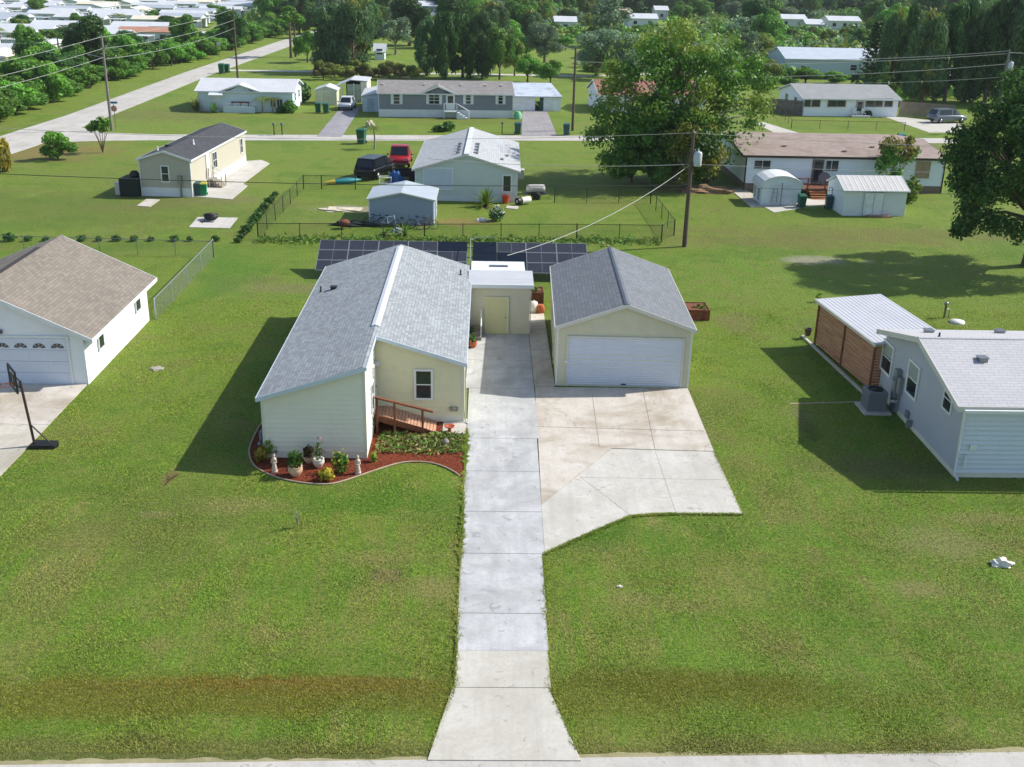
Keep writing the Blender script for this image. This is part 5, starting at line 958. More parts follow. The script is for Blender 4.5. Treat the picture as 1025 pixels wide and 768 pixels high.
for px in (383,425,462,487,503): p=at(px,84,3.7); a=p-Vector(gh.W((0,0))+(0,)); uu=a.length; boxvent(gh.root,min(wd-.5,(px-379)/134*wd),2.4,gh.roofz(2.4)+.02,.25,0,WPOT)
p=Vector(gh.W((u0+.5,0))); t=thing('porch_steps','white porch landing with side steps at the grey house door','steps',(p.x,p.y,0),gh.rz); m=MB(); m.box(-.9,-1.5,.82,.8,-.07,.92); m.build('landing',WHITE,t)
m=MB(); 
for x,y in ((-.85,-1.45),(.75,-1.45),(-.85,-.15),(.75,-.15)): q=MB(); q.box(x-.05,y-.05,0,x+.05,y+.05,1.795 if y<-1 else .815); q.build('post',WHITE,t)
m.box(-.9,-1.5,1.8,.8,-1.42,1.88)
for k in range(8): m.box(-.8+k*.2,-1.48,.92,-.76+k*.2,-1.44,1.8)
m.build('railing',WHITE,t)
for k in range(4): m=MB(); m.box(.8+k*.32,-1.5,0,1.12+k*.32,-.4,.75-.19*k); m.build('step',WHITE,t)
m=MB(); m.tube([(.8,-1.5,1.8),(2.2,-1.5,1.0),(2.2,-1.5,0)],.05,6); m.build('handrail',WHITE,t)
t=thing('storage_chest','large black storage chest before the white skirting of the grey house','chest',at(488,116.5),.1); m=MB(); m.box(-.85,-.4,0,.85,.4,.75); m.build('body',BLACK,t); m=MB(); m.box(-.9,-.45,.75,.9,.45,.85); m.build('lid',pbr('lid_dark','#26272b'),t)
t=thing('planter_tub','round grey planter tub left of the black chest','planter',at(476,116)); m=MB(); m.lathe([(.4,0),(.55,.4),(.6,.6),(.5,.58)],14); m.build('tub',ACG,t); link(quadmesh('foliage',leaves(60,ballgen((0,0,.7),(.4,.4,.2),.1),.16,3),L_GRY),'foliage',t)
bedplant(441,132,'low dark bush on the lawn of the grey house',L_DK,(1.0,.6,.4),200,.25,77); bedplant(449,131,'slightly taller green bush beside the low dark one',L_GREEN,(.8,.6,.55),200,.25,78)
# flat annex
ROOFB=pbr('roof_blue','#b6bfca',.6,0,.08,1.2,.4,('#5c6167',.6,.6)); O=at(513.5,111); fb_=Bld('carport','low white flat-fronted carport with a pale blue roof right of the grey house','carport',(O.x,O.y),.08,6.3,11)
m=MB(); m.box(0,0,0,2.9,.15,1.75); m.box(4.0,0,0,6.3,.15,1.75); m.box(0,.15,0,.15,11,1.75); m.box(6.15,.15,0,6.3,11,1.75); m.box(.15,10.85,0,4.0,11,1.75); m.build('wall',pbr('wall_white2','#d8dde4'),fb_.root); m=MB(); m.ext([(-.3,1.77),(11.3,2.35),(11.3,2.45),(-.3,1.9)],-.15,6.45,0,None,True); m.build('roof',ROOFB,fb_.root); m=MB(); m.box(3.5,-.02,0,4.0,.1,1.74); m.build('door',pbr('door_green','#234a42'),fb_.root)
pad('carport_drive',[(522,136.5),(557.5,136.5),(547.5,111),(523,111)],concrete('asphalt_mid','#8f8b8b','#9d9998','#7a7675',.3,.4),.03)
binn(518,134.5,'dark teal bin at the roadside left of the carport driveway',DGR,None,1.2); binn(567,135.5,'dark teal bin at the roadside right of the carport driveway',DGR,None,1.2); binn(362,144,'tall green bin standing on the near edge of the street',GRN,None,1.45); binn(901,147,'teal bin by the road near the grey vehicle on the right',pbr('bin_teal2','#1f6e68'),None,1.3)
lump('boulder','pale boulder on the lawn left of the grey house','boulder',371,127,(.5,.45,.75),pbr('boulder','#b5a998',.9,0,.2,3),6)
def mailbox(px,py,label): 
    t=thing('mailbox',label,'mailbox',at(px,py)); m=MB(); m.box(-.05,-.05,0,.05,.05,1.1); m.build('post',pbr('post_black','#2c2e2c'),t); m=MB(); m.ext([(-.12,1.1),(.12,1.1),(.12,1.25),(.08,1.33),(-.08,1.33),(-.12,1.25)],-.25,.25); m.build('box',pbr('mail_box','#5c6660'),t)
mailbox(274.5,135.5,'left mailbox of the pair on the lawn before the small-gabled home'); mailbox(282.5,135.5,'right mailbox of the pair on the lawn before the small-gabled home'); mailbox(502.5,134,'black mailbox left of the carport driveway')
t=thing('garden_lamp','green and white tub with a bicycle at the corner of the grey house','tub',at(518,119)); m=MB(); m.lathe([(.5,0),(.55,.5),(.3,.9)],12); m.build('tub',pbr('mint_green','#6fb58a'),t)
t.name='garden_tub'
# house behind the big tree
SHr=shingle('shingle_red','#9c6e60','x',.12,.2,.5,.1); O=at(600,113); rb=Bld('house','white house with a reddish brown roof half hidden behind the big spreading tree','house',(O.x,O.y),.08,14,9); rb.gable(2.3,3.7,'x',pbr('wall_whiteb','#d3dae0'),SHr,WHITE,.4,.3,.2); 
for a in (1,4,8,11): rb.win('F',a,1,a+1.2,2.1,WHITE,GLASS)
# white house right
SHg3=shingle('shingle_greyr','#9a9c9c','x',.1,.2,.45,.1); O=at(803.5,116); R=at(897,117.2); wd=(R-O).length; wh_=Bld('house','white single-storey house with grey roof and dark paired windows behind a black fence','house',(O.x,O.y),math.atan2(R.y-O.y,R.x-O.x),wd,11); wh_.gable(2.25,3.5,'x',pbr('siding_white','#eef0f4',.6,0,.02,.8),SHg3,WHITE,.35,.35,.2)
DTR=pbr('trim_mauve','#8f8487')
for a,c in ((806,810.5),(813.5,820),(829.5,837),(838.5,845.5),(867.5,874),(876,882.5),(886.5,892.5)):
    u0,z1=wh_.uz('F',a,99.3); u1,z0=wh_.uz('F',c,106.5); wh_.win('F',u0,z0,u1,z1,DTR,GLASS,(0,0),.1)
u0,_=wh_.uz('F',858,100); wh_.door('F',u0,.15,u0+.9,2.0,WHITE,DTR,MET,(.1,.9,.3,.95)); wh_.win('L',3,1,4,2,WHITE,GLASS); wh_.win('L',7,1,8,2,WHITE,GLASS)
p=at(859.5,117); t=thing('porch_chair','white porch stoop with chairs at the white house door','stoop',(p.x,p.y,0)); m=MB(); m.box(-1.2,-1,0,1.2,.3,.25); m.build('slab',OFFW,t); m=MB(); 
for x in (-.7,.5): m.box(x-.25,-.5,.5,x+.25,0,.56); m.box(x-.25,-.05,.56,x+.25,0,1.1)
m.build('seats',WHITE,t); m=MB(); 
for x in (-.9,-.5,.3,.7): m.box(x-.03,-.45,.25,x+.03,-.4,.5)
m.build('legs',WHITE,t)
bedplant(868,117,'dark bush at the foot of the white house wall',L_DK,(.7,.5,.45),120,.25,79)
def plankfence(name,label,a,b,h,mat):
    a=Vector((a.x,a.y,0)); b=Vector((b.x,b.y,0)); t=thing(name,label,'fence',a); d=(b-a); L=d.length; d/=L; rz=math.atan2(d.y,d.x); m=MB(); n=int(L/.16); r=random.Random(3)
    M=Matrix.Rotation(rz,4,'Z')
    for i in range(n): m.box(i*.16,-.02,.03,i*.16+.145,.0,h+r.uniform(-.04,.04),0,M)
    m.build('planks',mat,t); m=MB(); m.box(0,.001,h*.25,L,.05,h*.25+.09,0,M); m.box(0,.001,h*.8,L,.05,h*.8+.09,0,M); m.build('rails',mat,t)
    for i in range(int(L/2.4)+1): m=MB(); m.box(i*2.4,.05,0,i*2.4+.1,.15,h,0,M); m.build('post',mat,t)
FW=pbr('fence_wood','#85786a',.9,0,.2,2,.3); plankfence('wooden_fence','weathered grey wooden fence right of the white house',at(899,116),at(955,120),1.9,FW); plankfence('wooden_fence','weathered grey wooden fence left of the white house',at(760,112),at(803,116),1.9,pbr('fence_wood2','#6d655c',.9,0,.2,2,.3))
chain('wire_fence','thin black wire fence along the lawn of the white house',[a2(783,116),a2(792,128.5),a2(905,131)],1.0,FBLK,3.6,.35,.006)
pad('house_path',[(757,124),(764,122.5),(810,136.5),(782,137)],CONC,.03); pad('right_drive',[(885,117),(903,117.5),(960,124),(975,133),(930,133)],CONC,.03)
car(947,122.5,PI+.25,'grey SUV parked on the right before the wooden fence',pbr('car_silver','#6d747b',.3,.3,.04),'suv',4.9,1.9,1.75)
# blue metal building
O=at(785,78.5); bb=Bld('metal_building','large pale blue metal building with pale grey roof and dark base beyond the white house','building',(O.x,O.y),0,22,13); hr_=hgt(780,47.5,(O.x,O.y+6.5)); bb.gable(3.3,max(hr_,4.6),'x',pbr('metal_wall','#b8c7d0',.5,0,.04),ribroof('metal_roofg','#bcc3cb','x',.5),WHITE,.2,.2,0,.9,pbr('dark_base','#34424a'))
bb.win('F',11.5,1.6,12.6,2.5,WHITE,GLASS); bb.win('F',14.8,1.4,15.6,2.4,WHITE,GLASS); bb.win('F',2.8,1.4,3.4,2.2,WHITE,GLASS); bb.door('F',13.3,.95,14.2,2.6,WHITE,WHITE)
# ================================================================ poles and wires
POLE=pbr('pole_wood','#5e5046',.9,0,.2,2,.3); POLEG=pbr('pole_grey','#7b7570',.9,0,.2,2,.3)
def pole(px,py,top,label,mat,lamp=0,xf=False,arm=True,g=None,pos=None,h=None):
    b=pos or at(px,py); h=h or hgt(top[0],top[1],b); t=thing('utility_pole',label,'pole',b,0,g); m=MB(); m.tube([(0,0,0),(0,0,h*.5),(0,0,h)],[.17,.14,.11],10); m.build('pole',mat,t)
    if arm: 
        m=MB(); m.lathe([(.05,0),(.07,.08),(.04,.2)],8,0,(0,0,h)); m.lathe([(.05,0),(.07,.06),(.04,.12)],8,0,(.2,0,h-1.2)); m.box(0,-.03,h-1.3,.24,.03,h-1.24); m.build('insulator',MET,t)
    if lamp: m=MB(); m.tube([(0,0,h*abs(lamp)),(math.copysign(1.3,lamp),-.3,h*abs(lamp)+.35)],.04,6); m.lathe([(.04,0),(.18,.05),(.12,.15)],8,0,(math.copysign(1.45,lamp),-.33,h*abs(lamp)+.25)); m.build('lamp_arm',MET,t)
    if xf: m=MB(); m.lathe([(.05,-.5),(.26,-.46),(.28,-.4),(.28,.4),(.22,.5),(.06,.52),(.04,.7)],14,0,(.42,-.1,h-1.75)); m.box(.1,-.14,h-1.9,.2,-.06,h-1.4); m.build('transformer',pbr('transformer','#b9c0c4',.5,.1),t)
    return b,h
bp,hp=pole(685,247,(692,133),'brown utility pole with a grey transformer behind the garage',POLE,0,True)
b1,h1_=pole(112,131,(106,37),'weathered utility pole with lamp arm at the road corner left of the mobile home',POLEG,-.78); b2,h2=pole(238,79,(237.5,8),'utility pole beside the side road behind the small-gabled home',POLE); b3,h3=pole(573,131,(575,48),'tall brown utility pole with a lamp at the far roadside right of the carport',POLE,-.97)
b4,h4=pole(0,0,None,'grey utility pole at the right edge among the dark trees',POLEG,0,True,True,None,Vector((62,134,0)),9.6)
b5,h5=pole(0,0,None,'utility pole beyond the left edge of the back lawns',POLEG,0,False,True,None,Vector((-44,73,0)),8.2); b6,h6=pole(0,0,None,'utility pole beyond the right edge of the back lawns',POLEG,0,False,True,None,Vector((72,76,0)),8.2)
b7=b5
WIRE=pbr('wire_grey','#a9aba6',.5,.2,.05); WIRED=pbr('wire_dark','#3a3c3a',.6)
def wire(a,b,label,mat=WIRE,sag=.6,r=.022):
    a=Vector(a);b=Vector(b); n=20; m=MB(); m.tube([tuple(a.lerp(b,i/n)-a-Vector((0,0,sag*4*(i/n)*(1-i/n)))) for i in range(n+1)],r,4); return tag(m.build('power_line',mat,None,a),label,'power line')
def up(b,z,dx=0): return (b.x+dx,b.y,z)
wire(up(b7,9.2),up(b1,h1_),'top power line left of the weathered corner pole',WIRE,.35); wire(up(b7,8.1),up(b1,h1_-1.2),'middle power line left of the weathered corner pole',WIRE,.35); wire(up(b7,7.1),up(b1,h1_-2.1),'lowest power line left of the weathered corner pole',WIRE,.35)
wire(up(b1,h1_),up(b2,h2-.2),'top power line between the corner pole and the side road pole',WIRE,.5,.022); wire(up(b1,h1_-1.2),up(b2,h2-1.8),'middle power line between the corner pole and the side road pole',WIRE,.5,.022); wire(up(b1,h1_-2.3),up(b2,h2-3),'lowest power line between the corner pole and the side road pole',WIRE,.6,.022)
wire(up(b3,h3-1.5),up(b4,h4-.3),'power line from the roadside pole to the right behind the big tree',WIRE,.7); wire(up(b4,h4-.2),(110,139,9.2),'upper power line at the right edge',WIRE,.3)
wire((40,146,7.2),up(b4,h4),'upper power line across the dark trees on the right',WIRE,.3,.03); wire((34,141,5.4),up(b4,h4-1.5),'middle power line across the dark trees on the right',WIRE,.3,.03); wire((40,143,4.6),up(b4,h4-3),'lowest power line across the dark trees on the right',WIRE,.3,.02)
wire(up(bp,hp),up(b5,8.1),'top power line left of the transformer pole',WIRE,.9,.014); wire(up(bp,hp),up(b6,8.1),'top power line right of the transformer pole',WIRE,.9,.014)
wire(up(bp,hp-2.1),(-4,74,hp-2.0),'secondary line left of the transformer pole fading over the yard',WIRE,.3,.018); wire(up(bp,hp-2.1),up(b6,5.9),'secondary line right of the transformer pole',WIRE,.5,.014)
wire(up(bp,4.3),up(b5,4.9),'low dark communication cable left of the transformer pole',WIRED,.5,.024); wire(up(bp,4.3),up(b6,4.4),'low dark communication cable right of the transformer pole',WIRED,.5,.014)
wire(up(bp,hp-2.1),(1.2,59.4,3.0),'pale service line from the transformer pole down to the utility shed',WIRE,.7,.02)
t=thing('street_sign','blue street name sign with a stop sign at the road corner','street sign',at(116,127.5)); m=MB(); m.tube([(0,0,0),(0,0,2.6)],.035,6); m.build('post',MET,t); m=MB(); m.box(-.45,-.02,2.6,.45,.02,2.82); m.build('name_plate',pbr('sign_blue','#1f5f8c'),t); m=MB(); m.lathe([(.36,-.015),(.36,.015)],8,0,(0,0,0),Matrix.Translation((0,.0,2.05))@Matrix.Rotation(PI/2,4,'X')); m.build('stop_plate',pbr('sign_back','#b3876f'),t)
t=thing('road_sign','tall white sign post on the bank left of the side road','road sign',at(219.5,57)); m=MB(); m.tube([(0,0,0),(0,0,2.2)],.05,6); m.build('post',MET,t); m=MB(); m.box(-.35,-.02,2.0,.35,.02,2.7); m.build('plate',WPOT,t)
binn(222,74,'left green bin of the pair standing at the side road edge',GRN,None,1.5); binn(227.5,73,'right green bin of the pair standing at the side road edge',GRN,None,1.3)
# ================================================================ trees
BARK=pbr('bark','#6a5c4e',.95,0,.25,2,.2); BARKG=pbr('bark_grey','#8d857b',.95,0,.2,2,.2)
def crownV(seed,kind,R,cz,n,sz):
    r=np.random.default_rng(seed); R=np.array(R,float)
    if kind in('broad','shrub','sparse'):
        K={'broad':26,'shrub':12,'sparse':16}[kind]; d=r.normal(0,1,(K,3)); d[:,2]=d[:,2]*.8+(.25 if kind!='shrub' else 0); d/=np.linalg.norm(d,axis=1)[:,None]
        c=d*R*r.uniform(.35,.82,(K,1)); rad=r.uniform(.2,.42,K)*R.mean()
        def g(rr,n):
            i=rr.choice(K,n,p=rad**2/np.sum(rad**2)); dd=rr.normal(0,1,(n,3)); dd[:,2]+=.25; dd/=np.linalg.norm(dd,axis=1)[:,None]
            k=rr.uniform(.55 if kind!='sparse' else .3,1.12,(n,1)); p=c[i]+dd*k*rad[i][:,None]*np.array([1,1,.8]); 
            return p+[0,0,cz],dd
        V=leaves(n,g,sz,seed+1); L=[(c[i]+[0,0,cz]) for i in range(K)]
    elif kind=='feather':
        K=34; t_=r.uniform(0,1,K)**.8; a=r.uniform(0,2*PI,K); prof=np.sqrt(np.clip(1-(t_*1.9-.9)**2*.9,0.05,1)); rr_=prof*r.uniform(.3,.85,K); c=np.stack([np.cos(a)*rr_*R[0],np.sin(a)*rr_*R[1],(t_*2-1)*R[2]],1); rad=r.uniform(.22,.38,K)*R[0]
        def g(q,n):
            i=q.choice(K,n,p=rad**2/np.sum(rad**2)); dd=q.normal(0,1,(n,3)); dd/=np.linalg.norm(dd,axis=1)[:,None]; k=q.uniform(.4,1.1,(n,1)); p=c[i]+dd*k*rad[i][:,None]*np.array([1,1,1.7]); return p+[0,0,cz],dd
        V=leaves(n,g,sz,seed+1,3.2,.75); L=[(c[i]+[0,0,cz]) for i in range(0,K,2)]
    return V,L
def trunkMB(base_h,L,r0,limbs=True,seed=1,top=None,lean=(0,0)):
    m=MB(); rr=random.Random(seed); f=Vector((lean[0],lean[1],base_h)); m.tube([(0,0,-.1),(f.x*.4,f.y*.4,base_h*.5),tuple(f)],[r0*1.35,r0,r0*.8],9)
    if top: m.tube([tuple(f),(f.x,f.y,top)],[r0*.75,r0*.25],8)
    if limbs:
        for p in L:
            p=Vector(p); 
            if p.z<base_h*.9: p.z=base_h*1.1
            s=f if not top else Vector((f.x,f.y,min(top*.9,base_h+(p.z-base_h)*.6))); mid=s.lerp(p,.5)+Vector((rr.uniform(-.3,.3),rr.uniform(-.3,.3),rr.uniform(.1,.5)))
            m.tube([tuple(s),tuple(mid),tuple(p)],[r0*.42,r0*.25,r0*.07],5)
    return m
def mktree(name,label,kind,R,cz,n,sz,mat,bh,r0,seed,loc=(0,0,-500),group=None,bark=None,top=None,mat2=None,f2=.3,nl=12):
    t=thing(name,label,'tree',loc,0,group); V,L=crownV(seed,kind,R,cz,n,sz); mi=None; ms=[mat]
    if mat2: 
        ms=[mat,mat2]; c=V.reshape(-1,4,3).mean(1); s=np.sin(c[:,0]*1.1+seed)+np.sin(c[:,1]*1.3+seed*2)+np.sin(c[:,2]*1.7); mi=(s>np.quantile(s,1-f2)).astype(int)
    link(quadmesh('crown',V,ms,mi=mi),'crown',t); trunkMB(bh,L[:nl],r0,True,seed,top).build('trunk',bark or BARK,t); return t
protos={}
def setdims(k,w,h): protos[k]['w']=w; protos[k]['h']=h
def reg(key,fn,w,h): protos[key]=dict(fn=fn,w=w,h=h,obj=None)
reg('b1',lambda:mktree('tree','','broad',(4,4,3.6),4.4,13000,.25,L_MID,1.6,.25,101),9,8.3); reg('b2',lambda:mktree('tree','','broad',(4.4,4,3.8),4.7,13500,.25,L_BRI,1.7,.25,102,mat2=L_MID,f2=.4),9.5,9)
reg('b3',lambda:mktree('tree','','broad',(3.6,3.8,3.8),4.6,12000,.25,L_DK,1.6,.25,103),8.5,8.8); reg('b4',lambda:mktree('tree','','broad',(4.2,4.2,3.6),4.4,11500,.25,L_OLV,1.6,.25,104,mat2=L_MID,f2=.3),9.2,8.3)
reg('g1',lambda:mktree('tree','','broad',(4.4,4.4,3.9),4.6,13000,.22,L_GRY,1.4,.25,105),9.8,8.7); reg('g2',lambda:mktree('tree','','sparse',(4,4,3),5.2,2900,.3,L_GRY,2.4,.22,106,bark=BARKG),9,8.4)
reg('f1',lambda:mktree('casuarina_tree','','feather',(3.2,3.0,5.4),6.2,11000,.22,L_FEA,3,.25,107,top=10.0),6.0,11.8); reg('f2',lambda:mktree('casuarina_tree','','feather',(3.5,3.3,5.0),5.8,11500,.22,L_FEA,3,.25,108,top=10,mat2=L_OLV,f2=.2),6.6,11.2)
reg('f3',lambda:mktree('casuarina_tree','','feather',(3.1,3.1,5.4),6.2,11000,.22,L_DK,3,.25,109,top=10.0),5.8,11.8)
reg('s1',lambda:mktree('bush','','shrub',(2.0,1.9,1.7),1.55,5600,.17,L_BRI,.5,.08,110,mat2=L_MID,f2=.4),4.6,3.7); reg('s2',lambda:mktree('bush','','shrub',(2.2,2.0,1.9),1.75,5600,.17,L_MID,.5,.08,111),4.8,4.1)
reg('s3',lambda:mktree('bush','','shrub',(2.0,2.0,1.6),1.5,5000,.16,L_OLV,.5,.08,112,mat2=leafmat('leaf_reddish','#7b6a48','#6f7a3c'),f2=.4),4.6,3.5)
def palm():
    t=thing('palm_tree','','palm',(0,0,-500)); m=MB(); m.tube([(0,0,-.1),(.15,0,3),(.1,.1,6)],[.2,.14,.13],9); m.build('trunk',BARKG,t); r=random.Random(4); m=MB()
    for k in range(22):
        a=k*2.4; e=r.uniform(-.1,1.1); l=r.uniform(1.9,2.5); pts=[]; c,s=math.cos(a),math.sin(a)
        for q in (0,.25,.5,.75,1): pts.append(Vector((.1+c*l*q*math.cos(e*.6),.1+s*l*q*math.cos(e*.6),6+l*q*math.sin(e)-1.7*q*q)))
        wv=Vector((-s,c,0))
        for i in range(4):
            d=(pts[i+1]-pts[i])
            for j in range(5):
                b=pts[i]+d*j/5; L=.5*(1-.5*abs((i+j/5)/4*2-.9))
                for sd in (-1,1): tip=b+wv*sd*L+d*.25-Vector((0,0,.22)); m.add([b,b+d*.12,tip],[(0,1,2)])
    m.build('fronds',L_OLV,t); return t
reg('p',palm,4.4,7.2)
def pine():
    t=mktree('pine_tree','','sparse',(2.6,2.6,2.6),11,1900,.3,L_MID,9,.22,120,top=12.5,nl=14); return t
reg('pine',pine,5.5,14)
def norfolk():
    t=thing('norfolk_pine','','tree',(0,0,-500)); m=MB(); m.tube([(0,0,0),(0,0,11.5)],[.22,.04],8); 
    r=np.random.default_rng(3); pts=[]
    for k in range(16):
        z=2.2+k*.58; L=2.6*(1-(k/17)**1.4)+.3
        for j in range(6):
            a=j*PI/3+k*.5; m.tube([(0,0,z),(math.cos(a)*L,math.sin(a)*L,z+.25*L)],[.05,.015],4)
            for q in np.linspace(.25,1,7): pts.append((math.cos(a)*L*q,math.sin(a)*L*q,z+.25*L*q,.1+.25*q))
    pts=np.array(pts)
    def g(rr,n): i=rr.integers(0,len(pts),n); return pts[i,:3]+rr.normal(0,1,(n,3))*[.2,.2,.1],np.tile([0,0,1.],(n,1))
    m.build('trunk',BARK,t); link(quadmesh('crown',leaves(3600,g,.3,5),L_DK),'crown',t); return t
reg('nf',norfolk,5.6,12)
r0_=random.Random(21); NT_=[0]
def tree(key,px=None,by=None,topy=None,wpx=None,label='',pos=None,h=None,w=None,group=None,rz=None,topx=None):
    P_=protos[key]; b=Vector(pos) if pos else at(px,by)
    if h is None: h=hgt(topx if topx is not None else px,topy,b)
    if w is None: d=b.y*math.cos(math.radians(21))+CH*math.sin(math.radians(21)); w=wpx/FP*d
    sc=(w/P_['w'],w/P_['w'],h/P_['h'])
    rz=r0_.uniform(0,6.28) if rz is None else rz
    if P_['obj'] is None: o=P_['obj']=P_['fn'](); o.location=b; o.rotation_euler=(0,0,rz); o.scale=sc; o['label']=label; 
    else: 
        o=dup(P_['obj'],b,rz,sc,label)
        if 'group' in o and not group: del o['group']
    if group: o['group']=group
    return o
# ---- the big spreading tree
bt=at(672,180); hT=hgt(672,20,bt)
BIG1=leafmat('leaf_big','#5f8a2a','#416a22'); BIG2=leafmat('leaf_big_yellow','#8fa03c','#779434')
t=thing('spreading_tree','huge spreading tree with bare upper branches and mixed green and yellowish leaves','tree',bt)
r=np.random.default_rng(77)
Wb=7.9; K=120; dd=r.normal(0,1,(K,3)); dd[:,2]=dd[:,2]*.95+.2; dd/=np.linalg.norm(dd,axis=1)[:,None]; cc=dd*[Wb*.98,Wb*.85,hT*.47]*r.uniform(.35,.96,(K,1))+[.6,0,hT*.52]; rad=r.uniform(.55,1.35,K); cc[:,2]=np.clip(cc[:,2],1.6,hT-.6); cc[:,:2]*=np.clip(.78+cc[:,2:3]/hT*.4,.7,1.05)
def g(q,n):
    i=q.choice(K,n,p=rad**2/np.sum(rad**2)); d_=q.normal(0,1,(n,3)); d_[:,2]+=.3; d_/=np.linalg.norm(d_,axis=1)[:,None]; return cc[i]+d_*q.uniform(.45,1.15,(n,1))*rad[i][:,None]*[1,1,.75],d_
K2=52; ext=np.stack([r.uniform(-6.8,3.8,K2),r.uniform(-4.5,3,K2),r.uniform(1.6,6.6,K2)],1); cc=np.vstack([cc,ext]); rad=np.append(rad,r.uniform(.8,1.6,K2)); K=len(rad)
V=leaves(46000,g,.19,78); qd=r.normal(0,1,(3500,3)); qd/=np.linalg.norm(qd,axis=1)[:,None]; qp=qd*[Wb*1.02,Wb*.9,hT*.5]*r.uniform(.4,1.06,(3500,1))**.6+[.4,0,hT*.52]; qp=qp[qp[:,2]>1.2]; qd=qd[:len(qp)]; V=np.vstack([V,leaves(len(qp),lambda q,n:(qp,qd),.2,79)]); c=V.reshape(-1,4,3).mean(1); s=np.sin(c[:,0]*.9)+np.sin(c[:,1]*.8+1)+np.sin(c[:,2]*1.1)+c[:,2]*.12; mi=(s>np.quantile(s,.72)).astype(int)
link(quadmesh('crown',V,[BIG1,BIG2],mi=mi),'crown',t)
m=MB(); rr=random.Random(5)
for k in range(5):
    a=k*1.26; f=Vector((math.cos(a)*1.6,math.sin(a)*1.4,3.6+rr.random()*1.2)); m.tube([(math.cos(a)*.25,math.sin(a)*.25,-.1),tuple(f*.5),tuple(f)],[.34,.28,.22],9)
    for j in range(9):
        q=Vector(cc[(k*9+j)%K]); mid=f.lerp(q,.5)+Vector((rr.uniform(-.5,.5),rr.uniform(-.5,.5),.5)); m.tube([tuple(f),tuple(mid),tuple(q)],[.15,.09,.02],6)
for k in range(46):
    a=rr.uniform(0,6.28); q0=Vector(cc[rr.randrange(K)]); m.tube([tuple(q0*.75+Vector((0,0,hT*.12))),tuple(q0+Vector((rr.uniform(-.6,.6),rr.uniform(-.6,.6),rr.uniform(.3,1.3))))],[.07,.02],5)
m.build('trunk',BARKG,t)
yb_=at(688,190); t=thing('bushy_tree','smaller yellow-orange tinged tree in front of the huge spreading tree','tree',yb_); V,L=crownV(131,'broad',(2.9,2.3,2.9),3.3,5600,.22); c=V.reshape(-1,4,3).mean(1); link(quadmesh('crown',V,[leafmat('leaf_ochre','#a3a53c','#8c9e38'),BIG1],mi=(np.sin(c[:,0]*1.5)+np.sin(c[:,2]*1.9)>.35).astype(int)),'crown',t); trunkMB(1.2,L,.15).build('trunk',BARKG,t)
tree('s2',632,184,140,62,'dark leafy bush under the left side of the huge spreading tree'); tree('s2',652,188,150,50,'dark bush at the foot of the huge spreading tree'); 
tree('s3',708,187,160,26,'ragged brownish plant right of the transformer pole'); bedplant(697,180,'green cactus-like plant clump beside the transformer pole',L_GREEN,(.6,.5,.7),140,.3,91)
lump('brush_pile','brown pile of dry brush at the foot of the huge spreading tree','brush pile',706,192,(2.2,.9,.5),pbr('brush','#8c6f55',.95,0,.35,5),8)
# ---- tree at the right edge
rt=at(1030,266); t=thing('shade_tree','large dark-leaved tree overhanging the right edge of the lawn','tree',rt); R_=np.random.default_rng(88); K=78; dd=R_.normal(0,1,(K,3)); dd[:,2]=np.abs(dd[:,2])-.5; dd/=np.linalg.norm(dd,axis=1)[:,None]; c2=dd*[5.8,5.8,5.6]*R_.uniform(.55,.97,(K,1))+[0,0,7.7]; rd=R_.uniform(.5,1.3,K)
c2=np.vstack([c2,[[-4.6,-.5,3.4],[-5.0,-.4,2.7],[-4.4,0,4.2],[-3.4,-1.5,3.2],[-2.2,-2.4,2.8],[-5.3,-.3,2.3],[-.5,-2.6,3.0],[-4.6,.5,7.8],[-4.2,0,9.2],[-3.4,0,10.4],[-5.0,0,6.4],[-4.8,1,5.4]]]); rd=np.append(rd,[1.1,.9,1.2,1.1,1.0,.6,1.0,1.3,1.2,1.1,1.2,1.1]); K=len(rd)
def g(q,n):
    i=q.choice(K,n,p=rd**2/np.sum(rd**2)); d_=q.normal(0,1,(n,3)); d_[:,2]+=.2; d_/=np.linalg.norm(d_,axis=1)[:,None]; return c2[i]+d_*q.uniform(.45,1.15,(n,1))*rd[i][:,None]*[1,1,.75],d_
link(quadmesh('crown',leaves(42000,g,.17,89),leafmat('leaf_shade','#446e2a','#5d8a3c')),'crown',t); trunkMB(3.0,[c2[i] for i in range(0,K,3)],.42).build('trunk',BARK,t)

# small tree by sheds
p=at(893,196); t=thing('small_tree','sparse small tree with brownish top leaves in front of the pale blue home','tree',p); V,L=crownV(141,'sparse',(1.9,1.9,2.5),3.3,1500,.24); c=V.reshape(-1,4,3).mean(1); link(quadmesh('crown',V,[L_MID,leafmat('leaf_brown','#8f8048','#76803c')],mi=(c[:,2]+np.sin(c[:,0]*3)*.6>3.8).astype(int)),'crown',t); trunkMB(1.0,L,.07).build('trunk',BARKG,t); bedplant(910,203,'bright green low bush right of the double-doored shed',L_LIME,(.8,.6,1.2),320,.26,93)
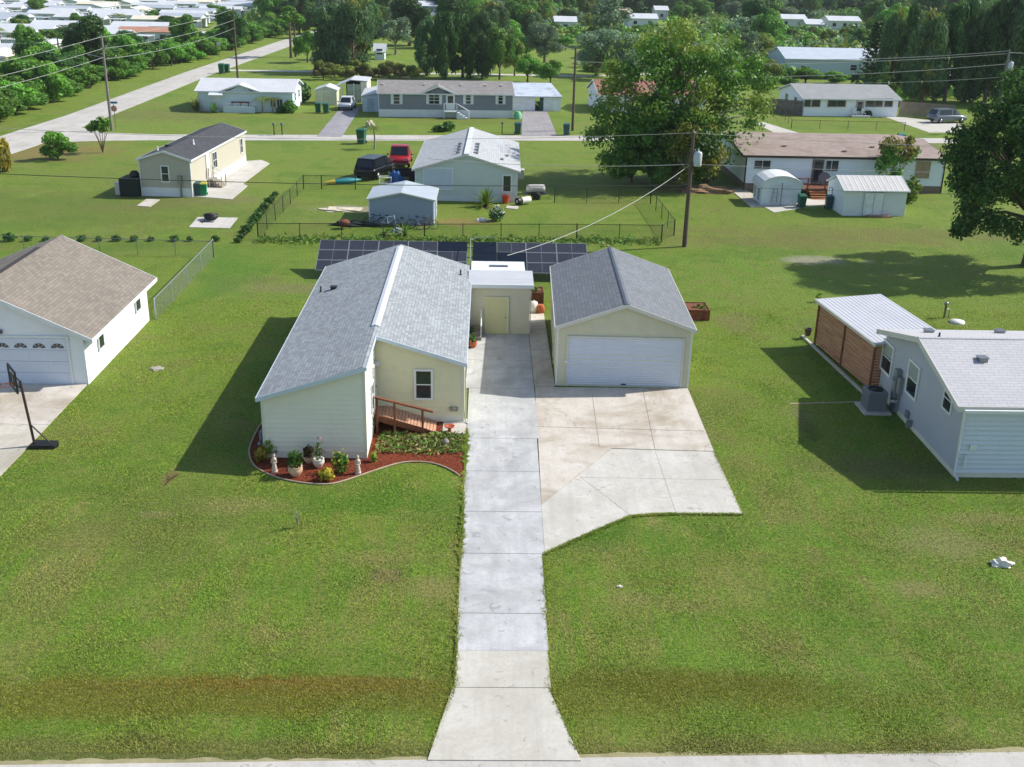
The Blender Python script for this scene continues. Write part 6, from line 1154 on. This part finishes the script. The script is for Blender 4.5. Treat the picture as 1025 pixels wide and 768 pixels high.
# front left pair
t=tree('s1',58,160,128,40,'bright green vase-shaped tree on the lawn by the road corner'); t.name='small_tree'
p=at(103,153); t=thing('small_tree','thin multi-stemmed tree with a flat green top near the corner pole','tree',p); V,L=crownV(151,'sparse',(1.5,1.3,.8),2.6,900,.22); link(quadmesh('crown',V,L_MID),'crown',t); m=MB()
for k in range(6): a=k*1.05; m.tube([(0,0,0),(math.cos(a)*.35,math.sin(a)*.3,1.3),(math.cos(a)*.9,math.sin(a)*.8,2.6)],[.05,.035,.02],5)
m.build('trunk',BARK,t)
p=at(3,172); t=thing('drooping_tree','yellow-tinged drooping small tree at the left edge','tree',p); V,L=crownV(152,'feather',(.9,.9,1.2),1.4,700,.18); link(quadmesh('crown',V,[L_YEL]),'crown',t); trunkMB(1,L[:6],.05,top=2.2).build('trunk',BARK,t)
p=at(375,149.5); tree('p',pos=tuple(p),h=2.6,w=2.4,label='young palm on the near verge left of the red pickup'); 
for px,by,ty,w_,lb in ((263,113,95,22,'left fan palm before the picture window of the small-gabled home'),(273,113,96,20,'right fan palm before the picture window of the small-gabled home')): tree('p',px,by,ty,w_,lb)
bedplant(808,313,'tiny yellow-green sapling on the lawn behind the white-roofed slat shed',L_LIME,(.2,.2,.3),40,.1,95) if False else None
b=at(818,304); bedplant(819,302,'small yellow-green sapling behind the wooden slat shed',L_LIME,(.2,.2,.35),40,.12,95)
# ---- individually placed mid-distance trees : key, x, base y, top y, width px, label
for a in (('b3',95,79,11,56,'tall dark oak left of centre in the tree belt beside the trailer park'),('b1',186,57,11,36,'round dark green tree right of the terracotta-roofed house'),('b3',232,50,7,38,'dense dark tree just left of the side road pole'),
 ('b2',172,66,38,34,'bright mid-sized tree below the terracotta-roofed house'),('pine',291.5,58,3,30,'tall thin pine standing at the side road bend, left one'),('pine',296,57,8,24,'tall thin pine standing at the side road bend, right one'),('b2',308,63,26,34,'bright green tree right of the two thin pines'),
 ('f1',330,72,10,36,'dark weeping casuarina on the left of the central pair'),('f2',354,74,6,46,'large weeping casuarina on the right of the central pair'),('b2',340,60,14,30,'light green tree peeping over the central casuarinas'),
 ('g2',396,55,17,44,'pale airy tree on the lawn behind the hedge'),('f1',428,76,22,26,'dark casuarina at the left of the row behind the grey house'),('f3',445,79,18,26,'slender dark casuarina second in the row behind the grey house'),('f3',463,78,20,30,'dark casuarina in the middle of the row behind the grey house'),
 ('f1',483,78,17,28,'casuarina right of the middle of the row behind the grey house'),('b1',500,80,24,36,'loose green tree behind the right end of the grey house roof'),('b4',515,76,36,28,'olive green tree above the low carport'),('b2',528,83,50,34,'bright bushy tree right behind the carport'),('b2',551,85,56,34,'second bright bushy tree right behind the carport'),
 ('g1',545,62,22,44,'grey-green tree standing in the clearing left of the lamp pole'),('g1',597,76,28,66,'big grey-green tree right of the lamp pole'),('g1',628,80,32,50,'grey-green tree between the lamp pole and the huge spreading tree'),
 ('nf',871,90,17,28,'dark layered pine in front of the metal building'),('f2',890,93,17,32,'tall casuarina right of the layered pine'),('f3',905,96,12,30,'dark tall casuarina behind the wooden fence, left'),('f2',922,103,20,44,'light green casuarina standing forward at the wooden fence'),
 ('f3',945,102,12,36,'very dark casuarina right of the light green one'),('f1',965,102,6,40,'tall casuarina in the dark row, middle right'),('f3',985,104,9,40,'very dark casuarina second from the right edge'),('f1',1008,105,-6,48,'tallest dark casuarina near the right edge'),('f3',1030,105,2,44,'dark casuarina cut by the right edge'),
 ('b2',806,84,64,40,'bright green bush-like tree before the metal building, left'),('s1',835,84,70,34,'bright shrub before the metal building, right'),('s2',788,88,74,26,'green shrub at the left corner of the metal building'),('s2',880,92,78,30,'green shrub at the foot of the layered pine'),
 ('b4',770,84,58,30,'olive tree between the huge spreading tree and the metal building'),('b4',758,100,70,26,'yellow-green tree right of the huge spreading tree'),('g2',745,70,30,40,'pale tree behind the right side of the huge spreading tree'),('p',996,100,68,20,'palm standing before the dark casuarina row')):
    tree(a[0],a[1],a[2],a[3],a[4],a[5])
# hedge of reddish shrubs behind sheds
for i,px in enumerate((324,335,346,357,368,379,390,401,412)): tree('s3',px,80-(i%2)*2.5,57+(i%3)*3,27,'reddish olive shrub in the long hedge behind the sheds',group='shrubs of the reddish hedge behind the sheds')
# ---- belt of bushes left of the side road
rr=random.Random(12); n=0
GB='bushes crowding the bank left of the side road'
for yy in [98+i*3.5 for i in range(72)]:
    for row in range(3 if yy<210 else 2):
        if rr.random()<.06: continue
        x=-57.4-row*4.2+rr.uniform(-1.2,1.2)-(0 if yy<200 else -2-(yy-200)*.03); k=rr.choice(['s1','s1','s2','s2','b3' if row else 's2']); h=(rr.uniform(2.6,5.8)+row*.9)*(1 if yy<200 else .8); w=rr.uniform(6,8)
        o=tree(k,pos=(x,yy+rr.uniform(-1.5,1.5),0),h=h,w=w,label='one of the rounded green bushes crowding the bank left of the side road',group=GB)

# palms & pines in the trailer park
for i,(px,by,ty,w_) in enumerate(((3,52,25,16),(24,38,17,14),(37,75,27,26),(18,58,30,22),(46,58,28,26),(55,24,14,12),(121,28,12,16),(146,34,20,12),(140,20,8,12),(60,60,30,20))): 
    tree('p' if i not in(2,4,9) else 'pine',px,by,ty,w_,'palm or thin pine rising among the white roofs of the trailer park',group='palms and thin pines among the trailer park roofs')
# ---- trailer park homes
PWALL=pbr('park_wall','#c9cdd0',.6,0,.05); PR=pbr('park_roof','#c6c9cc',.6,0,.08,.3,.3,('#a9adb0',.15,.6)); PR2=pbr('park_roof_grey','#a9b0b7',.6,0,.08,.3); PR3=pbr('park_roof_cream','#d9d2bf',.6,0,.08,.3)
def parkhome(loc,rz,roofm,L,W,label,group):
    t=thing('trailer_home',label,'mobile home',loc,rz,group); m=MB(); m.ext([(-W/2,0),(W/2,0),(W/2,2.6),(0,3.3),(-W/2,2.6)],-L/2,L/2,0,None,True); m.build('wall',PWALL,t)
    m=MB(); m.ext([(-W/2-.3,2.54),(0,3.33),(W/2+.3,2.54),(W/2+.3,2.64),(0,3.43),(-W/2-.3,2.64)],-L/2-.3,L/2+.3,0,None,True); m.build('roof',roofm,t)
    for x in (-L*.35,-L*.12,L*.12,L*.35):
        m=MB(); m.box(x-.6,-W/2-.06,1.1,x+.6,-W/2-.004,2.1); m.build('window',GLASS,t)
    m=MB(); m.box(L/2+.3,-W/2,2.3,L/2+4.5,W/2-1,2.4)
    for y in (-W/2+.1,W/2-1.1): m.box(L/2+4.3,y-.05,0,L/2+4.4,y+.05,2.3)
    m.build('carport',roofm,t); return t
ph=[parkhome((0,0,0),0,PR,12.5,5.5,'x','g'),parkhome((0,0,0),0,PR2,11,6,'x','g'),parkhome((0,0,0),0,PR3,12,5.5,'x','g')]; used=[0,0,0]
rr=random.Random(4); PLB='pale-roofed home in the tightly packed rows of the trailer park beyond the tree belt'; PG='homes of the trailer park beyond the tree belt'
yrow=168; 
while yrow<520:
    x=-78-rr.uniform(0,6)-(yrow-168)*.02
    while x>-(yrow*.5+28):
        if not(yrow<215 and x<-150) and rr.random()>.07:
            k=0 if rr.random()<.6 else rr.choice([0,1,2]); rz=rr.uniform(-.05,.05)+(.0 if rr.random()<.8 else PI/2)
            if not used[k]: o=ph[k]; o.location=(x,yrow,0); o.rotation_euler[2]=rz; o['label']=PLB; o['group']=PG; used[k]=1
            else: dup(ph[k],(x,yrow+rr.uniform(-1.5,1.5),0),rz,None,PLB,PG)
        x-=rr.uniform(17,20.5)
    yrow+=11+yrow*.014
o=parkhome(at(159,43.5),.1,PR,15,9,'house with an orange terracotta roof and long white front in the trailer park','x'); del o['group']
[c_ for c_ in bpy.data.objects if c_.parent==o and c_.name.startswith('roof')][0].data.materials[0]=pbr('terracotta_roof','#a87a62',.8,0,.1,1)
# scatter of park trees
rr=random.Random(31)
for i in range(26):
    y=rr.uniform(175,430); x=rr.uniform(-(y*.5+20),-80); tree(rr.choice(['b1','b3','b4','s2']),pos=(x,y,0),h=rr.uniform(3.5,7),w=rr.uniform(5,9),label='green tree growing between the pale roofs of the trailer park',group='trees between the trailer park roofs')
# ---- far houses in the woods
FH=[(421,24,30,10,'#aebfd0','small two-storey pale blue building among the far trees, top centre',1.9),(437,28,20,7,'#d5d6d2','white home half hidden behind the casuarina row',1),(496,22,12,6,'#cfd2d0','little white-roofed home far behind the tree row',1),(566,32,20,9,'#d3d7df','white home with a porch in the far clearing left of the grey-green tree',1),
 (613,22,34,9,'#c7b49c','long tan-roofed home in the far trees above the grey-green tree',1),(643,28,28,10,'#cdd3dc','pale-roofed home left of the top of the huge spreading tree',1),(662,20,12,8,'#d0d4d8','small white home beside the top of the huge spreading tree',1.2),
 (793,28,26,9,'#c9d0d4','pale home with dark windows left in the far right clearing',1),(845,30,30,9,'#d8dadb','long white home half hidden by bushes in the far right clearing',1),(815,34,16,8,'#c3ccd4','small blue-grey home in the middle of the far right clearing',1),(30,7.5,26,10,'#cfd2d8','long white two-storey block behind the trailer park, top left',1.8),(948,96,12,7,'#bfc5c8','pale-roofed home before the dark casuarina row',1),(485,52,12,7,'#c5cacd','white wall glimpsed through the casuarina row',1),(380,60,9,3,'#c9d4dc','small pale blue shed behind the hedge of reddish shrubs',.6)]
for px,by,wp,dp,c_,lb,hs in FH:
    b=at(px,by); wd=wp/FP*(b.y+5); b=Vector((b.x-wd/2,b.y,0)); h_=Bld('house',lb,'house',(b.x,b.y),0,wd,dp); wm=pbr('far_wall_'+c_,c_,.6,0,.05)
    rm=pbr('far_roof_tan','#b9a088',.8) if 'tan' in lb else PR; h_.gable(2.7*hs,2.7*hs+1.2,'x',wm,rm,WHITE,.3,.3,0)
    n=max(1,int(wd/3.2))
    for i in range(n):
        for fl in range(2 if hs>1.5 else 1): u=wd*(i+.5)/n; h_.win('F',u-.55,1+fl*2.6,u+.55,2+fl*2.6,WHITE,GLASS,(0,0),.07)
# ---- woods
rr=random.Random(99); cnt=0
def clear(px,by):
    for a,b,c_,d in ((375,418,46,60),(556,582,36,75),(250,330,40,80),(770,800,52,80),(408,436,14,42),(550,580,24,47),(592,672,14,46),(772,872,22,50),(262,295,30,60)):
        if a<px<b and c_<by<d: return True
    return False
WL='one of the many mixed green trees of the woods beyond the back street'; WG='trees of the woods beyond the back street'
rows=[(47,11,14),(40,10,13),(34,8,13),(28,7,12),(23,6,11),(18.5,5,11),(15,4.5,10),(12,4,10)]
for by0,hh,stepp in rows:
    px=268+rr.uniform(0,8)
    while px<1040:
        by=by0+rr.uniform(-2,2.5)
        if by0>36 and (px<640): px+=stepp*1.3; 
        if not clear(px,by) and cnt<262 and not(650<px<745 and by0>26):
            b=at(px,by); h=rr.uniform(7,12.5); k=rr.choice(['b1','b1','b2','b3','b4','g1','f1','g2','f2']); 
            if abs(by0-28)<7 and (590<px<680 or 775<px<870 or 408<px<440 or 555<px<580): h*=.45
            tree(k,pos=tuple(b),h=h,w=rr.uniform(8,12.5) if k[0]!='f' else rr.uniform(6,8.5),label=WL,group=WG); cnt+=1
        px+=stepp*rr.uniform(1.2,1.9)
for (px,by,hh) in ((486,52,7),(504,47,8),(522,58,6),(536,46,7.5),(553,40,5),(566,50,4),(592,48,5),(640,40,4.2),(760,62,6),(776,50,4.6),(792,44,4),(812,40,3.6),(828,48,4.6),(846,42,4),(862,50,5.5),(770,40,5),(618,36,3.4),(652,34,4),(875,40,7),(590,30,5),(545,26,7)):
    tree(rr.choice(['b1','b2','b4','g1','s2']),pos=tuple(at(px,by)),h=hh,w=hh*1.25,label=WL,group=WG)
for px in range(-10,262,15):
    b=at(px,5.5+rr.uniform(-.6,.6)); tree(rr.choice(['b1','b3','g1']),pos=tuple(b),h=rr.uniform(9,12),w=15,label=WL,group=WG)
for (px,by) in ((312,24),(326,30),(345,22),(362,30),(378,24),(300,20),(385,36),(405,30)): tree(rr.choice(['b1','b2','g2']),px,by,by-17,26,WL,group=WG)
# distant wood as one mass
def wood(name,x0,x1,y0,y1,n,seed,dens=120,mats=None):
    r=np.random.default_rng(seed); Vs=[]; 
    cx=r.uniform(x0,x1,n); cy=y0+(y1-y0)*r.uniform(0,1,n); ch=r.uniform(7,13,n); cr=r.uniform(4.5,7.5,n)
    N=n*dens; i=np.repeat(np.arange(n),dens); d=r.normal(0,1,(N,3)); d[:,2]=np.abs(d[:,2]); d/=np.linalg.norm(d,axis=1)[:,None]
    P=np.stack([cx[i]+d[:,0]*cr[i],cy[i]+d[:,1]*cr[i],ch[i]*.35+d[:,2]*ch[i]*.65],1)
    V=leaves(N,lambda q,m:(P,d),1.5,seed+1); mi=(i%len(mats)); return tag(link(quadmesh(name,V,mats,mi=mi),name),'distant green woodland filling the view beyond the last houses','woodland',kind='stuff')
wood('distant_woodland',-420,420,455,760,1700,5,110,[L_MID,L_DK,L_GRY,L_BRI,L_FEA])
# undergrowth filling the ground between the wood's trunks
r=np.random.default_rng(55); Q=[]
zones=[(255,1040,6,26,1500),(640,1040,26,46,330),(700,790,46,64,60),(520,600,8,24,80),(870,1040,46,100,150)]
for x0,x1,y0,y1,n in zones:
    for i in range(n):
        px=r.uniform(x0,x1); by=r.uniform(y0,y1)
        if clear(px,by): continue
        b=at(px,by); Q.append((b.x,b.y,r.uniform(2.5,5),r.uniform(2.4,4.2)))
for x0,x1,y0,y1,n,hm in ((545,680,34,50,130,2.2),(752,880,34,56,170,2.3),(478,560,30,46,90,3),(590,660,50,72,60,2.2),(752,785,56,84,40,2.4),(400,470,14,34,60,3)):
    for i in range(n):
        px=r.uniform(x0,x1); by=r.uniform(y0,y1); b=at(px,by)
        if 560<px<590 and by>38: continue
        Q.append((b.x,b.y,r.uniform(1.8,3.6),hm*r.uniform(.6,1.3)))
Q=np.array(Q); dens=90; N=len(Q)*dens; i=np.repeat(np.arange(len(Q)),dens); d=r.normal(0,1,(N,3)); d[:,2]=np.abs(d[:,2]); d/=np.linalg.norm(d,axis=1)[:,None]; k=r.uniform(.5,1.05,N)
Pq=np.stack([Q[i,0]+d[:,0]*Q[i,2]*k,Q[i,1]+d[:,1]*Q[i,2]*k,.2+d[:,2]*Q[i,3]*k],1)
ug=link(quadmesh('undergrowth',leaves(N,lambda q,m:(Pq,d),.75,56),[L_MID,L_DK,L_BRI,L_GRY,L_OLV],mi=(i%5)),'undergrowth'); tag(ug,'tangled green undergrowth between the trees of the far woods','undergrowth',kind='stuff')
# ================================================================ grass blades near the camera
def inpoly(x,y,poly):
    c_=np.zeros(len(x),bool); n=len(poly); j=n-1
    for i in range(n):
        xi,yi=poly[i];xj,yj=poly[j]; m_=((yi>y)!=(yj>y))&(x<(xj-xi)*(y-yi)/(yj-yi+1e-12)+xi); c_^=m_; j=i
    return c_
EXC=[[(-.68,24.5),(1.9,24.5),(2.2,46.6),(2.3,60),(-.84,60),(-.84,46.6)],[(-1.26,21.4),(2.47,21.4),(1.84,24.5),(-.74,24.5)],tan,wh,P2(*edge)+[(-.73,37.3),(-.73,42.9),(-8.5,42.9)],[(-8.6,39.4),(-4.5,39.4),(-4.5,43),(-.9,43),(-.9,58.7),(-8.6,58.7)],[(-18.07,46.6),(-27,46.6),(-27,56),(-18,56)],[(-24.1,21.6),(-18.07,21.6),(-18.07,46.6),(-24.1,46.6)],[(3.3,47),(9.5,47),(9.5,57.1),(3.3,57.1)],[(18.35,37.9),(36,37.9),(36,46.7),(18.35,46.7)]]
r=np.random.default_rng(2024)
N=430000; u=r.uniform(0,1,N); y=21.9+(60-21.9)*u**1.35; hw=y*.53+2; x=r.uniform(-1,1,N)*hw+.5
keep=np.ones(N,bool)
for p in EXC: keep&=~inpoly(x,y,p)
# ragged tufts creeping over the slab edges
ne=20000; ye=r.uniform(22,42,ne); xe=np.where((r.uniform(0,1,ne)<.5)|(ye>31.5),-.70-.02*0,np.interp(ye,[21.6,24.5,28,35,39],[2.5,1.9,1.98,2.12,2.16]))+r.normal(0,.04,ne)*(1.1+np.sin(ye*9+np.sin(ye*3.7)*2)); xe=np.where((ye<24.5)&(xe<0),-1.28+.58*(ye-21.6)/2.9+r.normal(0,.03,ne),xe)
wb=np.array([wh[i] for i in (0,9,8,7,6,5,4,3)]); seg=r.integers(0,len(wb)-1,9000); tt=r.uniform(0,1,9000); pe=wb[seg]*(1-tt)[:,None]+wb[seg+1]*tt[:,None]+r.normal(0,.04,(9000,2)); xe=np.concatenate([xe,pe[:,0]]); ye=np.concatenate([ye,pe[:,1]]); ne+=9000
x=np.concatenate([x[keep],xe]); y=np.concatenate([y[keep],ye]); n=len(x)
h=r.uniform(.02,.05,n)*(1+.5*np.sin(x*1.3)*np.sin(y*.9)); a=r.uniform(0,2*PI,n); w=r.uniform(.008,.018,n)*(1+(y-22)/30); ln=r.normal(0,.03,(n,2))
z0=np.where(np.arange(n)>=n-ne,.03,-.005)
V=np.empty((n,3,3)); V[:,0]=np.stack([x-np.cos(a)*w,y-np.sin(a)*w,z0],1); V[:,1]=np.stack([x+np.cos(a)*w,y+np.sin(a)*w,z0],1); V[:,2]=np.stack([x+ln[:,0],y+ln[:,1],z0+h],1)
me=bpy.data.meshes.new('lawn_grass'); me.vertices.add(n*3); me.vertices.foreach_set('co',V.astype(np.float32).ravel()); me.loops.add(n*3); me.loops.foreach_set('vertex_index',np.arange(n*3,dtype=np.int32)); me.polygons.add(n); me.polygons.foreach_set('loop_start',np.arange(0,n*3,3,dtype=np.int32)); me.materials.append(BLADE); me.update(calc_edges=True)
tag(link(me,'lawn_grass'),'short mown grass blades of the front lawns','grass',kind='stuff')
m=MB(); m.box(-900,-60,-1,900,1500,26)
HZ=bpy.data.materials.new('haze_air'); HZ.use_nodes=True; hn=HZ.node_tree; hn.nodes.clear(); ho=hn.nodes.new('ShaderNodeOutputMaterial'); hv=hn.nodes.new('ShaderNodeVolumePrincipled'); hv.inputs['Color'].default_value=(.86,.92,1,1); hv.inputs['Density'].default_value=HAZE; hn.links.new(hv.outputs[0],ho.inputs['Volume'])
if HAZE>0: tag(m.build('haze',HZ),'thin pale blue haze hanging over the whole neighbourhood','haze',kind='stuff')
# ================================================================ light, sky, camera
sd=Vector((1.15,.33,1)).normalized()
W=bpy.data.worlds.new('World'); S.world=W; W.use_nodes=True; nt=W.node_tree; bg=nt.nodes['Background']; sk=nt.nodes.new('ShaderNodeTexSky'); sk.sky_type='NISHITA'; sk.sun_disc=False
sk.sun_elevation=math.asin(sd.z); sk.sun_rotation=math.atan2(sd.x,sd.y); sk.air_density=1.0; sk.dust_density=1.0; nt.links.new(sk.outputs[0],bg.inputs[0]); bg.inputs[1].default_value=SKYS
sl_=bpy.data.lights.new('sun','SUN'); sl_.energy=SUNE; sl_.angle=math.radians(.6); sl_.color=(1,.955,.88); so=bpy.data.objects.new('sun',sl_); C.objects.link(so); so.rotation_euler=sd.to_track_quat('Z','Y').to_euler(); so.location=(20,20,60)
cam=bpy.data.cameras.new('camera'); co=bpy.data.objects.new('camera',cam); C.objects.link(co); S.camera=co
cam.sensor_fit='HORIZONTAL'; cam.sensor_width=36; cam.lens=36*FP/1025; cam.clip_end=4000; cam.clip_start=.5
# camera axes in world: columns = right, up, back
R3=Matrix(((XW[0],-XW[1],-XW[2]),(YW[0],-YW[1],-YW[2]),(ZW[0],-ZW[1],-ZW[2])))
co.matrix_world=Matrix.Translation((0,0,CH))@R3.to_4x4()
S.view_settings.view_transform='Standard'; S.view_settings.look='None'; S.view_settings.exposure=EXPO; S.view_settings.gamma=1
S.cycles.max_bounces=6; S.cycles.transparent_max_bounces=6
